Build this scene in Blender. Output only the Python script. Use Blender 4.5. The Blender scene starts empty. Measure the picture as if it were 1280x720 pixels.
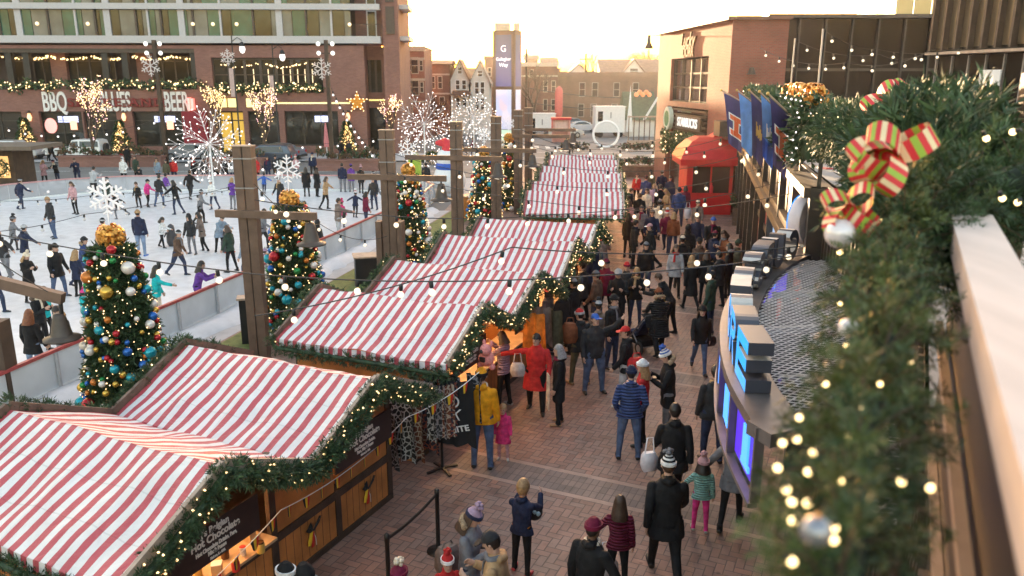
import bpy,bmesh,math,random
import numpy as np
from mathutils import Vector,Matrix,noise as mnoise
random.seed(7)
R=math.radians
scene=bpy.context.scene
COL=scene.collection
PI=math.pi
# ---------------------------------------------------------------- camera geometry (also used to read positions off the ground plan)
F_PX,PITCH,EYE=995.6,R(14.6),6.7
CP,SP=math.cos(PITCH),math.sin(PITCH)
def ray(x,y):
 u=(x-640)/F_PX
 v=(y-360)/F_PX
 return u,CP-v*SP,-(SP+v*CP)
def G(x,y,z=0.0):
 """point at height z seen in direction (x, y)"""
 X,Y,Z=ray(x,y)
 t=(z-EYE)/Z
 return Vector((X*t,Y*t,z))
def D(x,y,dist):
 """point at ground distance dist ahead"""
 X,Y,Z=ray(x,y)
 t=dist/Y
 return Vector((X*t,dist,EYE+Z*t))
# ---------------------------------------------------------------- materials
MATS={}
def new_mat(name):
 m=bpy.data.materials.new(name)
 m.use_nodes=True
 nt=m.node_tree
 b=nt.nodes['Principled BSDF']
 return m,nt,b
def mat(name,col,rough=0.6,metal=0.0,var=0.12,scale=6.0,bump=0.0,bscale=40.0,spec=None,sheen=0.0,coat=0.0,hue=0.0):
 """painted / woven / wooden surface with a little unevenness of colour and relief"""
 if name in MATS:
  return MATS[name]
 m,nt,b=new_mat(name)
 N,L=nt.nodes,nt.links
 b.inputs['Roughness'].default_value=rough
 b.inputs['Metallic'].default_value=metal
 if spec is not None:
  b.inputs['Specular IOR Level'].default_value=spec
 if sheen:
  b.inputs['Sheen Weight'].default_value=sheen
 if coat:
  b.inputs['Coat Weight'].default_value=coat
 c=(col[0],col[1],col[2],1)
 if var>0:
  tc=N.new('ShaderNodeTexCoord')
  nz=N.new('ShaderNodeTexNoise')
  nz.inputs['Scale'].default_value=scale
  nz.inputs['Detail'].default_value=5
  L.new(tc.outputs['Object'],nz.inputs['Vector'])
  rp=N.new('ShaderNodeValToRGB')
  rp.color_ramp.elements[0].position=0.3
  rp.color_ramp.elements[1].position=0.7
  rp.color_ramp.elements[0].color=(max(0,c[0]*(1-var)),max(0,c[1]*(1-var*1.05)),max(0,c[2]*(1-var*1.1)),1)
  rp.color_ramp.elements[1].color=(min(1,c[0]*(1+var)),min(1,c[1]*(1+var)),min(1,c[2]*(1+var)),1)
  L.new(nz.outputs['Fac'],rp.inputs['Fac'])
  L.new(rp.outputs['Color'],b.inputs['Base Color'])
  if bump>0:
   n2=N.new('ShaderNodeTexNoise')
   n2.inputs['Scale'].default_value=bscale
   n2.inputs['Detail'].default_value=4
   L.new(tc.outputs['Object'],n2.inputs['Vector'])
   bp=N.new('ShaderNodeBump')
   bp.inputs['Strength'].default_value=bump
   bp.inputs['Distance'].default_value=0.02
   L.new(n2.outputs['Fac'],bp.inputs['Height'])
   L.new(bp.outputs['Normal'],b.inputs['Normal'])
 else:
  b.inputs['Base Color'].default_value=c
 MATS[name]=m
 return m
EXPOSURE=3.6
def emit(name,col,strength,base=(0.8,0.8,0.8),var=0.0):
 if name in MATS:
  return MATS[name]
 m,nt,b=new_mat(name)
 b.inputs['Base Color'].default_value=(*base,1)
 b.inputs['Emission Color'].default_value=(*col,1)
 b.inputs['Emission Strength'].default_value=strength*2**-EXPOSURE
 MATS[name]=m
 return m
def brick_mat(name,c1,c2,mortar,bw=0.22,bh=0.075,axis='XZ',rough=0.85,msize=0.012,big=0.35):
 """running bond brick in object space, x along the wall and z up"""
 m,nt,b=new_mat(name)
 N,L=nt.nodes,nt.links
 tc=N.new('ShaderNodeTexCoord')
 sp=N.new('ShaderNodeSeparateXYZ')
 L.new(tc.outputs['Object'],sp.inputs[0])
 ad=N.new('ShaderNodeMath');ad.operation='ADD'
 L.new(sp.outputs['X'],ad.inputs[0]);L.new(sp.outputs['Y'],ad.inputs[1])
 cb=N.new('ShaderNodeCombineXYZ')
 L.new(ad.outputs[0],cb.inputs['X']);L.new(sp.outputs['Z'],cb.inputs['Y'])
 bt=N.new('ShaderNodeTexBrick')
 bt.inputs['Scale'].default_value=1.0
 bt.inputs['Brick Width'].default_value=bw
 bt.inputs['Row Height'].default_value=bh
 bt.inputs['Mortar Size'].default_value=msize
 bt.inputs['Color1'].default_value=(*c1,1)
 bt.inputs['Color2'].default_value=(*c2,1)
 bt.inputs['Mortar'].default_value=(*mortar,1)
 L.new(cb.outputs[0],bt.inputs['Vector'])
 nz=N.new('ShaderNodeTexNoise');nz.inputs['Scale'].default_value=0.7;nz.inputs['Detail'].default_value=6
 L.new(tc.outputs['Object'],nz.inputs['Vector'])
 mp=N.new('ShaderNodeMapRange');mp.inputs['From Min'].default_value=0.3;mp.inputs['From Max'].default_value=0.7
 mp.inputs['To Min'].default_value=1-big;mp.inputs['To Max'].default_value=1+big*0.6
 L.new(nz.outputs['Fac'],mp.inputs['Value'])
 mx=N.new('ShaderNodeVectorMath');mx.operation='SCALE'
 L.new(bt.outputs['Color'],mx.inputs[0]);L.new(mp.outputs[0],mx.inputs['Scale'])
 L.new(mx.outputs[0],b.inputs['Base Color'])
 b.inputs['Roughness'].default_value=rough
 MATS[name]=m
 return m
def stripe_mat(name,ca,cb_,period,duty=0.5,axis='X',rough=0.5,dirt=0.12,offset=0.0):
 """woven fabric in straight stripes with folds, crease shade put into the colour"""
 m,nt,b=new_mat(name)
 N,L=nt.nodes,nt.links
 tc=N.new('ShaderNodeTexCoord')
 sp=N.new('ShaderNodeSeparateXYZ');L.new(tc.outputs['Object'],sp.inputs[0])
 nz0=N.new('ShaderNodeTexNoise');nz0.inputs['Scale'].default_value=1.6;nz0.inputs['Detail'].default_value=3
 L.new(tc.outputs['Object'],nz0.inputs['Vector'])
 wob=N.new('ShaderNodeMath');wob.operation='MULTIPLY_ADD';wob.inputs[1].default_value=period*0.35
 L.new(nz0.outputs['Fac'],wob.inputs[0]);L.new(sp.outputs[axis],wob.inputs[2])
 dv=N.new('ShaderNodeMath');dv.operation='DIVIDE';dv.inputs[1].default_value=period
 L.new(wob.outputs[0],dv.inputs[0])
 of=N.new('ShaderNodeMath');of.operation='ADD';of.inputs[1].default_value=offset+100
 L.new(dv.outputs[0],of.inputs[0])
 fr=N.new('ShaderNodeMath');fr.operation='FRACT';L.new(of.outputs[0],fr.inputs[0])
 gt=N.new('ShaderNodeMath');gt.operation='GREATER_THAN';gt.inputs[1].default_value=duty
 L.new(fr.outputs[0],gt.inputs[0])
 mx=N.new('ShaderNodeMixRGB');mx.inputs[1].default_value=(*ca,1);mx.inputs[2].default_value=(*cb_,1)
 L.new(gt.outputs[0],mx.inputs[0])
 nz=N.new('ShaderNodeTexNoise');nz.inputs['Scale'].default_value=2.4;nz.inputs['Detail'].default_value=8;nz.inputs['Roughness'].default_value=0.65
 L.new(tc.outputs['Object'],nz.inputs['Vector'])
 mp=N.new('ShaderNodeMapRange');mp.inputs['From Min'].default_value=0.25;mp.inputs['From Max'].default_value=0.75
 mp.inputs['To Min'].default_value=1-dirt;mp.inputs['To Max'].default_value=1+dirt*0.5
 L.new(nz.outputs['Fac'],mp.inputs['Value'])
 sc=N.new('ShaderNodeVectorMath');sc.operation='SCALE'
 mlt=None
 for ax_,per_ in(('Y',0.47),('X',0.905)):  # fold creases: their shade painted as darker lines in the colour
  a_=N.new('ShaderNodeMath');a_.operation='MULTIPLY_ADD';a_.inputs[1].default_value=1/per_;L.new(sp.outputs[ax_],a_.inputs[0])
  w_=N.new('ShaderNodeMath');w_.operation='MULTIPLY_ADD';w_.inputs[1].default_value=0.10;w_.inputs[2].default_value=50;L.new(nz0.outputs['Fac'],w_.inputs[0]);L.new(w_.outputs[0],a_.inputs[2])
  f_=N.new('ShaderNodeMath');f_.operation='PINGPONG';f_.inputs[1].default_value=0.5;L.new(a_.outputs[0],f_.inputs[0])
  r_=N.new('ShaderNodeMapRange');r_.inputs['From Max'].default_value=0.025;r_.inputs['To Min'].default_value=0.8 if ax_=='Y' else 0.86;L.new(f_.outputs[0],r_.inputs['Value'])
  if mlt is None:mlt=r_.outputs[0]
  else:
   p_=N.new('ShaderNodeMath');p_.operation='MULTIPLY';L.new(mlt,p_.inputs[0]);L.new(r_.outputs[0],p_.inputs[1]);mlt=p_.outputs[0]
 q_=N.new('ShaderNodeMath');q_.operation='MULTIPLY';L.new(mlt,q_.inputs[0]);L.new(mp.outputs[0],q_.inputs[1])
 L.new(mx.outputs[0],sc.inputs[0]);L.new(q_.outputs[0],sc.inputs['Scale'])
 L.new(sc.outputs[0],b.inputs['Base Color'])
 n2=N.new('ShaderNodeTexNoise');n2.inputs['Scale'].default_value=2.2;n2.inputs['Detail'].default_value=9;n2.inputs['Distortion'].default_value=2.2;n2.inputs['Roughness'].default_value=0.6
 L.new(tc.outputs['Object'],n2.inputs['Vector'])
 bp=N.new('ShaderNodeBump');bp.inputs['Strength'].default_value=0.8;bp.inputs['Distance'].default_value=0.06
 L.new(n2.outputs['Fac'],bp.inputs['Height']);L.new(bp.outputs['Normal'],b.inputs['Normal'])
 b.inputs['Roughness'].default_value=rough
 MATS[name]=m
 return m
def glass_mat(name,col,rough=0.06,var=0.35,scale=0.5,metal=0.0,ior=1.6):
 """window seen from outside: a dark room behind glossy glass"""
 m,nt,b=new_mat(name)
 N,L=nt.nodes,nt.links
 tc=N.new('ShaderNodeTexCoord')
 nz=N.new('ShaderNodeTexNoise');nz.inputs['Scale'].default_value=scale;nz.inputs['Detail'].default_value=3
 L.new(tc.outputs['Object'],nz.inputs['Vector'])
 rp=N.new('ShaderNodeValToRGB')
 rp.color_ramp.elements[0].position=0.35;rp.color_ramp.elements[1].position=0.65
 rp.color_ramp.elements[0].color=(*[c*(1-var)for c in col],1)
 rp.color_ramp.elements[1].color=(*[c*(1+var)for c in col],1)
 L.new(nz.outputs['Fac'],rp.inputs['Fac']);L.new(rp.outputs[0],b.inputs['Base Color'])
 b.inputs['Roughness'].default_value=rough
 b.inputs['Metallic'].default_value=metal
 b.inputs['IOR'].default_value=ior
 MATS[name]=m
 return m
# ---------------------------------------------------------------- mesh builder
class MB:
 def __init__(self):
  self.v,self.f,self.mi,self.sm=[],[],[],[]
 def add(self,verts,faces,mi=0,smooth=False):
  n=len(self.v)
  self.v.extend([tuple(p)for p in verts])
  for f in faces:
   self.f.append(tuple(n+i for i in f));self.mi.append(mi);self.sm.append(smooth)
  return self
 def box(self,c,s,rz=0.0,mi=0,rx=0.0,ry=0.0):
  hx,hy,hz=s[0]/2,s[1]/2,s[2]/2
  M=Matrix.Rotation(rz,3,'Z')@Matrix.Rotation(ry,3,'Y')@Matrix.Rotation(rx,3,'X')
  P=[Vector(c)+M@Vector((a*hx,b_*hy,d*hz))for a in(-1,1)for b_ in(-1,1)for d in(-1,1)]
  return self.add(P,[(0,1,3,2),(4,6,7,5),(0,4,5,1),(2,3,7,6),(0,2,6,4),(1,5,7,3)],mi)
 def box2(self,lo,hi,mi=0):
  return self.box([(a+b_)/2 for a,b_ in zip(lo,hi)],[abs(b_-a)for a,b_ in zip(lo,hi)],0,mi)
 def bar(self,a,b_,w,h=None,mi=0,up=(0,0,1)):
  """square section bar between two points"""
  a,b_=Vector(a),Vector(b_)
  h=h or w
  d=(b_-a)
  if d.length<1e-6:
   return self
  d.normalize()
  u=Vector(up)
  if abs(d.dot(u))>0.98:
   u=Vector((1,0,0))
  s=d.cross(u).normalized()*(w/2)
  t=s.cross(d).normalized()*(h/2)
  P=[a-s-t,a+s-t,a+s+t,a-s+t,b_-s-t,b_+s-t,b_+s+t,b_-s+t]
  return self.add(P,[(3,2,1,0),(4,5,6,7),(0,1,5,4),(1,2,6,5),(2,3,7,6),(3,0,4,7)],mi)
 def tube(self,pts,r,n=8,mi=0,caps=True,smooth=True,flat=1.0,side=None):
  pts=[Vector(p)for p in pts]
  rs=r if isinstance(r,(list,tuple))else[r]*len(pts)
  rings=[]
  prev=None
  for i,p in enumerate(pts):
   d=(pts[min(i+1,len(pts)-1)]-pts[max(i-1,0)])
   if d.length<1e-9:
    d=Vector((0,0,1))
   d.normalize()
   if prev is None:
    u=Vector(side)if side else(Vector((1,0,0))if abs(d.x)<0.9 else Vector((0,1,0)))
   else:
    u=prev
   u=(u-d*u.dot(d))
   if u.length<1e-6:
    u=d.orthogonal()
   u.normalize();prev=u
   w=d.cross(u)
   rings.append([p+u*(rs[i]*math.cos(2*PI*k/n))+w*(rs[i]*flat*math.sin(2*PI*k/n))for k in range(n)])
  return self.rings(rings,mi,caps,smooth)
 def rings(self,rings,mi=0,caps=True,smooth=True,closed=True):
  n=len(rings[0])
  V=[p for r in rings for p in r]
  Fc=[]
  for i in range(len(rings)-1):
   for k in range(n if closed else n-1):
    k2=(k+1)%n
    Fc.append((i*n+k,i*n+k2,(i+1)*n+k2,(i+1)*n+k))
  self.add(V,Fc,mi,smooth)
  if caps:
   self.add(rings[0],[tuple(reversed(range(n)))],mi)
   self.add(rings[-1],[tuple(range(n))],mi)
  return self
 def lathe(self,prof,c=(0,0,0),n=12,mi=0,caps=True,smooth=True,sx=1,sy=1):
  c=Vector(c)
  return self.rings([[c+Vector((r*sx*math.cos(2*PI*k/n),r*sy*math.sin(2*PI*k/n),z))for k in range(n)]for r,z in prof],mi,caps,smooth)
 def ball(self,c,r,n=10,m=7,mi=0,s=(1,1,1)):
  c=Vector(c)
  rings=[]
  for j in range(1,m):
   a=PI*j/m
   rings.append([c+Vector((r*s[0]*math.sin(a)*math.cos(2*PI*k/n),r*s[1]*math.sin(a)*math.sin(2*PI*k/n),-r*s[2]*math.cos(a)))for k in range(n)])
  V=[c+Vector((0,0,-r*s[2]))]+[p for q in rings for p in q]+[c+Vector((0,0,r*s[2]))]
  Fc=[]
  for k in range(n):
   Fc.append((0,1+(k+1)%n,1+k))
  for j in range(m-2):
   for k in range(n):
    k2=(k+1)%n
    Fc.append((1+j*n+k,1+j*n+k2,1+(j+1)*n+k2,1+(j+1)*n+k))
  last=len(V)-1
  for k in range(n):
   Fc.append((1+(m-2)*n+k,1+(m-2)*n+(k+1)%n,last))
  return self.add(V,Fc,mi,True)
 def octa(self,c,r,mi=0):
  c=Vector(c)
  P=[c+Vector(q)*r for q in((1,0,0),(-1,0,0),(0,1,0),(0,-1,0),(0,0,1),(0,0,-1))]
  return self.add(P,[(0,2,4),(2,1,4),(1,3,4),(3,0,4),(2,0,5),(1,2,5),(3,1,5),(0,3,5)],mi)
 def prism(self,poly,lo,hi,mi=0,axis='Z'):
  """extrude a flat polygon; axis Z: poly in xy; axis Y: poly in xz (extruded along y); axis X: poly in yz"""
  def P(a,b_,t):
   return{'Z':(a,b_,t),'Y':(a,t,b_),'X':(t,a,b_)}[axis]
  n=len(poly)
  V=[P(a,b_,lo)for a,b_ in poly]+[P(a,b_,hi)for a,b_ in poly]
  Fc=[tuple(reversed(range(n))),tuple(range(n,2*n))]+[(i,(i+1)%n,n+(i+1)%n,n+i)for i in range(n)]
  return self.add(V,Fc,mi)
 def quad(self,a,b_,c,d,mi=0):
  return self.add([a,b_,c,d],[(0,1,2,3)],mi)
 def build(self,name,mats,parent=None,loc=None,rz=None):
  me=bpy.data.meshes.new(name)
  me.from_pydata(self.v,[],self.f)
  for m_ in(mats if isinstance(mats,(list,tuple))else[mats]):
   me.materials.append(m_)
  if self.mi and max(self.mi)>0:
   me.polygons.foreach_set('material_index',self.mi)
  me.polygons.foreach_set('use_smooth',self.sm)
  me.update()
  o=bpy.data.objects.new(name,me)
  COL.objects.link(o)
  if parent is not None:
   o.parent=parent
  if loc is not None:
   o.location=loc
  if rz is not None:
   o.rotation_euler=(0,0,rz)
  return o
def tag(o,label=None,cat=None,group=None,kind=None):
 if label:o['label']=label
 if cat:o['category']=cat
 if group:o['group']=group
 if kind:o['kind']=kind
 return o
def thing(name,label,cat,loc=(0,0,0),rz=0.0,group=None):
 o=bpy.data.objects.new(name,None)
 o.empty_display_size=0.2
 COL.objects.link(o)
 o.location=loc
 o.rotation_euler=(0,0,rz)
 return tag(o,label,cat,group)
def fix_normals(o):
 bm=bmesh.new();bm.from_mesh(o.data)
 bmesh.ops.recalc_face_normals(bm,faces=bm.faces)
 bm.to_mesh(o.data);bm.free()
 return o
def copy_tree(o,parent=None):
 c=o.copy();COL.objects.link(c)
 c.parent=parent
 for ch in o.children:
  copy_tree(ch,c)
 return c
def shared(name,me,parent,loc=(0,0,0),rot=None,scale=None,m=None):
 o=bpy.data.objects.new(name,me)
 COL.objects.link(o)
 o.parent=parent
 o.location=loc
 if rot:o.rotation_euler=rot
 if scale is not None:
  o.scale=scale if isinstance(scale,(tuple,list))else(scale,)*3
 if m is not None:
  o.material_slots[0].link='OBJECT'
  o.material_slots[0].material=m
 return o
def mesh_of(mb,name,mats):
 o=mb.build(name,mats)
 me=o.data
 bpy.data.objects.remove(o)
 return me
def text(body,size,m,parent,loc,rot,name='lettering',depth=0.012,ax='CENTER',bold=0.0,sx=1.0,shear=0.0,spacing=1.0):
 cu=bpy.data.curves.new(name,'FONT')
 cu.body=body
 cu.size=size
 cu.align_x=ax
 cu.align_y='CENTER'
 cu.extrude=depth
 cu.offset=bold
 cu.shear=shear
 cu.space_character=spacing
 cu.materials.append(m)
 t_=bpy.data.objects.new(name,cu)
 COL.objects.link(t_)
 me=bpy.data.meshes.new_from_object(t_)
 bpy.data.objects.remove(t_)
 me.materials.clear();me.materials.append(m)
 o=bpy.data.objects.new(name,me)
 COL.objects.link(o)
 o.parent=parent
 o.location=loc
 o.rotation_euler=rot
 o.scale=(sx,1,1)
 return o
WOOD_DARK=mat('dark_stained_timber',(0.06,0.036,0.024),0.6,var=0.35,scale=3,bump=0.3,bscale=25)
POST_WOOD=mat('brown_post_timber',(0.14,0.085,0.06),0.55,var=0.25,scale=4,bump=0.25)
WOOD_ORANGE=mat('orange_pine_board',(0.50,0.19,0.05),0.5,var=0.25,scale=3,bump=0.15)
WOOD_PALE=mat('pale_trim_board',(0.42,0.31,0.24),0.6,var=0.2,scale=5)
BLACK=mat('black_metal',(0.015,0.015,0.016),0.45,var=0.1)
BRONZE=mat('dark_bronze_metal',(0.07,0.05,0.04),0.45,var=0.2)
GREY_METAL=mat('grey_metal',(0.32,0.32,0.34),0.4,metal=0.6,var=0.1)
WHITE_PAINT=mat('white_paint',(0.78,0.78,0.78),0.5,var=0.05)
CONCRETE=mat('pale_concrete',(0.42,0.41,0.42),0.8,var=0.12,scale=2)
RED_FABRIC=mat('red_awning_fabric',(0.58,0.008,0.015),0.6,var=0.12,scale=3,bump=0.2,bscale=8)
NEEDLE=mat('fir_needles',(0.035,0.07,0.03),0.6,var=0.5,scale=9)
NEEDLE2=mat('light_fir_needles',(0.06,0.105,0.04),0.6,var=0.5,scale=9)
NEEDLE_BLUE=mat('blue_green_fir_needles',(0.035,0.075,0.05),0.6,var=0.45,scale=7)
WARM_BULB=emit('warm_fairy_bulb',(1.0,0.62,0.24),3.4)
WARM_BULB2=emit('amber_fairy_bulb',(1.0,0.56,0.16),2.6)
WHITE_BULB=emit('white_fairy_bulb',(1.0,0.88,0.82),2.2)
FESTOON_BULB=emit('festoon_globe',(1.0,0.78,0.48),1.0)
for _s,_v in(('Alpha',0.72),('Roughness',0.08)):
 FESTOON_BULB.node_tree.nodes['Principled BSDF'].inputs[_s].default_value=_v
BULB_CLEAR=mat('unlit_globe',(0.62,0.6,0.6),0.12,var=0.05)
# ---------------------------------------------------------------- greenery helpers
def sprig(mb,p,d,ln,n,rnd,w=0.07,mi=0,spread=0.75):
 """a twig with a fan of needles"""
 p=Vector(p);d=Vector(d)
 d.normalize()
 a=d.orthogonal().normalized();b_=d.cross(a)
 for k in range(n):
  t=0.15+0.75*k/max(1,n-1)
  th=rnd.uniform(0,2*PI)
  q=(a*math.cos(th)+b_*math.sin(th))
  nd=(d*rnd.uniform(0.45,1.0)+q*spread*rnd.uniform(0.5,1.1)).normalized()
  s=nd.orthogonal().normalized()
  s=(s*math.cos(th)+nd.cross(s)*math.sin(th))*(ln*w)
  o=p+d*ln*t*0.6
  L_=ln*rnd.uniform(0.4,0.75)
  m_=o+nd*L_*0.5
  mb.add([o,m_+s,o+nd*L_,m_-s],[(0,1,2,3)],mi)
def path_points(path,step):
 out=[]
 for a,b_ in zip(path[:-1],path[1:]):
  a,b_=Vector(a),Vector(b_)
  L_=(b_-a).length
  n=max(1,int(L_/step))
  for i in range(n):
   out.append((a.lerp(b_,i/n),(b_-a).normalized()))
 out.append((Vector(path[-1]),(Vector(path[-1])-Vector(path[-2])).normalized()))
 return out
def swag(a,b_,sag,n=8):
 a,b_=Vector(a),Vector(b_)
 return[a.lerp(b_,i/n)-Vector((0,0,sag*4*(i/n)*(1-i/n)))for i in range(n+1)]
def boughs(name,label,path,r,n,ln,seed,group,mats,taper=(1,1),per=16,w=0.04):
 """a loose fir garland built of separate drooping boughs round a core"""
 rnd=random.Random(seed);root=thing(name,label,'garland',path[0],0,group);o0=Vector(path[0])
 mb=MB();pp=path_points(path,0.03)
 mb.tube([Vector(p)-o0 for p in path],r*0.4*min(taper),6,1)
 for i in range(n):
  k=min(len(pp)-1,int(len(pp)*(i+rnd.random())/n));c,d=pp[k];tp=taper[0]+(taper[1]-taper[0])*k/len(pp)
  a=d.orthogonal().normalized();th=rnd.uniform(0,2*PI)
  q=(a*math.cos(th)+d.cross(a)*math.sin(th)+d*rnd.uniform(-0.9,0.9)).normalized()
  L_=r*tp*rnd.uniform(0.75,1.5)
  tone=rnd.choice((0,0,2,3))
  s0=c-o0+q*r*tp*0.12;s1=s0+q*L_*0.6+Vector((0,0,-0.05*L_));s2=s0+q*L_+Vector((0,0,-0.22*L_))
  mb.tube([s0,s1,s2],[0.0028,0.0022,0.0014],4,4,caps=False)
  for j in range(per):
   t=(j+0.5)/per;p=s0.lerp(s1,t*2)if t<0.5 else s1.lerp(s2,t*2-1)
   sd=q.orthogonal().normalized();f=rnd.uniform(0,2*PI);e=sd*math.cos(f)+q.cross(sd)*math.sin(f)
   sprig(mb,p,(q*0.7+e*0.8).normalized(),ln*rnd.uniform(0.7,1.2),7,rnd,w,tone if rnd.random()<0.8 else 2)
 mb.build('foliage',mats,root)
 return root
def garland(name,label,path,r,density=60,ln=0.12,nn=6,seed=1,lights=0.0,group=None,cat='garland',lr=0.016,mats=None,bulb=None,parent=None,w=0.09,core=True,taper=(1,1)):
 """a rope of fir twigs laid along a path, with fairy lights per metre"""
 rnd=random.Random(seed)
 root=parent or thing(name,label,cat,path[0],0,group)
 o0=Vector((0,0,0))if parent else Vector(path[0])
 mb=MB()
 pp=path_points(path,0.06)
 total=sum((Vector(b_)-Vector(a)).length for a,b_ in zip(path[:-1],path[1:]))
 if core:
  cpts=[Vector(p)-o0 for p in path]
  mb.tube(cpts,r*0.45*min(taper),6,1)
 lump=[rnd.uniform(0.7,1.25)*(taper[0]+(taper[1]-taper[0])*i_/len(pp))for i_ in range(len(pp)+2)]
 for _ in range(int(total*density)):
  i=rnd.randrange(len(pp))
  c,d=pp[i]
  a=d.orthogonal().normalized();b_=d.cross(a)
  th=rnd.uniform(0,2*PI)
  q=a*math.cos(th)+b_*math.sin(th)
  rr=r*rnd.uniform(0.25,0.85)*lump[i]
  p=c+q*rr+d*rnd.uniform(-0.05,0.05)-o0
  sprig(mb,p,q+d*rnd.uniform(-0.8,0.8)+Vector((0,0,rnd.uniform(-0.3,0.3))),ln*rnd.uniform(0.7,1.3),nn,rnd,w,0 if rnd.random()<0.6 else 2)
 ms=mats or[NEEDLE,NEEDLE,NEEDLE2]
 mb.build('foliage',ms,root)
 if lights:
  lb=MB()
  for _ in range(int(total*lights)):
   c,d=pp[rnd.randrange(len(pp))]
   a=d.orthogonal().normalized();b_=d.cross(a)
   th=rnd.uniform(0,2*PI)
   p=c+(a*math.cos(th)+b_*math.sin(th))*r*rnd.uniform(0.9,1.15)-o0
   lb.octa(p,lr*rnd.uniform(0.8,1.2))
  tag(lb.build('fairy_lights',bulb or WARM_BULB,root),kind='stuff')
 return root
# ---------------------------------------------------------------- ground
def paving():
 m,nt,b=new_mat('herringbone_paving')
 N,L=nt.nodes,nt.links
 def M(op,a,b_=None,c=None):
  n=N.new('ShaderNodeMath');n.operation=op
  for i,q in enumerate((a,b_,c)):
   if q is None:continue
   if isinstance(q,(int,float)):n.inputs[i].default_value=q
   else:L.new(q,n.inputs[i])
  return n.outputs[0]
 tc=N.new('ShaderNodeTexCoord')
 mp=N.new('ShaderNodeMapping');mp.inputs['Rotation'].default_value=(0,0,R(24.5))
 L.new(tc.outputs['Object'],mp.inputs['Vector'])
 sp=N.new('ShaderNodeSeparateXYZ');L.new(mp.outputs[0],sp.inputs[0])
 gx,gy=sp.outputs['X'],sp.outputs['Y']
# --- herringbone
 mp2=N.new('ShaderNodeMapping');mp2.inputs['Rotation'].default_value=(0,0,R(0))
 L.new(mp.outputs[0],mp2.inputs['Vector'])
 s2=N.new('ShaderNodeSeparateXYZ');L.new(mp2.outputs[0],s2.inputs[0])
 W=0.125
 x=M('ADD',M('DIVIDE',s2.outputs['X'],W),4000.0);y=M('ADD',M('DIVIDE',s2.outputs['Y'],W),4000.0)
 ix,iy=M('FLOOR',x),M('FLOOR',y)
 fx,fy=M('FRACT',x),M('FRACT',y)
 k=M('FLOORED_MODULO',M('SUBTRACT',ix,iy),4.0)
 is0=M('COMPARE',k,0.0,0.1);is1=M('COMPARE',k,1.0,0.1);is2=M('COMPARE',k,2.0,0.1);is3=M('COMPARE',k,3.0,0.1)
 dl=M('ADD',fx,is1);dr=M('ADD',M('SUBTRACT',1.0,fx),is0)
 db=M('ADD',fy,is2);dt=M('ADD',M('SUBTRACT',1.0,fy),is3)
 dist=M('MINIMUM',M('MINIMUM',dl,dr),M('MINIMUM',db,dt))
 idx=M('SUBTRACT',ix,is1);idy=M('SUBTRACT',iy,is2)
 cid=N.new('ShaderNodeCombineXYZ');L.new(idx,cid.inputs['X']);L.new(idy,cid.inputs['Y'])
 wn=N.new('ShaderNodeTexWhiteNoise');wn.noise_dimensions='3D';L.new(cid.outputs[0],wn.inputs['Vector'])
# --- bands
 A0,PER,BW=11.26,5.75,0.86
 t=M('FLOORED_MODULO',M('SUBTRACT',gy,A0),PER)
 inband=M('LESS_THAN',t,BW)
 bord=M('MAXIMUM',M('LESS_THAN',t,0.11),M('MULTIPLY',inband,M('GREATER_THAN',t,BW-0.11)))
 bx=M('DIVIDE',gx,0.115);bix=M('FLOOR',bx);bfx=M('FRACT',bx)
 by=M('DIVIDE',M('SUBTRACT',t,0.11),0.215);biy=M('FLOOR',by);bfy=M('FRACT',by)
 bd=M('MINIMUM',M('MINIMUM',bfx,M('SUBTRACT',1.0,bfx)),M('MULTIPLY',M('MINIMUM',bfy,M('SUBTRACT',1.0,bfy)),1.9))
 cid2=N.new('ShaderNodeCombineXYZ');L.new(bix,cid2.inputs['X']);L.new(biy,cid2.inputs['Y']);cid2.inputs['Z'].default_value=7
 wn2=N.new('ShaderNodeTexWhiteNoise');wn2.noise_dimensions='3D';L.new(cid2.outputs[0],wn2.inputs['Vector'])
 def mix(f,a,b_):
  n=N.new('ShaderNodeMixRGB')
  L.new(f,n.inputs[0])
  for i,q in((1,a),(2,b_)):
   if isinstance(q,tuple):n.inputs[i].default_value=(*q,1)
   else:L.new(q,n.inputs[i])
  return n.outputs[0]
 def ramp(v,stops):
  n=N.new('ShaderNodeValToRGB');L.new(v,n.inputs[0])
  e=n.color_ramp.elements
  while len(e)<len(stops):e.new(0.5)
  for i,(p,c)in enumerate(stops):
   e[i].position=p;e[i].color=(*c,1)
  return n.outputs[0]
 c1=ramp(wn.outputs['Value'],[(0.0,(0.265,0.145,0.11)),(0.4,(0.335,0.19,0.145)),(0.75,(0.31,0.20,0.16)),(1.0,(0.41,0.21,0.15))])
 c2=ramp(wn2.outputs['Value'],[(0.0,(0.20,0.145,0.125)),(0.5,(0.25,0.18,0.155)),(1.0,(0.29,0.205,0.17))])
 dsel=mix(inband,dist,bd)
 csel=mix(bord,mix(inband,c1,c2),(0.46,0.30,0.235))
 joint=N.new('ShaderNodeMapRange');joint.inputs['From Min'].default_value=0.02;joint.inputs['From Max'].default_value=0.075
 L.new(dsel,joint.inputs['Value'])
 jf=M('MAXIMUM',joint.outputs[0],bord)
 col=mix(jf,(0.11,0.08,0.07),csel)
 nz=N.new('ShaderNodeTexNoise');nz.inputs['Scale'].default_value=0.55;nz.inputs['Detail'].default_value=7;nz.inputs['Roughness'].default_value=0.62
 L.new(tc.outputs['Object'],nz.inputs['Vector'])
 mr=N.new('ShaderNodeMapRange');mr.inputs['From Min'].default_value=0.3;mr.inputs['From Max'].default_value=0.7;mr.inputs['To Min'].default_value=0.6;mr.inputs['To Max'].default_value=1.18
 L.new(nz.outputs['Fac'],mr.inputs['Value'])
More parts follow.
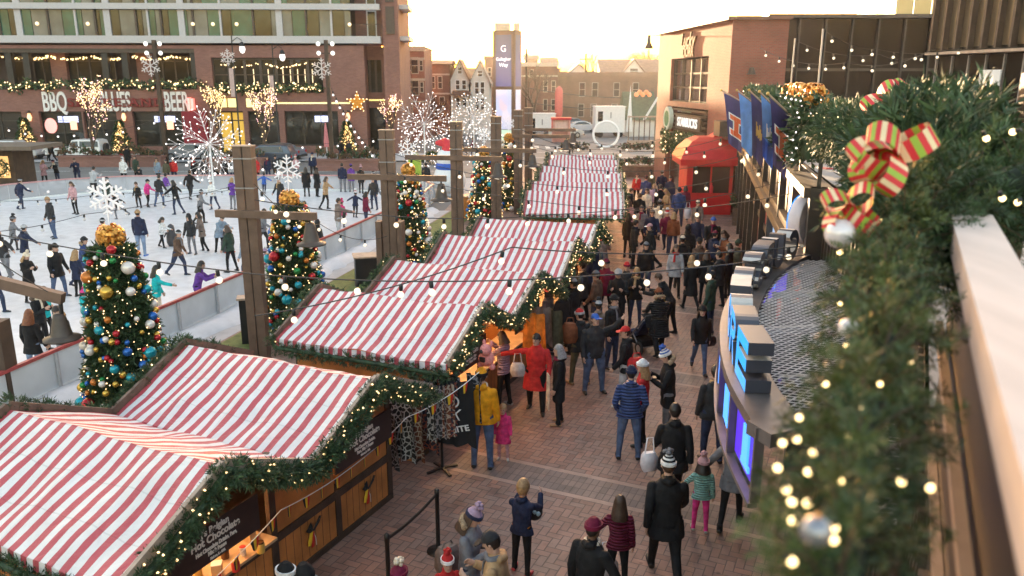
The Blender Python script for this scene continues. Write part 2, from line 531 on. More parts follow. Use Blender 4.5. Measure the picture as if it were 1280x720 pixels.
 vg=N.new('ShaderNodeTexVoronoi');vg.inputs['Scale'].default_value=2.3;L.new(tc.outputs['Object'],vg.inputs['Vector'])
 sg_=N.new('ShaderNodeMapRange');sg_.inputs['From Min'].default_value=0.05;sg_.inputs['From Max'].default_value=0.09;sg_.inputs['To Min'].default_value=0.62;L.new(vg.outputs['Distance'],sg_.inputs['Value'])
 n3=N.new('ShaderNodeTexNoise');n3.inputs['Scale'].default_value=2.6;n3.inputs['Detail'].default_value=6;L.new(tc.outputs['Object'],n3.inputs['Vector'])
 s3=N.new('ShaderNodeMapRange');s3.inputs['From Min'].default_value=0.55;s3.inputs['From Max'].default_value=0.7;s3.inputs['To Min'].default_value=1.0;s3.inputs['To Max'].default_value=0.72;L.new(n3.outputs['Fac'],s3.inputs['Value'])
 sc=N.new('ShaderNodeVectorMath');sc.operation='SCALE';L.new(col,sc.inputs[0]);L.new(M('MULTIPLY',M('MULTIPLY',mr.outputs[0],sg_.outputs[0]),s3.outputs[0]),sc.inputs['Scale'])
 L.new(sc.outputs[0],b.inputs['Base Color'])
 rr=N.new('ShaderNodeMapRange');rr.inputs['To Min'].default_value=0.42;rr.inputs['To Max'].default_value=0.75
 L.new(nz.outputs['Fac'],rr.inputs['Value']);L.new(rr.outputs[0],b.inputs['Roughness'])
 bp=N.new('ShaderNodeBump');bp.inputs['Strength'].default_value=0.5;bp.inputs['Distance'].default_value=0.008
 L.new(jf,bp.inputs['Height']);L.new(bp.outputs[0],b.inputs['Normal'])
 return m
def sheet(name,poly,z,m):
 mb=MB();mb.add([(x,y,z)for x,y in poly],[tuple(range(len(poly)))])
 o=mb.build(name,m);o['kind']='structure'
 return o
ASPHALT=mat('street_asphalt',(0.20,0.19,0.185),0.8,var=0.18,scale=0.35,bump=0.2,bscale=30)
EARTH=mat('city_ground',(0.17,0.16,0.155),0.9,var=0.2,scale=0.05)
sheet('ground',[(-900,-60),(900,-60),(900,1500),(-900,1500)],-0.012,EARTH)
sheet('plaza_paving',[(-13,-8),(30,-8),(30,64),(-2,64),(-3.2,48),(-4.0,36),(-10,12)],0.004,paving())
ICE=mat('skating_ice',(0.72,0.72,0.75),0.3,var=0.13,scale=2.2,bump=0.25,bscale=14)
SNOWY=mat('scraped_snow',(0.60,0.61,0.65),0.75,var=0.08,scale=3,bump=0.4,bscale=9)
TURF=mat('lawn_turf',(0.13,0.155,0.04),0.85,var=0.3,scale=5,bump=0.5,bscale=80)
def P2(p):return(p[0],p[1])
near=[(-12.6,5.0),(-10.14,16.7),(-9.1,20.8),(-6.75,31.5),(-4.7,42.0)]
farc=[(-4.5,45.5),(-5.6,48.2),(-8.4,49.6),(-12,50.0),(-19.4,50.0),(-24.0,49.6),(-26.8,48.0),(-28.8,45.5),(-30.5,41.0),(-33.0,33.0)]
sheet('skating_rink_ice',near+farc+[(-45,5.0)],0.016,ICE)
sheet('rink_apron',[(-12.6+0.0,5.0),(-10.1,16.7),(-9.06,20.8),(-6.7,31.5),(-4.66,42.0),(-3.3,42.0),(-4.9,32.6),(-7.6,20.6),(-10.2,9.0)],0.010,CONCRETE)
sheet('lawn',[(-7.5,20.7),(-4.75,33.2),(-3.2,42.0),(-1.8,41.6),(-3.2,32.8),(-5.9,21.5),(-9.0,9.0),(-10.0,9.0)],0.013,TURF)
sheet('street',[(-200,55),(-31,55),(-4,56.5),(4,64.5),(60,64.5),(200,64.5),(200,93),(-4,93),(-7,68.5),(-40,67.0),(-200,67.0)],0.0,ASPHALT)
sheet('cross_street',[(-9.2,93),(14,93),(16,400),(-7,400)],-0.003,ASPHALT)
sheet('pavement',[(-200,67.02),(-40,67.02),(-7.02,68.52),(-7.02,75.4),(-200,73.6)],0.1,CONCRETE)
PAINT=mat('road_paint',(0.62,0.61,0.58),0.7,var=0.2,scale=3)
mbp=MB()
for i in range(14):
 x=-70+i*5.0
 mbp.box((x,61.0,0.008),(2.6,0.13,0.004))
for i in range(9):
 mbp.box((-3.2+i*1.15,83.5,0.008),(0.45,3.2,0.004))
mbp.box((12,72.0,0.008),(24,0.15,0.004));mbp.box((9,77.5,0.008),(30,0.15,0.004))
o=mbp.build('road_markings',PAINT);o['kind']='structure'
sheet('rink_side_pavement',[(-200,50.5),(-20,50.6),(-6,50.6),(-3.4,47.0),(-1.9,48.2),(-1.0,56.4),(-4,56.6),(-31,55.1),(-200,55.1)],0.012,CONCRETE)
# ---------------------------------------------------------------- rink boards: panel + rail + posts per run
BOARD_WHITE=mat('white_board_panel',(0.70,0.71,0.74),0.35,var=0.1,scale=1.5)
BOARD_CLEAR,_nt,_b=new_mat('hazy_clear_panel')
_b.inputs['Base Color'].default_value=(0.62,0.62,0.66,1);_b.inputs['Alpha'].default_value=0.42;_b.inputs['Roughness'].default_value=0.15
RAIL_RED=mat('red_rail_cap',(0.42,0.07,0.07),0.4,var=0.2)
POST_GREY=mat('galvanised_post',(0.48,0.48,0.51),0.4,metal=0.3,var=0.1)
def boards(label,pts,h,panel,spacing,rail,post_d=0.06):
 root=thing('rink_board',label,'rink barrier',(pts[0][0],pts[0][1],0),0,'boards round the skating rink')
 o0=Vector((pts[0][0],pts[0][1],0))
 P=[Vector((p[0],p[1],0))-o0 for p in pts]
 bays=[]
 for a,b_ in zip(P[:-1],P[1:]):
  n=max(1,round((b_-a).length/spacing))
  bays+=[a.lerp(b_,i/n)for i in range(n)]
 bays.append(P[-1])
 z1=Vector((0,0,1))
 for a,b_ in zip(bays[:-1],bays[1:]):
  m=MB();m.bar(a+z1*(h*0.5),b_+z1*(h*0.5),0.025,h-0.14)
  m.build('panel',panel,root)
 rb=MB()
 for a,b_ in zip(bays[:-1],bays[1:]):
  rb.bar(a+z1*(h-0.035),b_+z1*(h-0.035),0.09,0.07)
 rb.build('top_rail',rail,root)
 kb=MB()
 for a,b_ in zip(bays[:-1],bays[1:]):
  kb.bar(a+z1*0.05,b_+z1*0.05,0.06,0.10)
 kb.build('kick_plate',WHITE_PAINT,root)
 for i,p in enumerate(bays):
  m=MB();d=(bays[min(i+1,len(bays)-1)]-bays[max(i-1,0)]).normalized()
  s=Vector((d.y,-d.x,0))*0.05
  m.bar(p+s,p+s+z1*(h-0.07),post_d)
  m.build('post',POST_GREY,root)
 return root
boards('near run of white rink boards with a red rail beside the stalls',near,0.95,BOARD_WHITE,1.75,RAIL_RED)
boards('curved clear rink boards with grey posts on the street side',[(-4.7,42.0)]+farc,1.0,BOARD_CLEAR,2.0,mat('pale_red_rail',(0.55,0.28,0.28),0.4),0.11)
def snow_bank():
 mb=MB();rnd=random.Random(4)
 pts=[Vector((-12.0,8.0,0)),Vector((-10.0,16.7,0)),Vector((-8.95,20.8,0)),Vector((-6.6,31.5,0)),Vector((-4.6,41.8,0))]
 pp=path_points(pts,0.5)
 rings=[]
 for p,d in pp:
  s=Vector((d.y,-d.x,0))
  w=rnd.uniform(0.55,0.8);h=rnd.uniform(0.16,0.26)
  rings.append([p+s*0.1+Vector((0,0,0.012)),p+s*0.12+Vector((0,0,h*0.8)),p+s*(0.1+w*0.55)+Vector((0,0,h)),p+s*(0.1+w)+Vector((0,0,h*0.5)),p+s*(0.15+w*1.1)+Vector((0,0,0.012))])
 mb.rings(rings,0,False,True,closed=False)
 o=mb.build('snow_bank',SNOWY);tag(o,'long low bank of scraped snow outside the near rink boards','snow',kind='stuff')
snow_bank()
# ---------------------------------------------------------------- market stalls
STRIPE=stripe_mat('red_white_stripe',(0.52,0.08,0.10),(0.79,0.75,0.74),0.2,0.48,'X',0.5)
CHALK=mat('dark_brown_sign_board',(0.035,0.018,0.016),0.5,var=0.2)
CREAM=mat('cream_lettering',(0.82,0.74,0.66),0.6,var=0)
COUNTER=mat('pale_counter_top',(0.55,0.38,0.22),0.5,var=0.15)
WARM_LAMP=emit('stall_lamp',(1.0,0.6,0.25),320)
W_,ZR,ZE,LR=1.42,2.66,2.02,3.62
def roof_mesh(rnd,y0,sgn_pairs=True):
 """two sagging fabric slopes with a scalloped drop at each eave; ridge along x from -LR to 0 at y0"""
 mb=MB()
 nx,ny=48,12
 ph=[rnd.uniform(0,6)for _ in range(6)]
 for sg in(-1,1):
  V,Fc=[],[]
  for j in range(ny+1):
   t=j/ny
   for i in range(nx+1):
    x=-LR*(1-i/nx)
    y=y0+sg*W_*t
    rib=abs(((i/nx*4)%1)-0.5)*2
    z=ZR+(ZE-ZR)*t-0.06*math.sin(PI*t)*(1-rib)+0.03*mnoise.noise(Vector((x*1.3,y*2.2,ph[2])))+0.014*mnoise.noise(Vector((x*4.5,y*3,ph[3])))+0.012*math.sin(3.1*x+ph[0]+4*t)+0.008*math.sin(9*x+ph[1]-5*t)*t
    V.append((x,y,z))
  W1=nx+1
  for j in range(ny):
   for i in range(nx):
    q=(j*W1+i,j*W1+i+1,(j+1)*W1+i+1,(j+1)*W1+i)
    Fc.append(q if sg<0 else q[::-1])
  mb.add(V,Fc,0,True)
  V,Fc=[],[]
  n=nx*2
  for i in range(n+1):
   x=-LR*(1-i/n)
   y=y0+sg*W_
   z=ZE+0.012*math.sin(3.1*x+ph[0]+4)+0.008*math.sin(9*x+ph[1]-5)
   drop=0.11+0.03*abs(math.sin(PI*i/4))
   V+=[(x,y,z),(x,y+sg*0.015,z-drop)]
  Fc=[(2*i,2*i+2,2*i+3,2*i+1)for i in range(n)]
  mb.add(V,Fc,0,True)
 return mb
SIGNS={'choc':["J's Belgian",'Hot Chocolate','Hot Chocolate Drinks, Bars,','Mix & Boxes','Mokena, IL - USA'],'choc2':["J's Belgian",'Hot Chocolate','Hot Chocolate Drinks,','Bars, Mix & Boxes','Mokena, IL - USA'],'gift':[' ','Holiday Gifts','Hats, Scarves & Toys','Warm Winter Wear',' ']}
def market_stall(label,mid,rz,seed,detail=2,signs=('choc','choc2')):
 rnd=random.Random(seed)
 root=thing('market_stall',label,'market stall',(mid[0],mid[1],0),R(rz),'striped market stalls in a row')
 for k,y0 in enumerate((-W_,W_)):
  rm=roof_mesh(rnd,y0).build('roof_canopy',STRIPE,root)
  for xe,m in((0.012,WOOD_PALE),(-LR-0.012,POST_WOOD)):
   for sg in(-1,1):
    b=MB()
    b.bar((xe,y0+sg*0.0,ZR+0.02),(xe,y0+sg*(W_-0.01),ZE+0.02),0.05,0.16,up=(0,0,1))
    b.build('barge_board',m,root)
  if detail:
   b=MB();b.prism([(y0-1.2,ZE+0.02),(y0+1.2,ZE+0.02),(y0,ZR-0.12)],-0.72,-0.68,axis='X')
   b.build('gable_panel',WOOD_ORANGE,root)
 ye=2*W_-0.14
 xf,xb=-0.75,-LR+0.35
 b=MB();b.box2((xb-0.04,-ye,0),(xb,ye,ZE));b.build('back_wall',WOOD_DARK,root)
 for s in(-1,1):
  b=MB();b.box2((xb+0.01,s*ye-0.02,0),(xf-0.06,s*ye+0.02,ZE-0.03));b.build('side_wall',WOOD_ORANGE,root)
 b=MB();b.box2((xb+0.02,-ye+0.03,0.0),(xf-0.05,ye-0.03,0.03));b.build('stall_floor',WOOD_DARK,root)
 npan=4
 for i in range(npan):
  a=-ye+2*ye*i/npan;c=-ye+2*ye*(i+1)/npan
  p=MB();p.box2((xf-0.03,a+0.06,0.1),(xf,c-0.06,0.71))
  for q in range(1,8):
   yy=a+0.06+(c-a-0.12)*q/8
   p.box2((xf-0.006,yy-0.004,0.12),(xf+0.0015,yy+0.004,0.69),1)
  p.build('front_panel',[WOOD_ORANGE,WOOD_DARK],root)
  closed=(i>=2)if detail==2 else False
  if closed:
   p=MB();p.box2((xf-0.03,a+0.06,0.83),(xf,c-0.06,ZE+0.02));p.build('shutter',WOOD_ORANGE,root)
 fr=MB()
 for i in range(npan+1):
  yy=-ye+2*ye*i/npan
  fr.box2((xf-0.05,yy-0.06,0),(xf+0.02,yy+0.06,0.8 if i in(1,3)else ZE))
 fr.box2((xf-0.055,-ye-0.05,0.71),(xf+0.03,ye+0.05,0.83))
 fr.box2((xf-0.054,-ye-0.05,0.0),(xf+0.028,ye+0.05,0.1))
 fr.box2((xf-0.053,-ye-0.05,ZE-0.08),(xf+0.024,ye+0.05,ZE+0.01))
 fr.build('timber_frame',WOOD_DARK,root)
 c1=0 if detail==2 else ye
 ct=MB();ct.box2((xf-0.6,-ye+0.08,0.832),(xf+0.12,c1-0.06,0.87));ct.build('counter',COUNTER,root)
 for yy in(-2.2,-1.4,-0.6)if detail==2 else(-2,-0.7,0.7,2):
  lm=MB();lm.ball((xf-0.5,yy,1.88),0.06,8,6);lm.build('lamp',WARM_LAMP,root)
 for k,y0 in enumerate((-W_,W_)):
  if not detail:continue
  sg=signs[k]
  sb=MB();sb.box((0,0,0),(0.03,1.36,0.47))
  so=sb.build('sign_board',CHALK,root,(-0.3,y0+0.05,1.68))
  ln=SIGNS[sg]
  sizes=(0.115,0.13,0.068,0.068,0.04)
  zz=(0.155,0.05,-0.055,-0.12,-0.19)
  for q in range(5):
   if ln[q].strip():
    text(ln[q],sizes[q],CREAM,so,(0.018,0,zz[q]),(PI/2,0,PI/2),depth=0.002,bold=0.004,sx=0.92 if q<2 else 0.78)
 return root
stallAB=market_stall('nearest striped stall selling hot chocolate, with closed orange shutters',(-2.50,9.12),-25.5,11)
stallCD=market_stall('second striped stall from the front, with knitwear racks at its counter',(0.03,15.37),-23.5,12,1,('gift','gift'))
stallEF=market_stall('third striped stall from the front, glowing behind a hooped garland',(2.07,21.5),-18,13,1,('gift','gift'))
stallGH=market_stall('fourth striped stall from the front, past the gap in the row',(4.31,31.2),-6,14,0)
stallIJ=market_stall('fifth striped stall from the front, second from the far end',(4.98,37.3),-4,15,0)
stallKL=market_stall('striped stall at the far end of the row by the street',(5.65,43.6),-4,16,0)
def stall_pt(st,x,y,z):
 c,s=math.cos(st.rotation_euler.z),math.sin(st.rotation_euler.z)
 return Vector((st.location.x+c*x-s*y,st.location.y+s*x+c*y,z))
def stall_garlands(st,which,seed,lights,dens,nn,w=0.09):
 q=[]
 for y,z in((-2*W_+0.05,ZE-0.06),(-W_,ZR-0.03),(-0.02,ZE-0.04),(W_,ZR-0.03),(2*W_-0.05,ZE-0.08)):
  q.append(stall_pt(st,0.06,y,z))
 path=[]
 for a,b_ in zip(q[:-1],q[1:]):
  path+=swag(a,b_,0.05,5)[:-1]
 path.append(q[-1])
 garland('garland',f'lit fir garland over the plaza gables of the {which}',path,0.12,dens*1.6,0.115,nn,seed,lights,'garlands on the stalls',w=w)
 q=[]
 for y,z in((-2*W_+0.0,ZE-0.05),(-W_,ZR+0.02),(0,ZE-0.05),(W_,ZR+0.02),(2*W_-0.05,ZE-0.08)):
  q.append(stall_pt(st,-LR-0.12,y,z))
 garland('garland',f'fir garland over the rink side gables of the {which}',q,0.10,dens,0.12,nn,seed+1,lights*0.25,'garlands on the stalls',w=w)
 q=[stall_pt(st,x,-2*W_-0.06,ZE-0.16)for x in(-LR,-LR*0.66,-LR*0.33,0.05)]
 garland('garland',f'plain fir garland along the near eave of the {which}',q,0.09,dens,0.11,nn,seed+2,0,'garlands on the stalls',w=w)
stall_garlands(stallAB,'hot chocolate stall',100,26,240,12,0.045)
stall_garlands(stallCD,'second stall',110,30,180,10,0.05)
stall_garlands(stallEF,'third stall',120,34,80,6,0.12)
stall_garlands(stallGH,'fourth stall',130,22,50,5,0.16)
stall_garlands(stallIJ,'fifth stall',140,18,40,5,0.18)
stall_garlands(stallKL,'far end stall',150,14,30,5,0.2)
FLAG_Y=mat('yellow_pennant',(0.75,0.47,0.02),0.6,var=0.1)
FLAG_R=mat('red_pennant',(0.55,0.03,0.02),0.6,var=0.1)
FLAG_K=mat('black_pennant',(0.02,0.02,0.02),0.6,var=0.1)
def bunting():
 a=stall_pt(stallAB,-0.4,-2.2,1.02);b_=stall_pt(stallAB,-0.4,-0.2,1.4);c=stall_pt(stallAB,-0.4,2.75,1.5);d=stall_pt(stallAB,0.25,4.0,1.95)
 pts=swag(a,b_,0.06,8)[:-1]+swag(b_,c,0.14,10)[:-1]+swag(c,d,0.08,5)
 root=thing('bunting','black, yellow and red pennants strung along the hot chocolate stall','bunting',a)
 m=MB();m.tube([p-a for p in pts],0.007,5);m.build('cord',WHITE_PAINT,root)
 L_=sum((q-p).length for p,q in zip(pts[:-1],pts[1:]))
 s=0.22
 while s<L_-0.1:
  acc=0
  for p,q in zip(pts[:-1],pts[1:]):
   l=(q-p).length
   if acc+l>=s:
    o=p.lerp(q,(s-acc)/l);dd=(q-p).normalized();break
   acc+=l
  m=MB()
  o=o-a
  yaw=random.uniform(-0.5,0.5)
  out=Vector((dd.y,-dd.x,0))*math.sin(yaw)
  w=0.075
  zz=Vector((0,0,-1))
  for i,(u0,u1)in enumerate(((-1,-0.34),(-0.34,0.34),(0.34,1))):
   top0,top1=o+dd*w*u0+out*u0*w,o+dd*w*u1+out*u1*w
   k0,k1=0.17-0.05*abs(u0),0.17-0.05*abs(u1)
   b0=o+dd*w*u0*0.6+zz*(0.13+0.05*(1-abs(u0)))+out*u0*w*0.5+out*0.2*w
   b1=o+dd*w*u1*0.6+zz*(0.13+0.05*(1-abs(u1)))+out*u1*w*0.5+out*0.2*w
   m.quad(top0,top1,b1,b0,i)
  m.build('pennant',[FLAG_K,FLAG_Y,FLAG_R],root)
  s+=0.33
bunting()
for i,yy in enumerate((0.72,2.05)):
 p=stall_pt(stallAB,-0.735,yy,0.42)
 root=thing('ribbon_bow',('black, yellow and red ribbon pinned to the middle orange panel' if i==0 else 'black, yellow and red ribbon pinned to the far orange panel'),'ribbon',p,stallAB.rotation_euler.z,'ribbons on the orange panels')
 for k,(m_,pts)in enumerate(((FLAG_K,[(0.02,-0.01,0.08),(0.04,-0.11,0.17),(0.05,-0.07,0.24),(0.02,0.0,0.1)]),(FLAG_K,[(0.02,0.02,0.08),(0.05,0.11,0.2),(0.05,0.15,0.26),(0.02,0.06,0.1)]),(FLAG_Y,[(0.02,0,0.1),(0.03,-0.06,-0.02),(0.03,-0.09,-0.1)]),(FLAG_R,[(0.02,0,0.1),(0.03,-0.01,-0.03),(0.02,0.0,-0.16)]),(CREAM,[(0.02,0.01,0.08),(0.03,0.05,-0.04),(0.02,0.07,-0.17)]))):
  m=MB();m.tube(pts,[0.03,0.045,0.035,0.02][:len(pts)]if k<4 else 0.008,6,flat=0.25,side=(0,1,0));m.build('ribbon',m_,root)
rnd=random.Random(5)
gm=[mat('kraft_box',(0.55,0.36,0.18),0.7),mat('red_tin',(0.5,0.04,0.03),0.35),mat('brown_jar',(0.12,0.05,0.02),0.25),mat('white_cup',(0.8,0.78,0.74),0.4),mat('gold_tin',(0.6,0.38,0.08),0.3)]
nm=['kraft gift box','red cocoa tin','brown cocoa jar','white paper cup','gold chocolate tin']
for i in range(16):
 k=i%5
 y=-2.45+i*0.145
 x=-1.0+0.16*(i%3)
 p=stall_pt(stallAB,x+0.1,y,0.871)
 m=MB()
 if k==0:
  m.box((0,0,0.07),(0.11,0.12,0.14));m.box((0,0,0.144),(0.116,0.126,0.012),mi=1)
  nmn='gift_box'
 elif k==3:
  m.lathe([(0.03,0),(0.042,0.11),(0.046,0.112),(0.046,0.12)],n=10);m.lathe([(0.044,0.121),(0.03,0.132)],n=10,mi=1);nmn='paper_cup'
 else:
  m.lathe([(0.05,0),(0.052,0.02),(0.052,0.11),(0.045,0.13)],n=10);m.lathe([(0.046,0.131),(0.046,0.155)],n=10,mi=1);nmn=('cocoa_tin','cocoa_jar','','chocolate_tin')[k-1]or 'cocoa_tin'
 pos=['at the near end','second along','third along','at the far end'][i//5]if i//5<4 else 'at the end'
 tag(m.build(nmn,[gm[k],gm[(k+3)%5]],None,p,rnd.uniform(0,2)),f'{nm[k]} {pos} of its kind on the hot chocolate counter',nm[k].split()[-1],'goods on the hot chocolate counter')
# ---------------------------------------------------------------- decorated Christmas trees
ORN=[mat(n,c,r,me,var=0.03)for n,c,r,me in(('blue_bauble',(0.02,0.12,0.42),0.18,0.4),('teal_bauble',(0.02,0.30,0.38),0.2,0.4),('pearl_bauble',(0.75,0.68,0.64),0.25,0.2),('red_bauble',(0.45,0.02,0.03),0.2,0.4),('gold_bauble',(0.62,0.38,0.07),0.22,0.7),('green_bauble',(0.02,0.22,0.06),0.2,0.4),('orange_bauble',(0.55,0.17,0.03),0.25,0.4))]
GOLD_BOW=mat('gold_ribbon',(0.66,0.30,0.06),0.28,0.65,var=0.35,scale=14)
FROST=emit('frosted_snowflake',(1.0,0.93,0.96),0.12,(0.85,0.83,0.86))
_b=MB();_b.ball((0,0,0),1.0,14,10);_b.lathe([(0.16,0.97),(0.16,1.12),(0.05,1.14)],n=8,mi=1)
ORN_ME=mesh_of(_b,'bauble',[ORN[0],GOLD_BOW])
def bow_cluster(mb,c,r,n,rnd,mi=0):
 c=Vector(c)
 for _ in range(n):
  d=Vector((rnd.gauss(0,1),rnd.gauss(0,1),rnd.gauss(0,1))).normalized()
  a=d.orthogonal().normalized();a=(a*math.cos(rnd.uniform(0,6))+d.cross(a)*math.sin(rnd.uniform(0,6))).normalized()
  s=d.cross(a)*r*0.085
  rings=[]
  for k in range(12):
   th=2*PI*k/11
   q=c+d*(r*(0.55+0.42*-math.cos(th)*0.5+0.18))+a*(math.sin(th)*r*0.24)
   rings.append((q-s,q+s))
  for(p0,p1),(p2,p3)in zip(rings[:-1],rings[1:]):
   mb.quad(p0,p1,p3,p2,mi)
def snowflake_mesh(mb,c,r,t,ax=(1,0,0),mi=0):
 """six-armed flake standing in the plane of ax and z"""
 c=Vector(c);ax=Vector(ax).normalized();z=Vector((0,0,1));up=ax.cross(z)
 for k in range(6):
  th=PI/6+PI*k/3
  d=ax*math.cos(th)+z*math.sin(th)
  mb.bar(c,c+d*r,t,t,mi,up)
  for q in(0.4,0.68):
   for sg in(-1,1):
    d2=ax*math.cos(th+sg*1.0)+z*math.sin(th+sg*1.0)
    mb.bar(c+d*r*q,c+d*r*q+d2*r*(0.46-0.28*q),t*0.9,t*0.9,mi,up)
def christmas_tree(label,base,height,rbase,seed,nspr,norn,nlights,osize,lr,nn=7):
 rnd=random.Random(seed)
 root=thing('christmas_tree',label,'christmas tree',base,rnd.uniform(0,6),'decorated trees beside the rink')
 H=height
 def prof(t):
  return rbase*(1-0.66*t**0.95)*(0.86+0.14*min(1,t*8))
 mb=MB()
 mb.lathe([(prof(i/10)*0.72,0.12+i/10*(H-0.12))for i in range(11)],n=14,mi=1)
 for _ in range(nspr):
  t=rnd.random()**1.15
  th=rnd.uniform(0,2*PI)
  rr=prof(t)*rnd.uniform(0.62,0.98)*(1+0.28*mnoise.noise(Vector((2*math.cos(th),2*math.sin(th),t*5+seed))))
  p=Vector((rr*math.cos(th),rr*math.sin(th),0.1+t*(H-0.2)))
  d=Vector((math.cos(th),math.sin(th),rnd.uniform(-0.35,0.5)))
  sprig(mb,p,d,rnd.uniform(0.13,0.24),nn,rnd,0.07,0 if rnd.random()<0.65 else 2)
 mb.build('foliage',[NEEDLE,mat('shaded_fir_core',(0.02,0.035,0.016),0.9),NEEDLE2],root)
 tb=MB();tb.tube([(0,0,0),(0,0,0.3)],[0.1,0.08],10);tb.build('trunk',WOOD_DARK,root)
 done=[]
 tries=0
 while len(done)<norn and tries<6000:
  tries+=1
  t=rnd.random()**1.1
  th=rnd.uniform(0,2*PI)
  big=rnd.random()
  r=osize*(0.55 if big<0.4 else 0.75 if big<0.8 else 1.05)
  rr=prof(t)+0.12
  p=Vector((rr*math.cos(th),rr*math.sin(th),0.15+t*(H-0.25)))
  if any((p-q).length<(r+s)*1.05 for q,s in done):continue
  done.append((p,r))
  k=rnd.choices(range(7),(14,20,24,14,12,8,7))[0]
  shared('bauble',ORN_ME,root,p,(rnd.uniform(-0.3,0.3),rnd.uniform(-0.3,0.3),0),r,ORN[k])
 sb_=MB()
 for _ in range(int(norn*1.5)):
  t=rnd.random()**1.1;th=rnd.uniform(0,2*PI);rr=prof(t)+0.10
  sb_.ball((rr*math.cos(th),rr*math.sin(th),0.15+t*(H-0.25)),osize*rnd.uniform(0.38,0.55),8,6,rnd.choices(range(7),(8,14,22,22,22,8,8))[0])
 tag(sb_.build('small_bauble',ORN,root),kind='stuff')
 lb=MB()
 for _ in range(nlights):
  t=rnd.random()**1.15;th=rnd.uniform(0,2*PI);rr=prof(t)+rnd.uniform(0.04,0.15)
  lb.octa((rr*math.cos(th),rr*math.sin(th),0.12+t*(H-0.2)),lr*rnd.uniform(0.7,1.2))
 tag(lb.build('fairy_lights',WARM_BULB,root),kind='stuff')
 bb=MB();bow_cluster(bb,(0,0,H+0.08),0.29,120,rnd);bow_cluster(bb,(0,0,H-0.04),0.24,60,rnd);bb.ball((0,0,H+0.1),0.2,10,7)
 bb.build('gold_bow',GOLD_BOW,root)
 sb=MB();snowflake_mesh(sb,(0,0,H+0.83),0.38,0.034,(1,0,0));sb.tube([(0,0,H+0.1),(0,0,H+0.6)],0.015,6)
 so=sb.build('snowflake_topper',FROST,root);so.rotation_euler=(0,0,-root.rotation_euler.z+rnd.uniform(-0.3,0.3))
 return root
_tp=G(168,524);christmas_tree('nearest decorated tree with large blue, red and pearl baubles, behind the hot chocolate stall',_tp,3.72,0.86,21,4200,100,460,0.122,0.016,8)
_tp=G(374,424);christmas_tree('second decorated tree with a crisp white snowflake, beside the near timber post',_tp,3.68,0.86,22,3200,100,420,0.13,0.020)
_tp=G(514,330);christmas_tree('third decorated tree just right of a paired timber post',_tp,3.45,0.80,23,2000,88,380,0.125,0.026,5)
_tp=G(606,278);christmas_tree('fourth decorated tree between two timber posts with teal baubles',_tp,3.35,0.82,24,1500,70,330,0.14,0.034,5)
_tp=G(636,262);christmas_tree('farthest decorated tree in the row beside the rink',_tp,3.7,0.7,25,1100,56,280,0.14,0.038,5)
# ---------------------------------------------------------------- timber posts with cross arms and bell lamps
LAMP_GLOW=emit('lamp_underside',(1.0,0.82,0.6),1.2)
def bell_lamp(parent,p,s=1.0):
 m=MB()
 m.lathe([(0.045*s,0.52*s),(0.10*s,0.50*s),(0.12*s,0.42*s),(0.19*s,0.10*s),(0.20*s,0.08*s),(0.33*s,0.035*s),(0.335*s,0.0),(0.30*s,0.0),(0.17*s,0.05*s)],n=18)
 o=m.build('lamp_shade',BRONZE,parent,p)
 b=MB();b.lathe([(0.17*s,0.03*s),(0.15*s,-0.03*s),(0.05*s,-0.06*s)],n=14);b.build('lamp_lens',LAMP_GLOW,o)
 return o
def timber_post(label,top,arms,lamp=True,box=False,w=0.34):
 """top: point of the post head; arms: (height, half length left, half length right, heading)"""
 root=thing('timber_post',label,'lighting post',(top.x,top.y,0),R(-4),'timber lighting posts beside the stalls')
 H=top.z
 for k,(dx,dy)in enumerate(((-0.115,0),(0.115,0))):
  m=MB();m.box2((dx-0.10,-0.13,0.0),(dx+0.10,0.13,H));m.build('upright',POST_WOOD,root)
 m=MB();m.box2((-0.014,-0.10,0.05),(0.014,0.10,H-0.02));m.build('steel_core',BRONZE,root)
 m=MB();m.box2((-0.23,-0.15,H+0.001),(0.23,0.15,H+0.03));m.build('cap',WOOD_PALE,root)
 for z in(H-0.28,H-0.95):
  m=MB();m.box2((-0.235,-0.15,z),(0.235,0.15,z+0.03));m.build('strap',GREY_METAL,root)
 for z,l,r_,hd in arms:
  c,s=math.cos(hd),math.sin(hd)
  m=MB();m.bar((-l*c,-l*s-0.17,z),(r_*c,r_*s-0.17,z),0.10,0.17)
  m.build('cross_arm',POST_WOOD,root)
  if lamp:
   bell_lamp(root,(r_*c-0.16*c,r_*s-0.17,z-0.66))
   k=MB();k.tube([(r_*c-0.16*c,r_*s-0.17,z-0.2),(r_*c-0.16*c,r_*s-0.17,z-0.08)],0.025,6);k.build('lamp_hanger',BLACK,root)
 if box:
  m=MB();m.box2((-0.42,-0.2,0),(-0.245,0.2,2.5));m.build('side_post',POST_WOOD,root)
  m=MB();m.box2((0.245,-0.2,0),(0.42,0.2,2.5));m.build('side_post',POST_WOOD,root)
 return root
def post_at(px,py,z,label,arms,**k):
 return timber_post(label,G(px,py,z),arms,**k)
ZT=5.25
AR=R(-6)
post_at(304,183,ZT,'tall timber post nearest the front, standing before the second decorated tree',[(3.72,0.75,1.72,AR)])
post_at(483,163,ZT,'paired timber post with a wider foot, left of the third decorated tree',[(3.86,1.25,1.85,AR)],box=True)
post_at(570,153,ZT,'timber post with a long cross arm left of the fourth decorated tree',[(4.0,1.9,1.7,AR)])
post_at(620,146,ZT,'timber post just right of the fourth decorated tree',[(3.9,1.7,1.7,AR)])
post_at(648,138,ZT,'timber post second from the far end, beside the farthest decorated tree',[(4.0,0.3,2.6,AR)])
post_at(661,135,ZT,'farthest timber post of the row, by the far stalls',[(4.1,0.2,2.6,AR)])
_p=G(8,512)
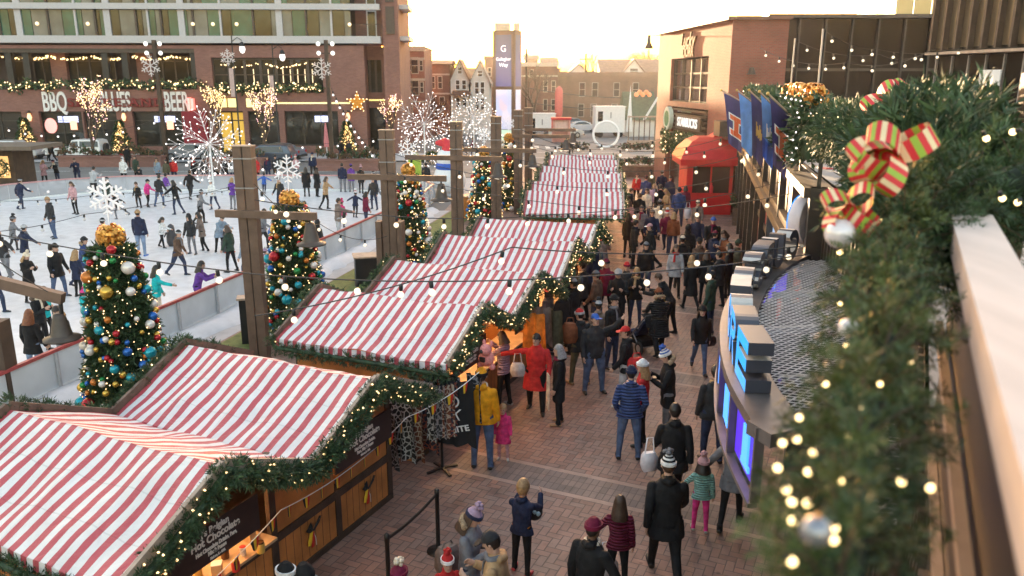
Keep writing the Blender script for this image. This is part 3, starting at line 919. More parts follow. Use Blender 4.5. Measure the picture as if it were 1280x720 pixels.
root=thing('timber_post','thick dark post at the front left with a bell lamp on its low arm','lighting post',(_p.x,_p.y,0),R(0),'timber lighting posts beside the stalls')
m=MB();m.box2((-0.30,-0.2,0),(0.0,0.2,1.95));m.box2((0.012,-0.2,0),(0.26,0.2,1.95));m.build('foot',WOOD_DARK,root)
m=MB();m.box2((-0.12,-0.1,1.95),(0.02,0.1,5.2));m.build('upright',POST_WOOD,root)
_a0=D(-60,338,_p.y-1.2);_a1=D(79,373,_p.y-1.2)
m=MB();m.bar(_a0-root.location,_a1-root.location,0.17,0.2);m.bar(_a0-root.location,Vector((-0.05,0,_a0.z)),0.16,0.18);m.build('cross_arm',POST_WOOD,root)
bell_lamp(root,D(78,424,_p.y-1.2)-root.location,1.0)
m=MB();m.tube([_a1-root.location+Vector((-0.06,0,-0.02)),D(77,392,_p.y-1.2)-root.location],0.04,8);m.build('lamp_hanger',BLACK,root)
# ---------------------------------------------------------------- strings of festoon bulbs
_b=MB();_b.lathe([(0.02,0.10),(0.026,0.09),(0.026,0.03),(0.02,0.02)],n=8,mi=1);_b.ball((0,0,-0.035),0.041,12,8)
GLOBE=mesh_of(_b,'globe',[FESTOON_BULB,BLACK])
CABLE=mat('black_cable',(0.03,0.03,0.032),0.6,var=0)
def festoon(label,ends,sag,spacing,size=1.0,lit=FESTOON_BULB,start=0.5,r=0.009,group='festoon strings over the square',n=22):
 P=[Vector(e)for e in ends]
 pts=[]
 for a,b_ in zip(P[:-1],P[1:]):
  pts+=swag(a,b_,sag,n)[:-1]
 pts.append(P[-1])
 root=thing('festoon_string',label,'string lights',pts[0],0,group)
 o0=Vector(pts[0])
 m=MB();m.tube([p-o0 for p in pts],r*max(1,size*0.8),5,caps=False);m.build('cable',CABLE,root)
 s=start*spacing
 acc=0;i=0
 while i<len(pts)-1:
  l=(pts[i+1]-pts[i]).length
  if acc+l>=s:
   p=pts[i].lerp(pts[i+1],(s-acc)/l)
   shared('bulb',GLOBE,root,p-o0-Vector((0,0,0.1*size)),(random.uniform(-0.12,0.12),random.uniform(-0.12,0.12),0),size,lit)
   s+=spacing
  else:
   acc+=l;i+=1
 return root
festoon('festoon string crossing lowest over the front stalls, from the left edge to the marquee',[D(-40,285,11.0),D(312,342,9.4),D(640,350,8.8),D(1010,318,10.5)],0.05,0.92,1.0,start=0.62)
festoon('festoon string second from the front, over the second stall and the walk',[G(318,395,3.9),D(640,309,10.0),D(1000,308,10.8)],0.10,1.35,1.0,start=0.35)
festoon('festoon string third from the front, over the third stall and the walk',[G(318,250,4.9),D(690,268,16.5),D(1010,218,18.0)],0.18,1.05,1.15)
festoon('festoon string over the gap between the stalls, ending by the marquee',[D(484,215,24),D(770,262,18.5),D(1015,236,15.5)],0.15,1.6,1.15)
festoon('festoon string over the fourth striped stall, running to the balcony',[D(484,190,24.3),D(790,236,24),D(1000,190,22)],0.3,1.5,1.3)
festoon('festoon string over the fifth striped stall, in front of the red booth',[D(570,178,29),D(800,214,29),D(985,172,27)],0.3,1.6,1.5)
festoon('festoon string between the far posts and the flags',[D(620,168,33.5),D(800,198,35),D(960,160,33)],0.35,1.7,1.6)
festoon('festoon string across the far end of the walk, before the street',[D(648,160,40),D(760,186,42),D(905,172,40)],0.35,1.7,1.9)
festoon('festoon string hung along the bottom of the cafe building',[D(650,175,44),D(740,178,46),D(830,172,44)],0.3,1.5,1.9)
festoon('short festoon string at the left edge over the front of the ice',[D(-60,285,13),D(60,365,14.0)],0.05,1.6,1.0,group='festoon strings over the rink')
festoon('festoon string of unlit globes over the middle of the ice',[D(-40,292,19),D(105,268,22),D(300,230,27)],0.1,1.3,1.05,BULB_CLEAR,group='festoon strings over the rink')
festoon('festoon string of unlit globes near the street boards',[D(-40,250,26),D(140,240,30),D(300,236,33)],0.15,0.62,1.0,BULB_CLEAR,group='festoon strings over the rink')
festoon('festoon string from the near post over the second decorated tree',[G(318,230,4.7),D(400,280,21),D(484,295,23)],0.25,0.95,1.1,group='festoon strings over the rink')
festoon('long festoon string of white lights above the street boards',[D(-30,215,48),D(130,232,50),D(300,200,52),D(490,215,50)],0.5,1.1,1.9,emit('white_globe',(1,0.9,0.85),1.8),group='festoon strings over the rink')
festoon('steep festoon string rising from the street to the flood lamp pole',[D(414,110,66),D(450,170,64),D(490,215,60)],0.2,0.62,2.2,emit('white_globe',(1,0.9,0.85),1.8),group='festoon strings over the rink')
festoon('festoon string in front of the restaurant windows',[D(-20,150,70),D(100,165,69),D(215,140,68),D(300,175,67),D(480,170,66)],0.5,1.5,2.0,emit('white_globe',(1,0.9,0.85),1.8),group='festoon strings over the rink')
# ---------------------------------------------------------------- curved marquee with standing letters
curve=[Vector(p)for p in((2.55,4.6),(2.03,6.05),(2.10,7.2),(2.30,8.3),(2.62,9.45),(3.12,10.7),(3.75,11.9),(4.55,13.0),(5.4,13.8))]
def crv(s):
 """position and outward normal along the smooth front of the marquee, s metres from its near corner"""
 pts=curve[1:]
 acc=0
 dense=[]
 n=len(pts)
 for i in range(n-1):
  p0,p1,p2,p3=pts[max(i-1,0)],pts[i],pts[i+1],pts[min(i+2,n-1)]
  for k in range(8):
   t=k/8
   dense.append(0.5*((2*p1)+(p2-p0)*t+(2*p0-5*p1+4*p2-p3)*t*t+(3*p1-p0-3*p2+p3)*t**3))
 dense.append(pts[-1])
 for a,b_ in zip(dense[:-1],dense[1:]):
  l=(b_-a).length
  if acc+l>=s:
   d=(b_-a).normalized()
   return a.lerp(b_,(s-acc)/l),Vector((-d.y,d.x)),d
  acc+=l
 d=(dense[-1]-dense[-2]).normalized()
 return dense[-1],Vector((-d.y,d.x)),d
ZD=3.9
mq=thing('marquee','curved marquee with blue lit standing letters over the shop entrance','marquee',(2.3,9,0))
mo=Vector((2.3,9,0))
STEEL_GREY=mat('brushed_marquee_edge',(0.16,0.14,0.14),0.4,metal=0.3,var=0.15)
LETTER_SHADED=mat('shaded_letter_casing',(0.06,0.065,0.09),0.4,var=0.08)  # dark tone with the shade of upright faces put into the colour
LETTER_SKYLIT=mat('skylit_letter_top',(0.55,0.53,0.52),0.5,var=0.1)  # paler tone standing in for sky light on upward faces
CYAN=emit('cyan_letter_face',(0.0,0.33,1.0),1.45,(0.01,0.08,0.2))
VIOLET=emit('violet_light_box',(0.12,0.03,1.0),1.0,(0.03,0.02,0.12))
BLUEBOX=emit('blue_light_tube',(0.05,0.32,1.0),1.7,(0.1,0.2,0.8))
S=[i*0.25 for i in range(0,39)]
def ring(sv,off,z):
 p,n,d=crv(sv)
 q=p+n*off
 return Vector((q.x,q.y,z))-mo
b=MB()
for s0,s1 in zip(S[:-1],S[1:]):
 A=[ring(s0,0.02,ZD+0.03),ring(s0,0.02,ZD-0.07),ring(s0,-0.40,ZD-0.07),ring(s0,-0.40,ZD+0.03)]
 B=[ring(s1,0.02,ZD+0.03),ring(s1,0.02,ZD-0.07),ring(s1,-0.40,ZD-0.07),ring(s1,-0.40,ZD+0.03)]
 b.add(A+B,[(0,1,5,4),(1,2,6,5),(2,3,7,6),(3,0,4,7)])
A=[ring(0,0.02,ZD+0.03),ring(0,0.02,ZD-0.07),ring(0,-0.40,ZD-0.07),ring(0,-0.40,ZD+0.03)]
b.add(A,[(0,3,2,1)])
b.build('front_edge',STEEL_GREY,mq)
for i in range(8):
 s0,s1=0.12+i*0.95,0.12+i*0.95+0.82
 m=MB()
 for a_,c_ in((s0,(s0+s1)/2),((s0+s1)/2,s1)):
  m.quad(ring(a_,-0.05,ZD-0.1),ring(c_,-0.05,ZD-0.1),ring(c_,-0.05,ZD-0.62),ring(a_,-0.05,ZD-0.62))
 fp=m.build('light_box',VIOLET,mq)
 m=MB()
 m.bar(ring(s0+0.15,-0.02,ZD-0.5),ring(s0+0.42,-0.02,ZD-0.5),0.02,0.05);m.bar(ring(s0+0.3,-0.02,ZD-0.5),ring(s0+0.3,-0.02,ZD-0.14),0.16,0.02);m.build('light_tube',BLUEBOX,fp)
b=MB()
for i in range(9):
 s0=0.03+i*0.95
 b.bar(ring(s0,-0.02,ZD-0.07),ring(s0,-0.02,ZD-0.66),0.04,0.08)
for s0,s1 in zip(S[:-3],S[1:-2]):
 b.bar(ring(s0,-0.0,ZD-0.68),ring(s1,-0.0,ZD-0.68),0.08,0.04)
b.build('fascia_frame',STEEL_GREY,mq)
def deck():
 b=MB()
 inner=[ring(s_,-0.38,0)for s_ in S]
 poly=[(p.x,p.y)for p in inner]+[(3.4,4.6),(2.1,0.0),(0.05,-4.7)]
 def inside(x,y):
  c=False
  j=len(poly)-1
  for i in range(len(poly)):
   xi,yi=poly[i];xj,yj=poly[j]
   if(yi>y)!=(yj>y)and x<(xj-xi)*(y-yi)/(yj-yi)+xi:c=not c
   j=i
  return c
 ux,uy=0.07,0.042
 a=R(12)
 ca,sa=math.cos(a),math.sin(a)
 z=ZD-0.02
 for i in range(-60,75):
  for j in range(-130,100):
   if(i+j)%2:continue
   x0,y0=i*ux,j*uy
   px,py=ca*x0-sa*y0,sa*x0+ca*y0
   if px>4.6 or py>3.6 or not inside(px,py):continue
   for dj in(-1,1):
    x1,y1=(i+1)*ux,(j+dj)*uy
    qx,qy=ca*x1-sa*y1,sa*x1+ca*y1
    d=Vector((qx-px,qy-py,0)).normalized();n=Vector((-d.y,d.x,0))*0.0075
    b.add([Vector((px,py,z))-n,Vector((qx,qy,z))-n,Vector((qx,qy,z+0.004))+n,Vector((px,py,z+0.004))+n],[(0,1,2,3)])
 b.build('wire_mesh_deck',mat('bare_wire_mesh',(0.62,0.57,0.55),0.5,metal=0.0,var=0.15),mq)
 b=MB()
 for y,x0 in((-3.2,0.25),(-1.6,0.35),(0.0,0.7),(1.6,1.3),(3.2,2.2)):
  b.bar((x0,y,z-0.05),(4.6,y+0.6,z-0.05),0.06,0.08)
 b.build('deck_beam',mat('pale_steel_beam',(0.45,0.42,0.40),0.5,var=0.1),mq)
 b=MB()
 b.add([(0.4,-3.6,ZD-0.75),(5.2,-3.4,ZD-0.75),(5.6,4.4,ZD-0.75),(2.2,3.6,ZD-0.75),(0.6,0.3,ZD-0.75)],[(0,1,2,3,4)])
 b.build('soffit_pan',mat('dark_soffit',(0.022,0.02,0.02),0.9,var=0.3,scale=1.5),mq)
deck()
b=MB();b.bar(Vector((2.03,6.05,ZD-0.02))-mo,Vector((3.7,6.75,ZD-0.02))-mo,0.3,0.12);b.build('end_edge',STEEL_GREY,mq)
def letter_mesh(ch,h,depth):
 """block letter, x along the word, z up, front at y=0 facing -y, made of outlined strokes"""
 w,t=h*1.16,h*0.25
 mb=MB()
 def arc(cx,cz,ro,a0,a1,n,rx=1.0):
  out=[]
  for i in range(n+1):
   a_=a0+(a1-a0)*i/n
   out.append((cx+ro*rx*math.cos(a_),cz+ro*math.sin(a_)))
  return out
 polys=[]
 def strip(outer,inner):
  for i in range(len(outer)-1):
   polys.append([outer[i],outer[i+1],inner[i+1],inner[i]])
 def rect(x0,z0,x1,z1):polys.append([(x0,z0),(x1,z0),(x1,z1),(x0,z1)])
 if ch=='E':
  rect(0,0,t,h);rect(t,0,w,t);rect(t,h/2-t/2,w*0.92,h/2+t/2);rect(t,h-t,w,h)
 elif ch=='T':
  rect(0,h-t,w,h);rect(w/2-t/2,0,w/2+t/2,h-t)
 elif ch=='O':
  strip(arc(w/2,h/2,h/2,0,2*PI,20,w/h),arc(w/2,h/2,h/2-t,0,2*PI,20,(w/2-t)/(h/2-t)))
 elif ch=='C':
  strip(arc(w/2,h/2,h/2,0.65,2*PI-0.65,18,w/h),arc(w/2,h/2,h/2-t,0.65,2*PI-0.65,18,(w/2-t)/(h/2-t)))
 elif ch=='U':
  rect(0,h*0.35,t,h);rect(w-t,h*0.35,w,h)
  strip(arc(w/2,h*0.35,h*0.35,PI,2*PI,12,(w/2)/(h*0.35)),arc(w/2,h*0.35,h*0.35-t,PI,2*PI,12,(w/2-t)/(h*0.35-t)))
 elif ch in 'BR':
  rect(0,0,t,h)
  q=h*0.27
  rect(t,h-t*0.8,w*0.6,h);rect(t,h/2-t*0.4,w*0.6,h/2+t*0.4)
  strip(arc(w*0.6,h-q,q,PI/2,-PI/2,10,w*0.4/q),arc(w*0.6,h-q,q-t*0.8,PI/2,-PI/2,10,(w*0.4-t)/(q-t*0.8)))
  if ch=='B':
   rect(t,0,w*0.6,t*0.8)
   strip(arc(w*0.6,q,q,PI/2,-PI/2,10,w*0.4/q),arc(w*0.6,q,q-t*0.8,PI/2,-PI/2,10,(w*0.4-t)/(q-t*0.8)))
  else:
   polys.append([(w*0.45,h/2-t*0.4),(w*0.45+t,h/2-t*0.4),(w,0),(w-t,0)])
 elif ch=='S':
  q=h*0.27
  o=arc(w/2,h-q,q,0.45,1.5*PI,12,(w/2)/q);i_=arc(w/2,h-q,q-t*0.8,0.45,1.5*PI,12,(w/2-t)/(q-t*0.8))
  strip(o,i_)
  o=arc(w/2,q,q,PI/2,-PI-0.0+0.35,12,(w/2)/q);i_=arc(w/2,q,q-t*0.8,PI/2,-PI+0.35,12,(w/2-t)/(q-t*0.8))
  strip(o,i_)
 for p in polys:
  n=len(p)
  V=[(x,0.0,z)for x,z in p]+[(x,depth,z)for x,z in p]
  mb.add(V,[tuple(range(n))],1);mb.add(V,[tuple(range(2*n-1,n-1,-1))],0)
  for i in range(n):
   j=(i+1)%n
   mb.add([V[i],V[j],V[n+j],V[n+i]],[(0,3,2,1)],0)
 return mb
word=[('E',1.05),('R',1.78),('O',2.50),('T',3.20),('S',3.90),('S',4.92),('B',5.62),('U',6.32),('C',7.02)]
for ch,s0 in word:
 p,n,d=crv(s0)
 h=0.48
 lo=letter_mesh(ch,h,0.23).build('letter',[LETTER_SHADED,CYAN],mq)
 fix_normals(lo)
 lo.data.materials.append(LETTER_SKYLIT)
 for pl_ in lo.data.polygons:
  if pl_.material_index==0 and pl_.normal.z>0.35:pl_.material_index=2  # upward faces painted paler, as if lit by the sky
 xax=Vector((-d.x,-d.y,0));yax=Vector((-n.x,-n.y,0));zax=Vector((0,0,1))
 M_=Matrix((xax,yax,zax)).transposed().to_4x4()
 start=Vector((p.x,p.y,ZD+0.035))-mo+Vector((d.x,d.y,0))*(h*0.58)+yax*0.07
 M_.translation=start
 lo.matrix_local=M_
p,n,d=crv(8.2)
dm=MB();dm.lathe([(0.40,-0.10),(0.42,-0.08),(0.42,0.10),(0.40,0.12)],n=28)
dm.lathe([(0.30,0.121),(0.30,0.124)],n=28,mi=1)
ro=dm.build('round_sign',[mat('pale_sign_case',(0.62,0.58,0.66),0.4,var=0.1),emit('pink_sign_face',(1,0.3,0.4),0.5,(0.7,0.4,0.45)),CYAN],mq)
M_=Matrix((Vector((-d.x,-d.y,0)),Vector((0,0,1)),Vector((n.x,n.y,0)))).transposed().to_4x4()
M_.translation=Vector((p.x,p.y,ZD+0.5))-mo
ro.matrix_local=M_
m=MB()
for k in range(24):
 a0,a1=2*PI*k/24,2*PI*(k+1)/24
 m.add([(0.42*math.cos(a0),0.42*math.sin(a0),0.126),(0.42*math.cos(a1),0.42*math.sin(a1),0.126),(0.33*math.cos(a1),0.33*math.sin(a1),0.126),(0.33*math.cos(a0),0.33*math.sin(a0),0.126)],[(0,1,2,3)])
m.build('blue_ring',CYAN,ro)
text('C',0.55,emit('red_sign_letter',(1,0.05,0.08),1.5,(0.6,0.02,0.02)),ro,(0,0,0.13),(0,0,0),bold=0.02)
m=MB();m.box((0,-0.5,0),(0.12,0.36,0.1));m.build('sign_stand',LETTER_SKYLIT,ro)
# ---------------------------------------------------------------- shop front along the right of the walk
FA,FB=Vector((5.0,12.9,0)),Vector((11.45,40.4,0))
fd=(FB-FA).normalized()
FRZ=math.atan2(fd.y,fd.x)
FL=(FB-FA).length
BEAM=mat('bronze_facade_beam',(0.05,0.031,0.022),0.7,var=0.2,scale=2)
DARKFRAME=mat('near_black_frame',(0.03,0.026,0.024),0.45,var=0.2)
TANPANEL=mat('tan_metal_panel',(0.10,0.06,0.04),0.7,var=0.15)
SHOPGLASS=glass_mat('shop_window_glass',(0.05,0.028,0.025),0.08)
REDROOM=mat('red_curtain',(0.30,0.03,0.03),0.7,var=0.3)
BLUEPOSTER=emit('backlit_blue_poster',(0.35,0.55,0.95),0.7,(0.3,0.5,0.8))
sf=thing('shop_building','long dark framed shop front with a panelled balcony band, right of the walk','building',FA,FRZ)
nb=11
bw=FL/nb
for i in range(nb+1):
 m=MB();m.box2((i*bw-0.11,-0.12,0),(i*bw+0.11,0.16,5.02));m.build('column',DARKFRAME,sf)
m=MB();m.box2((0,-6.0,0),(FL,-0.3,5.0));m.build('wall',mat('dark_back_wall',(0.05,0.04,0.035),0.8),sf)
for i in range(nb):
 a,c=i*bw+0.12,(i+1)*bw-0.12
 w=MB();w.box2((a,-0.06,0.0),(c,0.04,0.25));w.box2((a,-0.06,2.55),(c,0.04,2.72));w.box2(((a+c)/2-0.04,-0.05,0.25),((a+c)/2+0.04,0.035,2.55));w.box2((a,-0.05,1.1),(c,0.03,1.17))
 wo=w.build('window',BEAM if i%2 else DARKFRAME,sf)
 p=MB();p.box2((a,-0.03,0.25),(c,0.0,2.55));p.build('pane',SHOPGLASS if i%3!=1 else REDROOM,wo)
 t=MB();t.box2((a,-0.03,2.72),(c,0.0,3.5));t.build('pane',BLUEPOSTER if i in(1,2)else(REDROOM if i%3==0 else SHOPGLASS),wo)
 for k in range(4):
  x0=a+(c-a)*k/4
  x1=a+(c-a)*(k+1)/4-0.05
  m=MB();m.box2((x0,-0.04,3.95),(x1,0.02+0.02*(k%2),4.85));m.build('balcony_panel',TANPANEL if(k+i)%2 else DARKFRAME,sf)
for z0,z1,y1 in((3.5,3.72,0.24),(3.74,3.9,0.14),(4.86,5.02,0.26)):
 m=MB();m.box2((-0.1,-0.2,z0),(FL+0.1,y1,z1));m.build('beam',BEAM,sf)
rl=thing('balcony_railing','thin cable railing of the terrace over the shops','railing',FA+Vector((0,0,5.02)),FRZ)
for i in range(nb+1):
 m=MB();m.box2((i*bw-0.025,0.0,0),(i*bw+0.025,0.06,1.15));m.build('post',DARKFRAME,rl)
m=MB();m.box2((0,-0.02,1.151),(FL,0.09,1.20));m.build('handrail',BRONZE,rl)
for k in range(6):
 m=MB();m.box2((0,0.025,0.12+k*0.17),(FL,0.035,0.13+k*0.17));m.build('cable',BRONZE,rl)
def fpt(x,y,z):
 c,s=math.cos(FRZ),math.sin(FRZ)
 return Vector((FA.x+c*x-s*y,FA.y+s*x+c*y,z))
k=0
DROPS=('nearest the marquee','second from the marquee','third from the marquee','in the middle of the row','third from the flags','second from the flags','nearest the flags')
for x in[0.3+0.64*i for i in range(7)]:
 top=fpt(x,0.16,6.35)
 garland('garland_drop',f'garland drop with a gold bow on the balcony railing, {DROPS[k]}',[top,fpt(x,0.22,5.9),fpt(x,0.2,5.45)],0.26,190,0.22,6,300+k,34,'garland drops on the balcony railing',lr=0.02+0.0012*x,bulb=WHITE_BULB,w=0.11)
 bb=MB();bow_cluster(bb,(0,0,0),0.23+0.004*x,44,random.Random(k))
 tag(bb.build('gold_bow',GOLD_BOW,None,top+Vector((0,0,0.1))),f'gold ribbon bow tied above the balcony garland drop {DROPS[k]}','bow','gold bows on the balcony railing')
 k+=1
garland('garland','long fir garland laid along the top of the balcony railing',[fpt(0,0.1,6.27),fpt(8,0.1,6.27),fpt(12,0.1,6.27),fpt(22,0.1,6.27)],0.16,70,0.2,5,330,12,'garlands on the balcony',lr=0.02,bulb=WHITE_BULB,w=0.12)
RL0,RDIR=Vector((0.21,0.0)),Vector((0.4386,0.8987))
def rp(y,off=0.0,z=0.0):
 """point along the near railing at forward distance y, off metres to the right of its left edge"""
 x=0.215+0.488*y
 return Vector((x+off*0.8987,y-off*0.4386,z))
TILE=mat('terrace_tile',(0.34,0.33,0.34),0.7,var=0.1,scale=1.5)
tf=sheet('terrace_floor',[(-1.2,-3),(0.34,0.2),(2.1,3.7),(4.75,9.0),(5.25,12.9),(11.4,40.4),(11.2,43.9),(45,43.9),(45,-6)],5.035,TILE)
wl=thing('terrace_wall','dark ribbed wall under the near wooden handrail','wall',(0,0,0))
m=MB()
wallp=[rp(-1.5,0.05),rp(3.6,0.05),Vector((4.72,9.0,0)),Vector((5.1,12.85,0))]
for a,c in zip(wallp[:-1],wallp[1:]):
 m.quad(a,c,c+Vector((0,0,5.03)),a+Vector((0,0,5.03)))
m.build('cladding',DARKFRAME,wl)
m=MB()
for a,c in zip(wallp[:-1],wallp[1:]):
 n=int((c-a).length/0.16)
 for i in range(n):
  p=a.lerp(c,(i+0.5)/n);d=(c-a).normalized()
  q=p+Vector((-d.y,d.x,0))*0.015
  m.box((q.x,q.y,2.5),(0.05,0.035,5.0),math.atan2(d.y,d.x))
m.build('rib',BRONZE,wl)
hr=thing('handrail','blurred pale wooden handrail running away from the viewer','railing',rp(1.5,0.1,5.04),0)
ho=Vector(hr.location)
PALEWOOD=mat('bleached_handrail_wood',(0.60,0.50,0.46),0.55,var=0.1,scale=3,bump=0.05)
_nt=PALEWOOD.node_tree
_mp=_nt.nodes.new('ShaderNodeMapping');_mp.inputs['Rotation'].default_value=(0,0,R(26));_mp.inputs['Scale'].default_value=(3,0.6,3)
_tc=[n for n in _nt.nodes if n.type=='TEX_COORD'][0]
_nt.links.new(_tc.outputs['Object'],_mp.inputs['Vector'])
for n in _nt.nodes:
 if n.type=='TEX_NOISE':_nt.links.new(_mp.outputs[0],n.inputs['Vector'])
m=MB();m.bar(rp(-0.4,0.075,6.13)-ho,rp(3.22,0.075,6.13)-ho,0.15,0.10);m.build('rail_board',PALEWOOD,hr)
m=MB();m.bar(rp(-0.4,0.055,6.04)-ho,rp(3.2,0.055,6.04)-ho,0.05,0.08);m.build('rail_support',BRONZE,hr)
m=MB();m.bar(rp(-0.4,0.07,5.56)-ho,rp(3.5,0.07,5.56)-ho,0.012,0.9);m.build('infill_sheet',mat('brown_infill_sheet',(0.03,0.023,0.02),0.4,var=0.15),hr)
for z,off in((5.62,0.035),(5.2,0.045)):
 m=MB();m.bar(rp(-0.4,off,z)-ho,rp(3.5,off,z)-ho,0.03,0.035);m.build('trim_bar',mat('pale_trim_bar',(0.36,0.27,0.21),0.35,metal=0.3),hr)
for y in(0.1,1.7,3.3):
 m=MB();m.box2(tuple(rp(y,0.12,5.035)-ho-Vector((0.02,0.02,0))),tuple(rp(y,0.12,6.01)-ho+Vector((0.02,0.02,0))));m.build('rail_post',BRONZE,hr)
pb=D(1262,300,4.1)
m=MB();m.box((0,0,0.85),(0.09,0.09,1.7));tag(m.build('steel_post',POST_WOOD,None,(pb.x,pb.y,5.036)),'brown steel post on the terrace behind the end of the handrail','post')
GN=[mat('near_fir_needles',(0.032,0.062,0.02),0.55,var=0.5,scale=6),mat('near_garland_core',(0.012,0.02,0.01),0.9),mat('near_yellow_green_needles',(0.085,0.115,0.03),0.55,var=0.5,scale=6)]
path=[rp(0.35,-0.2,6.0),rp(0.8,-0.215,6.02),rp(1.2,-0.215,6.04),rp(1.7,-0.19,6.07),rp(2.3,-0.20,6.08),rp(2.9,-0.20,6.1),rp(3.35,-0.17,6.14)]
NB=emit('near_fairy_bulb',(1.0,0.66,0.25),6.5)
TWIG=mat('brown_twig',(0.09,0.05,0.03),0.8)
GN+=[mat('near_olive_needles',(0.075,0.085,0.022),0.55,var=0.5,scale=6),TWIG]
gn=boughs('garland','large blurred fir garland with warm bulbs draped outside the wooden handrail',path,0.135,470,0.045,401,'near garlands on the terrace railing',GN,(0.72,1.2),17)
def bulbs(root,pts,r=0.0052):
 o0=Vector(root.location)
 me=mesh_of(MB().ball((0,0,0),r,10,7).lathe([(r*0.6,0.4*r),(r*0.6,2.6*r)],n=8,mi=1),'fairy_bulb',[NB,BLACK])
 for p in pts:
  shared('bulb',me,root,p-o0,(random.uniform(-1,1),random.uniform(-1,1),0))
lights=[(1050,380),(1102,382),(1117,403),(1058,432),(1075,442),(1139,454),(1075,511),(999,522),(978,554),(996,549),(1016,566),(972,585),(1050,601),(1127,602),(990,627),(1009,629),(991,651),(1043,660),(990,702),(1163,610),(983,612),(1042,675),(1010,590),(1062,545),(1100,480),(1032,480)]
pts=[]
for x,y in lights:
 best=None
 for i in range(60):
  yy=0.4+i*0.05
  c=rp(yy,-0.20,6.06)
  X,Y,Z=ray(x,y)
  t=(c-Vector((0,0,EYE))).dot(Vector((X,Y,Z)).normalized())
  q=Vector((0,0,EYE))+Vector((X,Y,Z)).normalized()*t
  dd=(q-c).length
  if best is None or dd<best[0]:best=(dd,t,Vector((X,Y,Z)).normalized())
 pts.append(Vector((0,0,EYE))+best[2]*(best[1]-0.12))
bulbs(gn,pts)
path=[rp(2.9,-0.17,6.10),rp(3.35,-0.05,6.16),Vector((2.15,3.62,6.24)),Vector((2.7,3.5,6.27)),Vector((3.5,3.3,6.24))]
g2=boughs('garland','thick blurred fir garland bundled over the corner of the terrace railing',path,0.24,330,0.07,402,'near garlands on the terrace railing',[mat('corner_fir_needles',(0.035,0.07,0.024),0.55,var=0.5,scale=6),GN[1],GN[0],GN[2],TWIG],(0.9,1.1),26)
bulbs(g2,[D(x,y,3.05)for x,y in((1233,173),(1266,165),(1253,248),(1272,253),(1244,290),(1098,275),(1050,315))],0.012)
garland('garland','fir garland leading from the terrace corner towards the marquee',[Vector((2.1,3.9,6.22)),Vector((3.2,6.3,6.15)),Vector((4.3,8.6,6.05)),Vector((4.9,12.4,5.95))],0.42,1300,0.14,12,403,12,'near garlands on the terrace railing',lr=0.01,w=0.04)
LIME=mat('lime_ribbon',(0.30,0.44,0.05),0.6,var=0.12);RIBRED=mat('red_ribbon',(0.62,0.03,0.04),0.6,var=0.12);RIBCREAM=mat('cream_ribbon',(0.80,0.62,0.38),0.6,var=0.1)
def striped_bow(label,c,loops,w,L_):
 root=thing('striped_bow',label,'bow',c,0,'striped bows on the garland')
 cyc=[1,2,1,0]
 for(dx,dy,dz,tw)in loops:
  d=Vector((dx,dy,dz)).normalized();s=d.orthogonal().normalized()
  s=(s*math.cos(tw)+d.cross(s)*math.sin(tw)).normalized();up=s.cross(d).normalized()
  m=MB();n=20;prev=None
  for k in range(n+1):
   th=2*PI*k/n
   p=d*(L_*0.5*(1-math.cos(th)))+up*(L_*0.33*math.sin(th))
   ww=w*(0.35+0.65*min(1,1.6*math.sin(th/2)))
   q=(p-s*ww/2,p+s*ww/2)
   if prev:m.quad(prev[0],prev[1],q[1],q[0],cyc[k%4])
   prev=q
  m.build('loop',[LIME,RIBRED,RIBCREAM],root)
 m=MB();m.ball((0,0,0),w*0.35,10,7,1);m.build('knot',[LIME,RIBRED],root)
 return root
striped_bow('large lime, red and cream striped bow near the top of the blurred garland',D(1112,196,2.95),[(-0.9,-0.25,0.12,0.3),(-0.8,-0.35,-0.35,1.0),(-0.25,-0.5,-0.5,0.6),(0.5,-0.2,0.35,0.8),(-0.35,-0.3,0.35,0.2),(-0.7,-0.4,-0.05,1.6)],0.085,0.165)
striped_bow('small lime and orange striped bow low on the left of the blurred garland',D(1062,262,2.9),[(-0.7,-0.2,0.3,0.3),(-0.5,-0.3,-0.4,1.0),(0.3,-0.4,-0.3,0.6),(0.2,-0.4,0.5,0.4)],0.07,0.12)
striped_bow('distant striped bow where the balcony garlands begin',D(1112,138,9.2),[(-0.9,-0.3,0.2,0.3),(0.7,-0.5,0.3,1.0),(-0.3,-0.5,0.8,0.6),(0.3,-0.6,-0.6,0.4),(-0.5,-0.6,-0.5,0.4),(0.1,-0.5,0.9,1.1)],0.18,0.36)
PEARL=mat('pearl_white_bauble',(0.80,0.72,0.72),0.2,0.2,var=0.05)
def bauble(label,p,r,m_):
 root=thing('bauble',label,'bauble',p,0,'baubles on the garland')
 m=MB();m.ball((0,0,0),r,16,11);m.build('ball',m_,root)
 m=MB();m.lathe([(r*0.2,r*0.95),(r*0.2,r*1.15)],n=8);m.build('cap',GOLD_BOW,root)
bauble('large pearl bauble under the small striped bow',D(1050,292,2.85),0.055,PEARL)
bauble('white shell shaped bauble on the left face of the blurred garland',D(1060,410,1.75),0.022,PEARL)
bauble('silver bauble low in the blurred garland among the bulbs',D(1020,664,0.87),0.02,mat('silver_bauble',(0.3,0.3,0.33),0.25,0.6,var=0))
bauble('grey bauble below the distant striped bow',D(1104,147,8.9),0.11,mat('grey_bauble',(0.5,0.5,0.56),0.2,0.4))
bauble('turquoise bauble below the distant striped bow',D(1095,160,8.9),0.1,mat('turquoise_bauble',(0.02,0.4,0.55),0.2,0.3))
sx=8.2
c=D(1031,237,15.6)
rs=thing('blade_sign','oval red and white sign projecting from the shop front above the round club sign','sign',c,R(12))
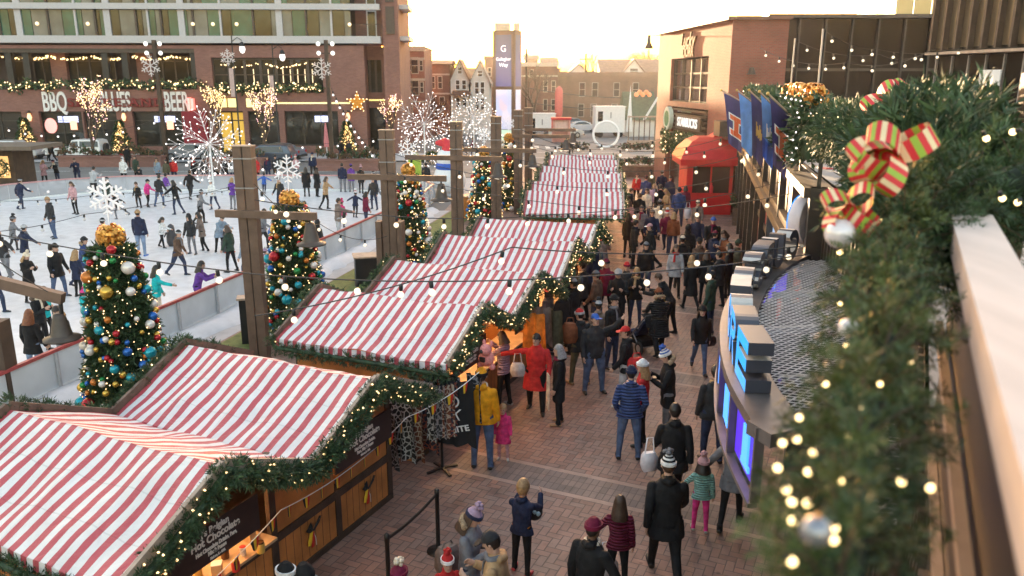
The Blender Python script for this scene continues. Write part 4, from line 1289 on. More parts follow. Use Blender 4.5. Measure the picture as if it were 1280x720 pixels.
m=MB();m.rings([[Vector((0.26*math.cos(t),y,0.44*math.sin(t)))for t in[2*PI*k/24 for k in range(24)]]for y in(-0.09,0.09)]);m.build('case',mat('red_sign_case',(0.5,0.03,0.04),0.4),rs)
m=MB();m.rings([[Vector((0.2*math.cos(t),y,0.37*math.sin(t)))for t in[2*PI*k/24 for k in range(24)]]for y in(-0.094,0.094)]);m.build('face',emit('white_sign_face',(1,0.95,0.95),0.35),rs)
m=MB();m.prism([(-0.13,0.1),(-0.02,-0.28),(0.06,-0.1),(0.14,-0.22),(0.07,0.08),(-0.05,0.03),(-0.1,0.3)],-0.1,0.1,axis='Y');m.build('emblem',RIBRED,rs)
m=MB();m.bar((0.2,0,0),(0.9,0,0),0.05);m.build('bracket',BLACK,rs)
for i,(px,py,Y)in enumerate(((951,194,30),(983,214,22))):
 p=D(px,py,Y)
 lr_=thing('wall_lamp','black cone wall lamp on the shop front, '+('nearer the flags' if i==0 else 'nearer the round sign'),'wall lamp',p,0,'cone lamps on the shop front')
 m=MB();m.lathe([(0.05,0.22),(0.34,-0.08),(0.33,-0.1),(0.05,0.15)],n=14);m.build('shade',BLACK,lr_)
 m=MB();m.tube([(0,0,0.2),(0.2,0.1,0.42),(0.6,0.2,0.4),(1.0,0.3,0.1)],0.02,6);m.build('arm',BLACK,lr_)
 m=MB();m.ball((0,0,-0.03),0.07,8,6);m.build('bulb',FESTOON_BULB,lr_)
# ---------------------------------------------------------------- flags over the walk
NAVY=mat('navy_flag',(0.035,0.03,0.13),0.6,var=0.15);SKYB=mat('light_blue_flag',(0.10,0.26,0.62),0.6,var=0.15);ROYAL=mat('royal_blue_flag',(0.03,0.10,0.48),0.6,var=0.15)
ORANGE=mat('orange_emblem',(0.72,0.12,0.03),0.6,var=0.05);GOLDC=mat('gold_emblem',(0.55,0.34,0.08),0.6)
specs=[((904,114),(940,134),22,NAVY,'I','navy flag with an orange letter, farthest from the viewer',1.3),((923,114),(952,136),20,SKYB,'','light blue flag second from the far end',1.25),((938,114),(965,140),18,NAVY,'g','navy flag with a gold emblem, middle of the five',1.3),((951,116),(978,143),16,SKYB,'w','light blue flag with a white emblem beside the nearest navy flag',1.15),((962,119),(997,152),14.2,NAVY,'I','navy flag with a large orange letter, nearest the viewer',1.08)]
for i,(tip,base,Y,m_,em,lab,H)in enumerate(specs):
 T,B=D(*tip,Y-0.5),D(*base,Y)
 root=thing('flag',lab,'flag',B,0,'flags over the walk')
 t=T-B
 m=MB();m.tube([t*-0.6,t*1.04],0.016,8);m.build('pole',WOOD_PALE,root)
 m=MB();m.ball(t*1.06,0.03,8,6);m.build('finial',GOLDC,root)
 d=t.normalized();L_=t.length*0.86
 n1,n2=10,12
 rnd=random.Random(i)
 def fp(a,b_):
  gather=1-0.45*b_**0.7
  q=t-d*(L_*(a*gather+(1-gather)*0.72))
  fold=0.05*b_*math.sin(a*9+i*1.7+b_*2)
  return q+Vector((0.35*fold,fold,-H*b_*(0.92+0.08*a)))+Vector((0,0,-0.03))
 V=[fp(a/n1,b_/n2)for b_ in range(n2+1)for a in range(n1+1)]
 m=MB()
 for b_ in range(n2):
  for a in range(n1):
   edge=(b_==0 or a==0 or a==n1-1)if False else False
   m.add([V[b_*11+a],V[b_*11+a+1],V[(b_+1)*11+a+1],V[(b_+1)*11+a]],[(0,1,2,3)],1 if(i==3 and b_>7)else 0,True)
 fo=m.build('cloth',[m_,ROYAL],root)
 if em:
  e=MB()
  def cell(a0,a1,b0,b1,mi,off=0.012):
   P_=[fp(a0,b0),fp(a1,b0),fp(a1,b1),fp(a0,b1)]
   nn_=(P_[1]-P_[0]).cross(P_[3]-P_[0]).normalized()
   if nn_.y>0:nn_=-nn_
   P_=[q+nn_*off for q in P_]
   e.quad(*P_,mi)
  if em=='I':
   for(a0,a1,b0,b1)in((0.18,0.86,0.36,0.455),(0.4,0.64,0.45,0.665),(0.18,0.86,0.66,0.76)):
    for q in range(4):
     x0,x1=a0+(a1-a0)*q/4,a0+(a1-a0)*(q+1)/4
     cell(x0,x1,b0,b1,0,0.02)
   for(a0,a1,b0,b1)in((0.12,0.92,0.335,0.48),(0.34,0.7,0.43,0.69),(0.12,0.92,0.64,0.785)):
    for q in range(4):
     x0,x1=a0+(a1-a0)*q/4,a0+(a1-a0)*(q+1)/4
     cell(x0,x1,b0,b1,1,0.012)
  else:
   for q in range(6):
    a0=0.25+0.08*q
    cell(a0,a0+0.07,0.38+0.05*(q%3),0.62-0.03*(q%2),0,0.015)
  e.build('emblem',[ORANGE if em=='I' else GOLDC if em=='g' else WHITE_PAINT,WHITE_PAINT],root)
# ---------------------------------------------------------------- red booth
rb=thing('red_booth','red fabric covered booth with a dark window below the cafe wall','booth',(8.95,40.8,0),R(-3))
m=MB();m.box2((0,0,0),(2.3,0.05,1.12));m.box2((0,0,1.12),(0.28,0.05,2.95));m.box2((2.14,0,1.12),(2.3,0.05,2.95));m.box2((0.28,0,2.45),(2.14,0.05,2.95));m.build('front_panel',RED_FABRIC,rb)
m=MB();m.box2((-0.02,0.06,0),(0.03,2.6,2.95));m.build('side_panel',RED_FABRIC,rb)
m=MB();m.box2((2.27,0.06,0),(2.32,2.6,2.95));m.build('side_panel',RED_FABRIC,rb)
m=MB();m.box2((0.28,0.02,1.12),(2.14,0.04,2.45));m.build('window',SHOPGLASS,rb)
m=MB();m.box2((1.16,-0.01,1.12),(1.24,0.055,2.45));m.build('mullion',RED_FABRIC,rb)
rings=[[Vector((x0,y0,z)),Vector((2.4,y0,z)),Vector((2.4,2.65,z)),Vector((x0,2.65,z))]for x0,y0,z in((-0.42,-0.42,2.55),(-0.45,-0.45,2.85),(-0.2,-0.1,3.3),(0.25,0.55,3.68),(0.7,1.2,3.85))]
m=MB();m.rings(rings,0,True,False);m.build('roof_canopy',RED_FABRIC,rb)
m=MB();m.prism([(1.2,3.7),(2.4,3.7),(2.4,4.35),(2.1,4.3)],1.3,2.7,axis='Y');m.build('roof_hood',RED_FABRIC,rb)
m=MB();m.lathe([(0.09,0),(0.1,0.3),(0.04,0.42),(0.04,0.52)],n=10);tag(m.build('red_bottle',RIBRED,None,(10.2,40.74,1.12)),'red bottle shaped bin in the window of the red booth','bottle')
def planter(label,c,rz,s=(1.5,0.8,0.85),seed=0,group='planters with evergreen shrubs'):
 root=thing('planter',label,'planter',c,rz,group)
 m=MB()
 for k in range(4):
  for sy in(-1,1):
   m.box((0,sy*s[1]/2,s[2]*(k+0.5)/4),(s[0],0.05,s[2]/4-0.02))
  for sx_ in(-1,1):
   m.box((sx_*s[0]/2,0,s[2]*(k+0.5)/4),(0.05,s[1],s[2]/4-0.02))
 m.build('box',POST_WOOD,root)
 m=MB();m.box((0,0,s[2]-0.06),(s[0]-0.06,s[1]-0.06,0.04));m.build('soil',mat('potting_soil',(0.05,0.035,0.025),0.9),root)
 rnd=random.Random(seed);m=MB()
 for _ in range(420):
  x,y=rnd.uniform(-s[0]/2,s[0]/2)*1.15,rnd.uniform(-s[1]/2,s[1]/2)*1.15
  z=s[2]+rnd.uniform(0,0.55)*(1-abs(x)/s[0])
  sprig(m,(x,y,z),(x*0.8+rnd.uniform(-.4,.4),y+rnd.uniform(-.4,.4),rnd.uniform(0.1,1)),rnd.uniform(0.15,0.32),5,rnd,0.12,rnd.choice((0,0,1,2)))
 m.build('shrub',[NEEDLE,NEEDLE2,mat('dry_red_twig',(0.16,0.06,0.04),0.8)],root)
_p=G(933,300);planter('dark timber planter with evergreens nearest the marquee',_p+Vector((0.5,0.2,0)),R(75),seed=1)
_p=G(915,282);planter('timber planter with evergreens between the booth and its neighbour',_p+Vector((0.6,0.6,0)),R(75),seed=2)
_p=G(795,222);planter('long planter with bare shrubs at the head of the walk',_p+Vector((0.3,0.5,0)),R(-4),(2.6,0.8,0.8),3)
# ---------------------------------------------------------------- cafe building
BRICK_ORANGE=brick_mat('orange_brown_brick',(0.30,0.075,0.05),(0.24,0.055,0.04),(0.22,0.11,0.085),big=0.2)
cafe_rz=math.atan2(41.5-55.0,10.95-9.75)
cb=thing('cafe_building','tall orange brick corner building with a cafe sign, right of the far stalls','building',(9.75,55.0,0))
H=9.62
P0,P1,P2_,P3=(0,0),(1.2,-13.5),(4.0,-13.5),(4.0,0)
m=MB()
def wall_with_hole(m,a,b_,z0,z1,holes,th=0.35):
 """vertical wall from a to b_ with rectangular holes (s0,s1,z0,z1) in metres along it"""
 a,b_=Vector((*a,0)),Vector((*b_,0));d=(b_-a);L_=d.length;d.normalize();n=Vector((d.y,-d.x,0))
 ss=sorted({0,L_,*[h[0]for h in holes],*[h[1]for h in holes]})
 zs=sorted({z0,z1,*[h[2]for h in holes],*[h[3]for h in holes]})
 for s0,s1 in zip(ss[:-1],ss[1:]):
  for q0,q1 in zip(zs[:-1],zs[1:]):
   cs,cz=(s0+s1)/2,(q0+q1)/2
   if any(h[0]<cs<h[1]and h[2]<cz<h[3]for h in holes):continue
   A,B=a+d*s0,a+d*s1
   m.quad(A+Vector((0,0,q0)),B+Vector((0,0,q0)),B+Vector((0,0,q1)),A+Vector((0,0,q1)))
 for h in holes:
  A,B=a+d*h[0],a+d*h[1]
  for p,q in((A,B),):
   for z in(h[2],h[3]):
    m.quad(p+Vector((0,0,z)),q+Vector((0,0,z)),q-n*th+Vector((0,0,z)),p-n*th+Vector((0,0,z)))
  for p in(A,B):
   m.quad(p+Vector((0,0,h[2])),p+Vector((0,0,h[3])),p-n*th+Vector((0,0,h[3])),p-n*th+Vector((0,0,h[2])))
 return a,d,n
LW=13.55
holes=[(3.0,10.2,5.45,8.0),(2.6,10.6,0.0,5.15)]
a,d,n=wall_with_hole(m,P0,P1,0,H,holes)
wall_with_hole(m,P1,P2_,0,H,[]);wall_with_hole(m,P2_,P3,0,H,[]);wall_with_hole(m,P3,P0,0,H,[])
m.add([(0,0,H-0.3),(1.2,-13.5,H-0.3),(4,-13.5,H-0.3),(4,0,H-0.3)],[(0,1,2,3)])
cw=m.build('wall',BRICK_ORANGE,cb)
def on_cafe(s,off,z):return Vector((*P0,0))+d*s+n*off+Vector((0,0,z))
m=MB();m.bar(on_cafe(-0.1,0.02,H+0.08),on_cafe(LW+0.1,0.02,H+0.08),0.5,0.16);m.bar((1.3,-13.5,H+0.08),(4.1,-13.5,H+0.08),0.5,0.155);m.build('coping',mat('brown_coping',(0.2,0.09,0.06),0.6),cb)
m=MB()
for k in range(5):m.bar(on_cafe(3.0+7.2*k/4,-0.25,5.45),on_cafe(3.0+7.2*k/4,-0.25,8.0),0.12)
for z in(5.5,6.3,7.1,7.95):m.bar(on_cafe(3.0,-0.26,z),on_cafe(10.2,-0.26,z),0.1)
wo=m.build('window',mat('dark_window_bar',(0.04,0.03,0.025),0.8),cb)
m=MB();m.quad(on_cafe(3.0,-0.3,5.45),on_cafe(10.2,-0.3,5.45),on_cafe(10.2,-0.3,8.0),on_cafe(3.0,-0.3,8.0));m.build('pane',glass_mat('cafe_glass',(0.09,0.06,0.05),0.1),wo)
for k in range(6):
 m=MB();m.bar(on_cafe(2.6,0.05,3.55+k*0.29),on_cafe(10.6,0.05,3.55+k*0.29),0.12,0.1);m.build('louvre',BEAM,cb)
m=MB();m.quad(on_cafe(2.6,-0.34,0),on_cafe(10.6,-0.34,0),on_cafe(10.6,-0.34,5.15),on_cafe(2.6,-0.34,5.15));m.build('shop_glass',SHOPGLASS,cb)
frz=math.atan2(d.y,d.x)
sb=MB();sb.bar(on_cafe(5.2,0.16,4.3),on_cafe(10.0,0.16,4.3),0.1,0.75);so=sb.build('sign_board',DARKFRAME,cb)
text('STARBUCKS',0.72,emit('white_lit_letters',(1,1,1),0.6),so,on_cafe(7.6,0.225,4.29),(PI/2,0,frz),depth=0.02,bold=0.012,sx=0.98)
m=MB();m.rings([[on_cafe(3.7+0.75*math.cos(t),o_,4.4+0.72*math.sin(t))for t in[2*PI*q/24 for q in range(24)]]for o_ in(0.1,0.34)]);m.build('round_sign',mat('pale_green_sign',(0.55,0.66,0.58),0.5,var=0.15),cb)
m=MB();m.rings([[on_cafe(3.7+0.5*math.cos(t),o_,4.4+0.48*math.sin(t))for t in[2*PI*q/20 for q in range(20)]]for o_ in(0.3,0.35)]);m.build('sign_emblem',mat('green_emblem',(0.02,0.2,0.1),0.5),cb)
SIGN_BR=mat('rust_brown_letters',(0.14,0.055,0.02),0.8)
text('Lucky',1.15,SIGN_BR,cw,on_cafe(6.4,0.05,8.95),(PI/2,0,frz),depth=0.05,bold=0.02,shear=0.3)
text('DORR',0.75,SIGN_BR,cw,on_cafe(6.6,0.05,8.28),(PI/2,0,frz),depth=0.05,bold=0.02)
text('The',0.45,emit('red_lit_letters',(1,0.08,0.06),1.0,(0.6,0.03,0.03)),cw,(1.85,-13.56,5.35),(PI/2,0,0),depth=0.03,bold=0.01,shear=0.2)
text('HOME',0.42,emit('white_lit_letters',(1,1,1),0.6),cw,(1.85,-13.56,4.85),(PI/2,0,0),depth=0.03,bold=0.015)
m=MB();m.lathe([(0.05,0.35),(0.12,0.3),(0.2,0.02),(0.28,0.0),(0.05,0.02)],(2.2,-13.85,7.0),n=12);m.build('wall_lamp',BRONZE,cb)
for k,s in enumerate((3.6,6.0,8.4)):
 pts=[on_cafe(s+0.55*math.cos(t),0.3,3.0+0.55*math.sin(t))+Vector((9.75,55,0))for t in[2*PI*q/14 for q in range(15)]]
 garland('wreath',f'lit fir wreath under the cafe sign, {["leftmost","middle","rightmost"][k]} of three',pts,0.2,60,0.24,5,500+k,8,'wreaths under the cafe sign',cat='wreath',lr=0.05,w=0.14)
ps=thing('poster_stand','light blue poster stand at the foot of the cafe corner','sign',G(846,232)+Vector((0,0,0)),R(10))
m=MB();m.box((0,0,1.5),(1.1,0.08,2.7));m.build('frame',GREY_METAL,ps)
m=MB();m.box((0,-0.045,1.5),(1.0,0.012,2.5));m.build('poster',emit('pale_blue_poster',(0.45,0.6,1.0),0.45,(0.45,0.58,0.85)),ps)
m=MB();m.box((0,0,0),(3.6,1.2,0.75));tag(m.build('timber_canopy',BRONZE,None,(12.2,41.2,4.35)),'dark timber canopy over the corner between the cafe and the flags','canopy')
# ---------------------------------------------------------------- glass upper storeys behind the terrace
gb=thing('glass_building','dark glass upper storeys set back behind the balcony garlands','building',(13.8,44.2,5.04))
m=MB();m.box2((0,0.4,0),(12.6,14,4.85));m.build('wall',DARKFRAME,gb)
DGLASS=glass_mat('dark_curtain_glass',(0.012,0.011,0.011),0.08,scale=0.3,ior=1.2)
for i in range(9):
 m=MB();m.box2((i*1.4,0.05,0),(i*1.4+0.09,0.42,4.82))
 if i<8:
  m.box2((i*1.4+0.09,0.2,2.15),((i+1)*1.4,0.4,2.3))
 fo=m.build('window',DARKFRAME,gb)
 for z0,z1 in((0,2.15),(2.3,4.82)):
  m=MB();m.box2((i*1.4+0.09,0.3,z0),((i+1)*1.4,0.36,z1));m.build('pane',DGLASS,fo)
m=MB();m.box2((-0.3,-0.1,4.86),(12.8,14.1,5.05));m.build('roof',BRONZE,gb)
m=MB()
for i in range(14):m.box2((-0.2+i*0.95,0.2,5.05),(-0.17+i*0.95,0.23,6.0))
m.box2((-0.2,0.2,5.98),(12.4,0.22,6.0));m.build('roof_railing',GREY_METAL,gb)
m=MB()
for i in range(10):m.box2((9.6+0.42*i,-0.15,0.0),(9.64+0.42*i,-0.11,1.8))
m.box2((9.5,-0.16,1.8),(13.6,-0.1,1.9));m.build('balustrade',GREY_METAL,gb)
m=MB();m.box2((0,0,0),(10,6,8.0));ub=m.build('panel_block',mat('gold_panel',(0.5,0.38,0.2),0.35,metal=0.5,var=0.15,scale=0.3),gb,(10.5,9,5.06))
pbp=D(1168,62,30)
pbd=thing('panel_building','building with a row of bronze metal panels above dark glass, at the upper right','building',(pbp.x,pbp.y,5.04),math.atan2(-4.0,0.75))
PANEL=mat('bronze_mirror_panel',(0.30,0.23,0.16),0.28,metal=0.75,var=0.1,scale=0.5)
for i in range(22):
 m=MB();m.box2((i*0.62+0.05,0.0,2.78),(i*0.62+0.52,0.05,5.2));m.build('panel',PANEL,pbd)
 m=MB();m.box2((i*0.62-0.05,-0.22,2.7),(i*0.62+0.05,0.06,9.0));m.build('fin',BRONZE,pbd)
 m=MB();m.box2((i*0.62+0.05,0.0,5.3),(i*0.62+0.52,0.05,9.0));m.build('panel',PANEL,pbd)
m=MB();m.box2((0,0.07,2.65),(14,6,9.1));m.build('wall',DARKFRAME,pbd)
m=MB();m.box2((-0.1,-0.3,2.55),(14,6.1,2.64));m.build('soffit',WOOD_PALE,pbd)
m=MB();m.box2((0,0.2,0),(14,6,2.54));m.build('glazing',DGLASS,pbd)
m=MB()
for i in range(17):m.box2((i*0.8,0.1,0),(i*0.8+0.05,0.19,2.5))
m.build('mullion',GREY_METAL,pbd)
m=MB();m.box2((2.6,-0.2,1.5),(3.5,-0.15,2.0));m.build('notice',WHITE_PAINT,pbd)
for i,(px,y0,y1,Y)in enumerate(((987,118,48,33),(1022,117,36,26))):
 b0,t0=D(px,y0,Y),D(px+7,y1,Y)
 m=MB();m.tube([(0,0,0),(t0.x-b0.x,0,t0.z-5.04)],0.03,8)
 tag(m.build('terrace_pole',mat('pale_pole',(0.5,0.42,0.36),0.5),None,(b0.x,b0.y,5.04)),'pale slender pole on the terrace, '+('nearer the flags' if i==0 else 'taller of the two'),'pole','festoon poles on the terrace')
festoon('festoon string from the shorter terrace pole to the panelled building',[D(994,50,33),D(1100,68,31),D(1165,62,29.5)],0.25,1.1,1.3,group='festoon strings over the terrace')
festoon('festoon string from the taller terrace pole to the panelled building',[D(1029,37,26),D(1100,62,27),D(1200,60,28)],0.15,0.9,1.2,group='festoon strings over the terrace')
festoon('low festoon string on the terrace above the gold bows',[D(950,60,36),D(1060,78,30),D(1170,60,28)],0.3,1.1,1.3,group='festoon strings over the terrace')
# ---------------------------------------------------------------- hotel across the street
class Face:
 """vertical plane of a facade: reads (metres along, height) for a direction of sight"""
 def __init__(self,ax,ay,bx,by):
  self.o=Vector((ax,ay,0));self.d=Vector((bx-ax,by-ay,0)).normalized()
  self.n=Vector((self.d.y,-self.d.x,0));self.rz=math.atan2(self.d.y,self.d.x)
 def s(self,x,y=100):
  X,Y,Z=ray(x,y)
  r=Vector((X,Y,0))
  t=self.o.dot(self.n)/r.dot(self.n)
  return(r*t-self.o).dot(self.d)
 def z(self,x,y):
  X,Y,Z=ray(x,y)
  r=Vector((X,Y,0))
  t=self.o.dot(self.n)/r.dot(self.n)
  return EYE+Z*t
 def w(self,s,off,z):
  return self.o+self.d*s+self.n*off+Vector((0,0,z))
HB=brick_mat('hotel_red_brick',(0.29,0.135,0.11),(0.235,0.105,0.085),(0.22,0.14,0.12),0.3,0.1,big=0.15)
PALEBAND=mat('pale_metal_band',(0.50,0.48,0.50),0.45,var=0.06)
HG=[glass_mat('green_hotel_glass',(0.025,0.10,0.08),0.06,0.3),glass_mat('dark_hotel_glass',(0.035,0.035,0.03),0.05,0.4),glass_mat('curtained_hotel_glass',(0.15,0.155,0.15),0.12,0.25)]
ROOMLIGHT=emit('hotel_room_lamp',(1,0.62,0.25),1.6)
hf=Face(-62,74.0,-8.0,76.2)
ht=thing('hotel','brick and glass hotel over a barbecue restaurant, across the street on the left','building',hf.o,hf.rz)
S_=lambda x:hf.s(x)
Z_=lambda y:hf.z(300,y)
sL,sR,sM=0.0,S_(443),S_(456)
z1,z2=Z_(115),Z_(56)
up_holes=[(S_(-60),S_(246),Z_(112),Z_(61)),(S_(266),S_(404),Z_(116),Z_(72))]
gr_cols=[(-40,20),(42,96),(98,140),(160,222),(268,300),(306,345),(352,420)]
gr_holes=[(S_(a),S_(c),0.75 if a!=268 else 0.05,Z_(139))for a,c in gr_cols]
m=MB()
def wall_xz(m,s0,s1,q0,q1,holes,th=0.6,mi=0):
 ss=sorted({s0,s1,*[h[0]for h in holes if s0<h[0]<s1],*[h[1]for h in holes if s0<h[1]<s1]})
 zs=sorted({q0,q1,*[h[2]for h in holes],*[h[3]for h in holes]})
 for a,c in zip(ss[:-1],ss[1:]):
  for e,f in zip(zs[:-1],zs[1:]):
   cs,cz=(a+c)/2,(e+f)/2
   if any(h[0]<cs<h[1]and h[2]<cz<h[3]for h in holes):continue
   m.quad((a,0,e),(c,0,e),(c,0,f),(a,0,f),mi)
 for h in holes:
  a,c,e,f=h
  m.quad((a,0,e),(a,th,e),(a,th,f),(a,0,f),mi);m.quad((c,0,e),(c,0,f),(c,th,f),(c,th,e),mi)
  m.quad((a,0,f),(a,th,f),(c,th,f),(c,0,f),mi);m.quad((a,0,e),(c,0,e),(c,th,e),(a,th,e),mi)
wall_xz(m,sL,sM,0.0,z2-0.05,up_holes+gr_holes)
m.build('brick_wall',HB,ht)
m=MB();m.box2((sL,3.2,0),(sM,14,26));m.build('core_wall',mat('dark_hotel_core',(0.07,0.05,0.045),0.8,var=0.3,scale=0.6),ht)
for xp in(60,170):
 m=MB();m.box2((S_(xp)-0.7,2.2,up_holes[0][2]),(S_(xp)+0.7,3.15,up_holes[0][3]-0.3));m.build('loggia_pier',HB,ht)
for xp in(12,34,132,157,243):
 m=MB();m.box2((S_(xp)-0.28,0.25,up_holes[0][2]),(S_(xp)+0.28,0.75,up_holes[0][3]));m.build('loggia_post',DARKFRAME,ht)
m=MB();m.box2((up_holes[0][0],0.1,up_holes[0][3]-0.35),(up_holes[0][1],0.5,up_holes[0][3]));m.build('loggia_beam',BRONZE,ht)
for a,c in((65,130),(175,240),(0,50)):
 m=MB();n_=4
 for k in range(n_+1):
  s0=S_(a)+(S_(c)-S_(a))*k/n_
  m.box2((s0-0.06,2.6,up_holes[0][2]),(s0+0.06,2.75,up_holes[0][3]-0.6))
 m.box2((S_(a),2.6,8.4),(S_(c),2.74,8.5))
 wo=m.build('window',BRONZE,ht)
 m=MB();m.box2((S_(a),2.68,up_holes[0][2]),(S_(c),2.72,up_holes[0][3]-0.6));m.build('pane',HG[1],wo)
a,c,e,f=up_holes[1]
m=MB()
for k in range(8):
 s0=a+(c-a)*k/7
 m.box2((s0-0.12,0.35,e),(s0+0.12,0.5,f))
m.box2((a,0.36,(e+f)/2),(c,0.48,(e+f)/2+0.1));m.box2((a,0.3,f-0.2),(c,0.5,f))
wo=m.build('window',BRONZE,ht)
m=MB();m.box2((a,0.42,e),(c,0.45,f));m.build('pane',HG[1],wo)
m=MB()
for k in range(9):
 s0=a+3.6+(c-a-4)*k/9
 m.box2((s0,0.38,e+0.9),(s0+0.07,0.41,f-1.0))
m.build('hanging_lights',emit('warm_light_strip',(1,0.6,0.2),1.4),wo)
for i,h in enumerate(gr_holes):
 a,c,e,f=h
 m=MB();n_=max(2,int((c-a)/1.6))
 for k in range(n_+1):
  s0=a+(c-a)*k/n_
  m.box2((s0-0.07,0.4,e),(s0+0.07,0.55,f))
 m.box2((a,0.4,e),(c,0.55,e+0.14));m.box2((a,0.4,f-0.9),(c,0.54,f-0.8));m.box2((a,0.4,f-0.14),(c,0.55,f))
 wo=m.build('window',DARKFRAME,ht)
 m=MB();m.box2((a,0.46,e),(c,0.49,f));m.build('pane',HG[1]if i!=4 else emit('yellow_lit_doorway',(1,0.55,0.05),0.5,(0.6,0.4,0.1)),wo)
 rnd=random.Random(i)
 if i in(1,3,6):
  m=MB()
  for k in range(2):m.box2((a+(c-a)*rnd.uniform(.35,.6)+k,0.40,f-1.0),(a+(c-a)*rnd.uniform(.62,.9)+k*0.2,0.45,f-0.45),0)
  m.build('bar_screen',emit('blue_white_screen',(0.45,0.5,1.0),1.6),wo)
m=MB();m.rings([[Vector((S_(53)+0.55*math.cos(t),y,Z_(157)+0.7*math.sin(t)))for t in[2*PI*k/16 for k in range(16)]]for y in(0.32,0.38)]);m.build('neon_sign',emit('red_neon',(1,0.08,0.05),1.2),ht)
for xp in(82,205,250):
 m=MB();m.box2((S_(xp)-0.3,0.33,Z_(162)),(S_(xp)+0.3,0.38,Z_(150)));m.build('neon_sign',emit('orange_neon',(1,0.25,0.05),1.6),ht)
m=MB();m.box2((S_(225),-0.5,0.0),(S_(255),-0.02,Z_(139)));m.build('entrance_porch',mat('dark_red_wall',(0.25,0.015,0.03),0.6),ht)
LET_W=mat('white_sign_letters',(0.80,0.77,0.76),0.5,var=0.05)
for wd,x0,x1 in(('BBQ',48,82),('BLUES',115,167),('BEER',198,238)):
 text(wd,2.42,LET_W,ht,((S_(x0)+S_(x1))/2,-0.08,Z_(128)),(PI/2,0,0),depth=0.06,bold=0.045,sx=(S_(x1)-S_(x0))/(1.62*len(wd)*1.05))
text('SMOKE AND',1.0,mat('dark_red_letters',(0.22,0.02,0.02),0.5),ht,(S_(143),-0.26,Z_(128)),(PI/2,0,0),depth=0.05,bold=0.02,sx=1.3,spacing=1.25)
m=MB();m.box2((S_(82),-0.2,Z_(124)-0.02),(S_(205),-0.14,Z_(124)+0.05));m.box2((S_(82),-0.2,Z_(133)),(S_(205),-0.14,Z_(133)+0.07));m.build('letter_rail',mat('dark_red_letters',(0.22,0.02,0.02),0.5),ht)
m=MB();m.box2((S_(234),-0.55,Z_(138)),(S_(237),-0.05,Z_(122)));m.box2((S_(238),-0.5,Z_(137)),(S_(241),-0.04,Z_(123)));m.build('blade_letters',emit('red_lit_blade',(1,0.06,0.03),1.8),ht)
for x0,x1 in((270,281),(283,293),(306,320)):
 m=MB();m.box2((S_(x0),-0.15,Z_(134)),(S_(x1),-0.03,Z_(123)));m.build('lit_sign_box',emit('yellow_lit_sign',(1,0.75,0.05),1.1),ht)
m=MB();m.box2((S_(321),-0.06,Z_(130)),(S_(436),-0.005,Z_(128)));m.build('light_strip',emit('yellow_light_strip',(1,0.72,0.05),1.1),ht)
zb=[(Z_(54),Z_(45)),(Z_(12),Z_(4.5))]
h_=zb[1][0]-zb[0][0]
zb+=[(zb[1][0]+h_,zb[1][1]+h_),(zb[1][0]+2*h_,zb[1][1]+2*h_)]
for q0,q1 in zb:
 m=MB();m.box2((sL-0.2,-0.35,q0),(S_(478),0.6,q1));m.build('pale_band',PALEBAND,ht)
for r_ in range(3):
 q0,q1=zb[r_][1],zb[r_+1][0]
 cols=[S_(x)for x in(-130,-95,-60,-30,10,34,70,104,128,143,178,193,209,234,248,282,322,354,387,418,443)]
 rnd=random.Random(40+r_)
 for k,(a,c)in enumerate(zip(cols[:-1],cols[1:])):
  m=MB();big=k%4==1
  m.box2((a-(0.28 if big else 0.09),-0.05,q0),(a+(0.28 if big else 0.09),0.25,q1))
  wo=m.build('window',PALEBAND if big or k%2 else BRONZE,ht)
  mid=a+(c-a)*rnd.uniform(0.3,0.7)
  ch=rnd.choice((0,1,0,1,2))
  m=MB();m.box2((a+0.09,0.1,q0),(mid,0.14,q1));m.build('pane',HG[ch],wo)
  m=MB();m.box2((mid+0.05,0.1,q0),(c-0.09,0.14,q1));m.build('pane',HG[(ch+1+rnd.randrange(2))%3],wo)
  if rnd.random()<0.35:
   m=MB();m.ball((mid+0.5,0.0,q0+(q1-q0)*0.45),0.17,8,6);m.build('room_lamp',ROOMLIGHT,wo)
s1_,s2_,s3_=S_(443),S_(480),S_(500)
rec=2.2
m=MB()
wh=[(S_(446)+0.3,S_(474),Z_(116),Z_(74))]
ss=[(sM,s2_,rec)]
mm=MB();wall_xz(mm,S_(440),s2_,0,z2-0.05,wh+[(S_(447),S_(476),0.1,Z_(136))])
ow=mm.build('brick_wall',HB,ht);ow.location=(0,rec,0)
m.box2((sM-0.01,0.01,0),(sM+0.02,rec,z2-0.05));m.box2((s2_,0.3,0),(s3_,12,26));m.box2((s1_,2.4,z2),(s2_,3.1,26));m.build('brick_pier',HB,ht)
m=MB()
for k in range(4):
 s0=wh[0][0]+(wh[0][1]-wh[0][0])*k/3
 m.box2((s0-0.1,rec+0.3,wh[0][2]),(s0+0.1,rec+0.45,wh[0][3]))
wo=m.build('window',BRONZE,ht)
m=MB();m.box2((wh[0][0],rec+0.35,wh[0][2]),(wh[0][1],rec+0.38,wh[0][3]));m.build('pane',HG[1],wo)
m=MB();m.box2((S_(447),rec+0.4,0.1),(S_(476),rec+0.45,Z_(136)));m.build('entrance_glass',HG[1],ht)
m=MB();m.box2((S_(452),rec-0.06,Z_(127)),(S_(484),rec-0.01,Z_(125)));m.build('light_strip',emit('yellow_light_strip',(1,0.72,0.05),1.1),ht)
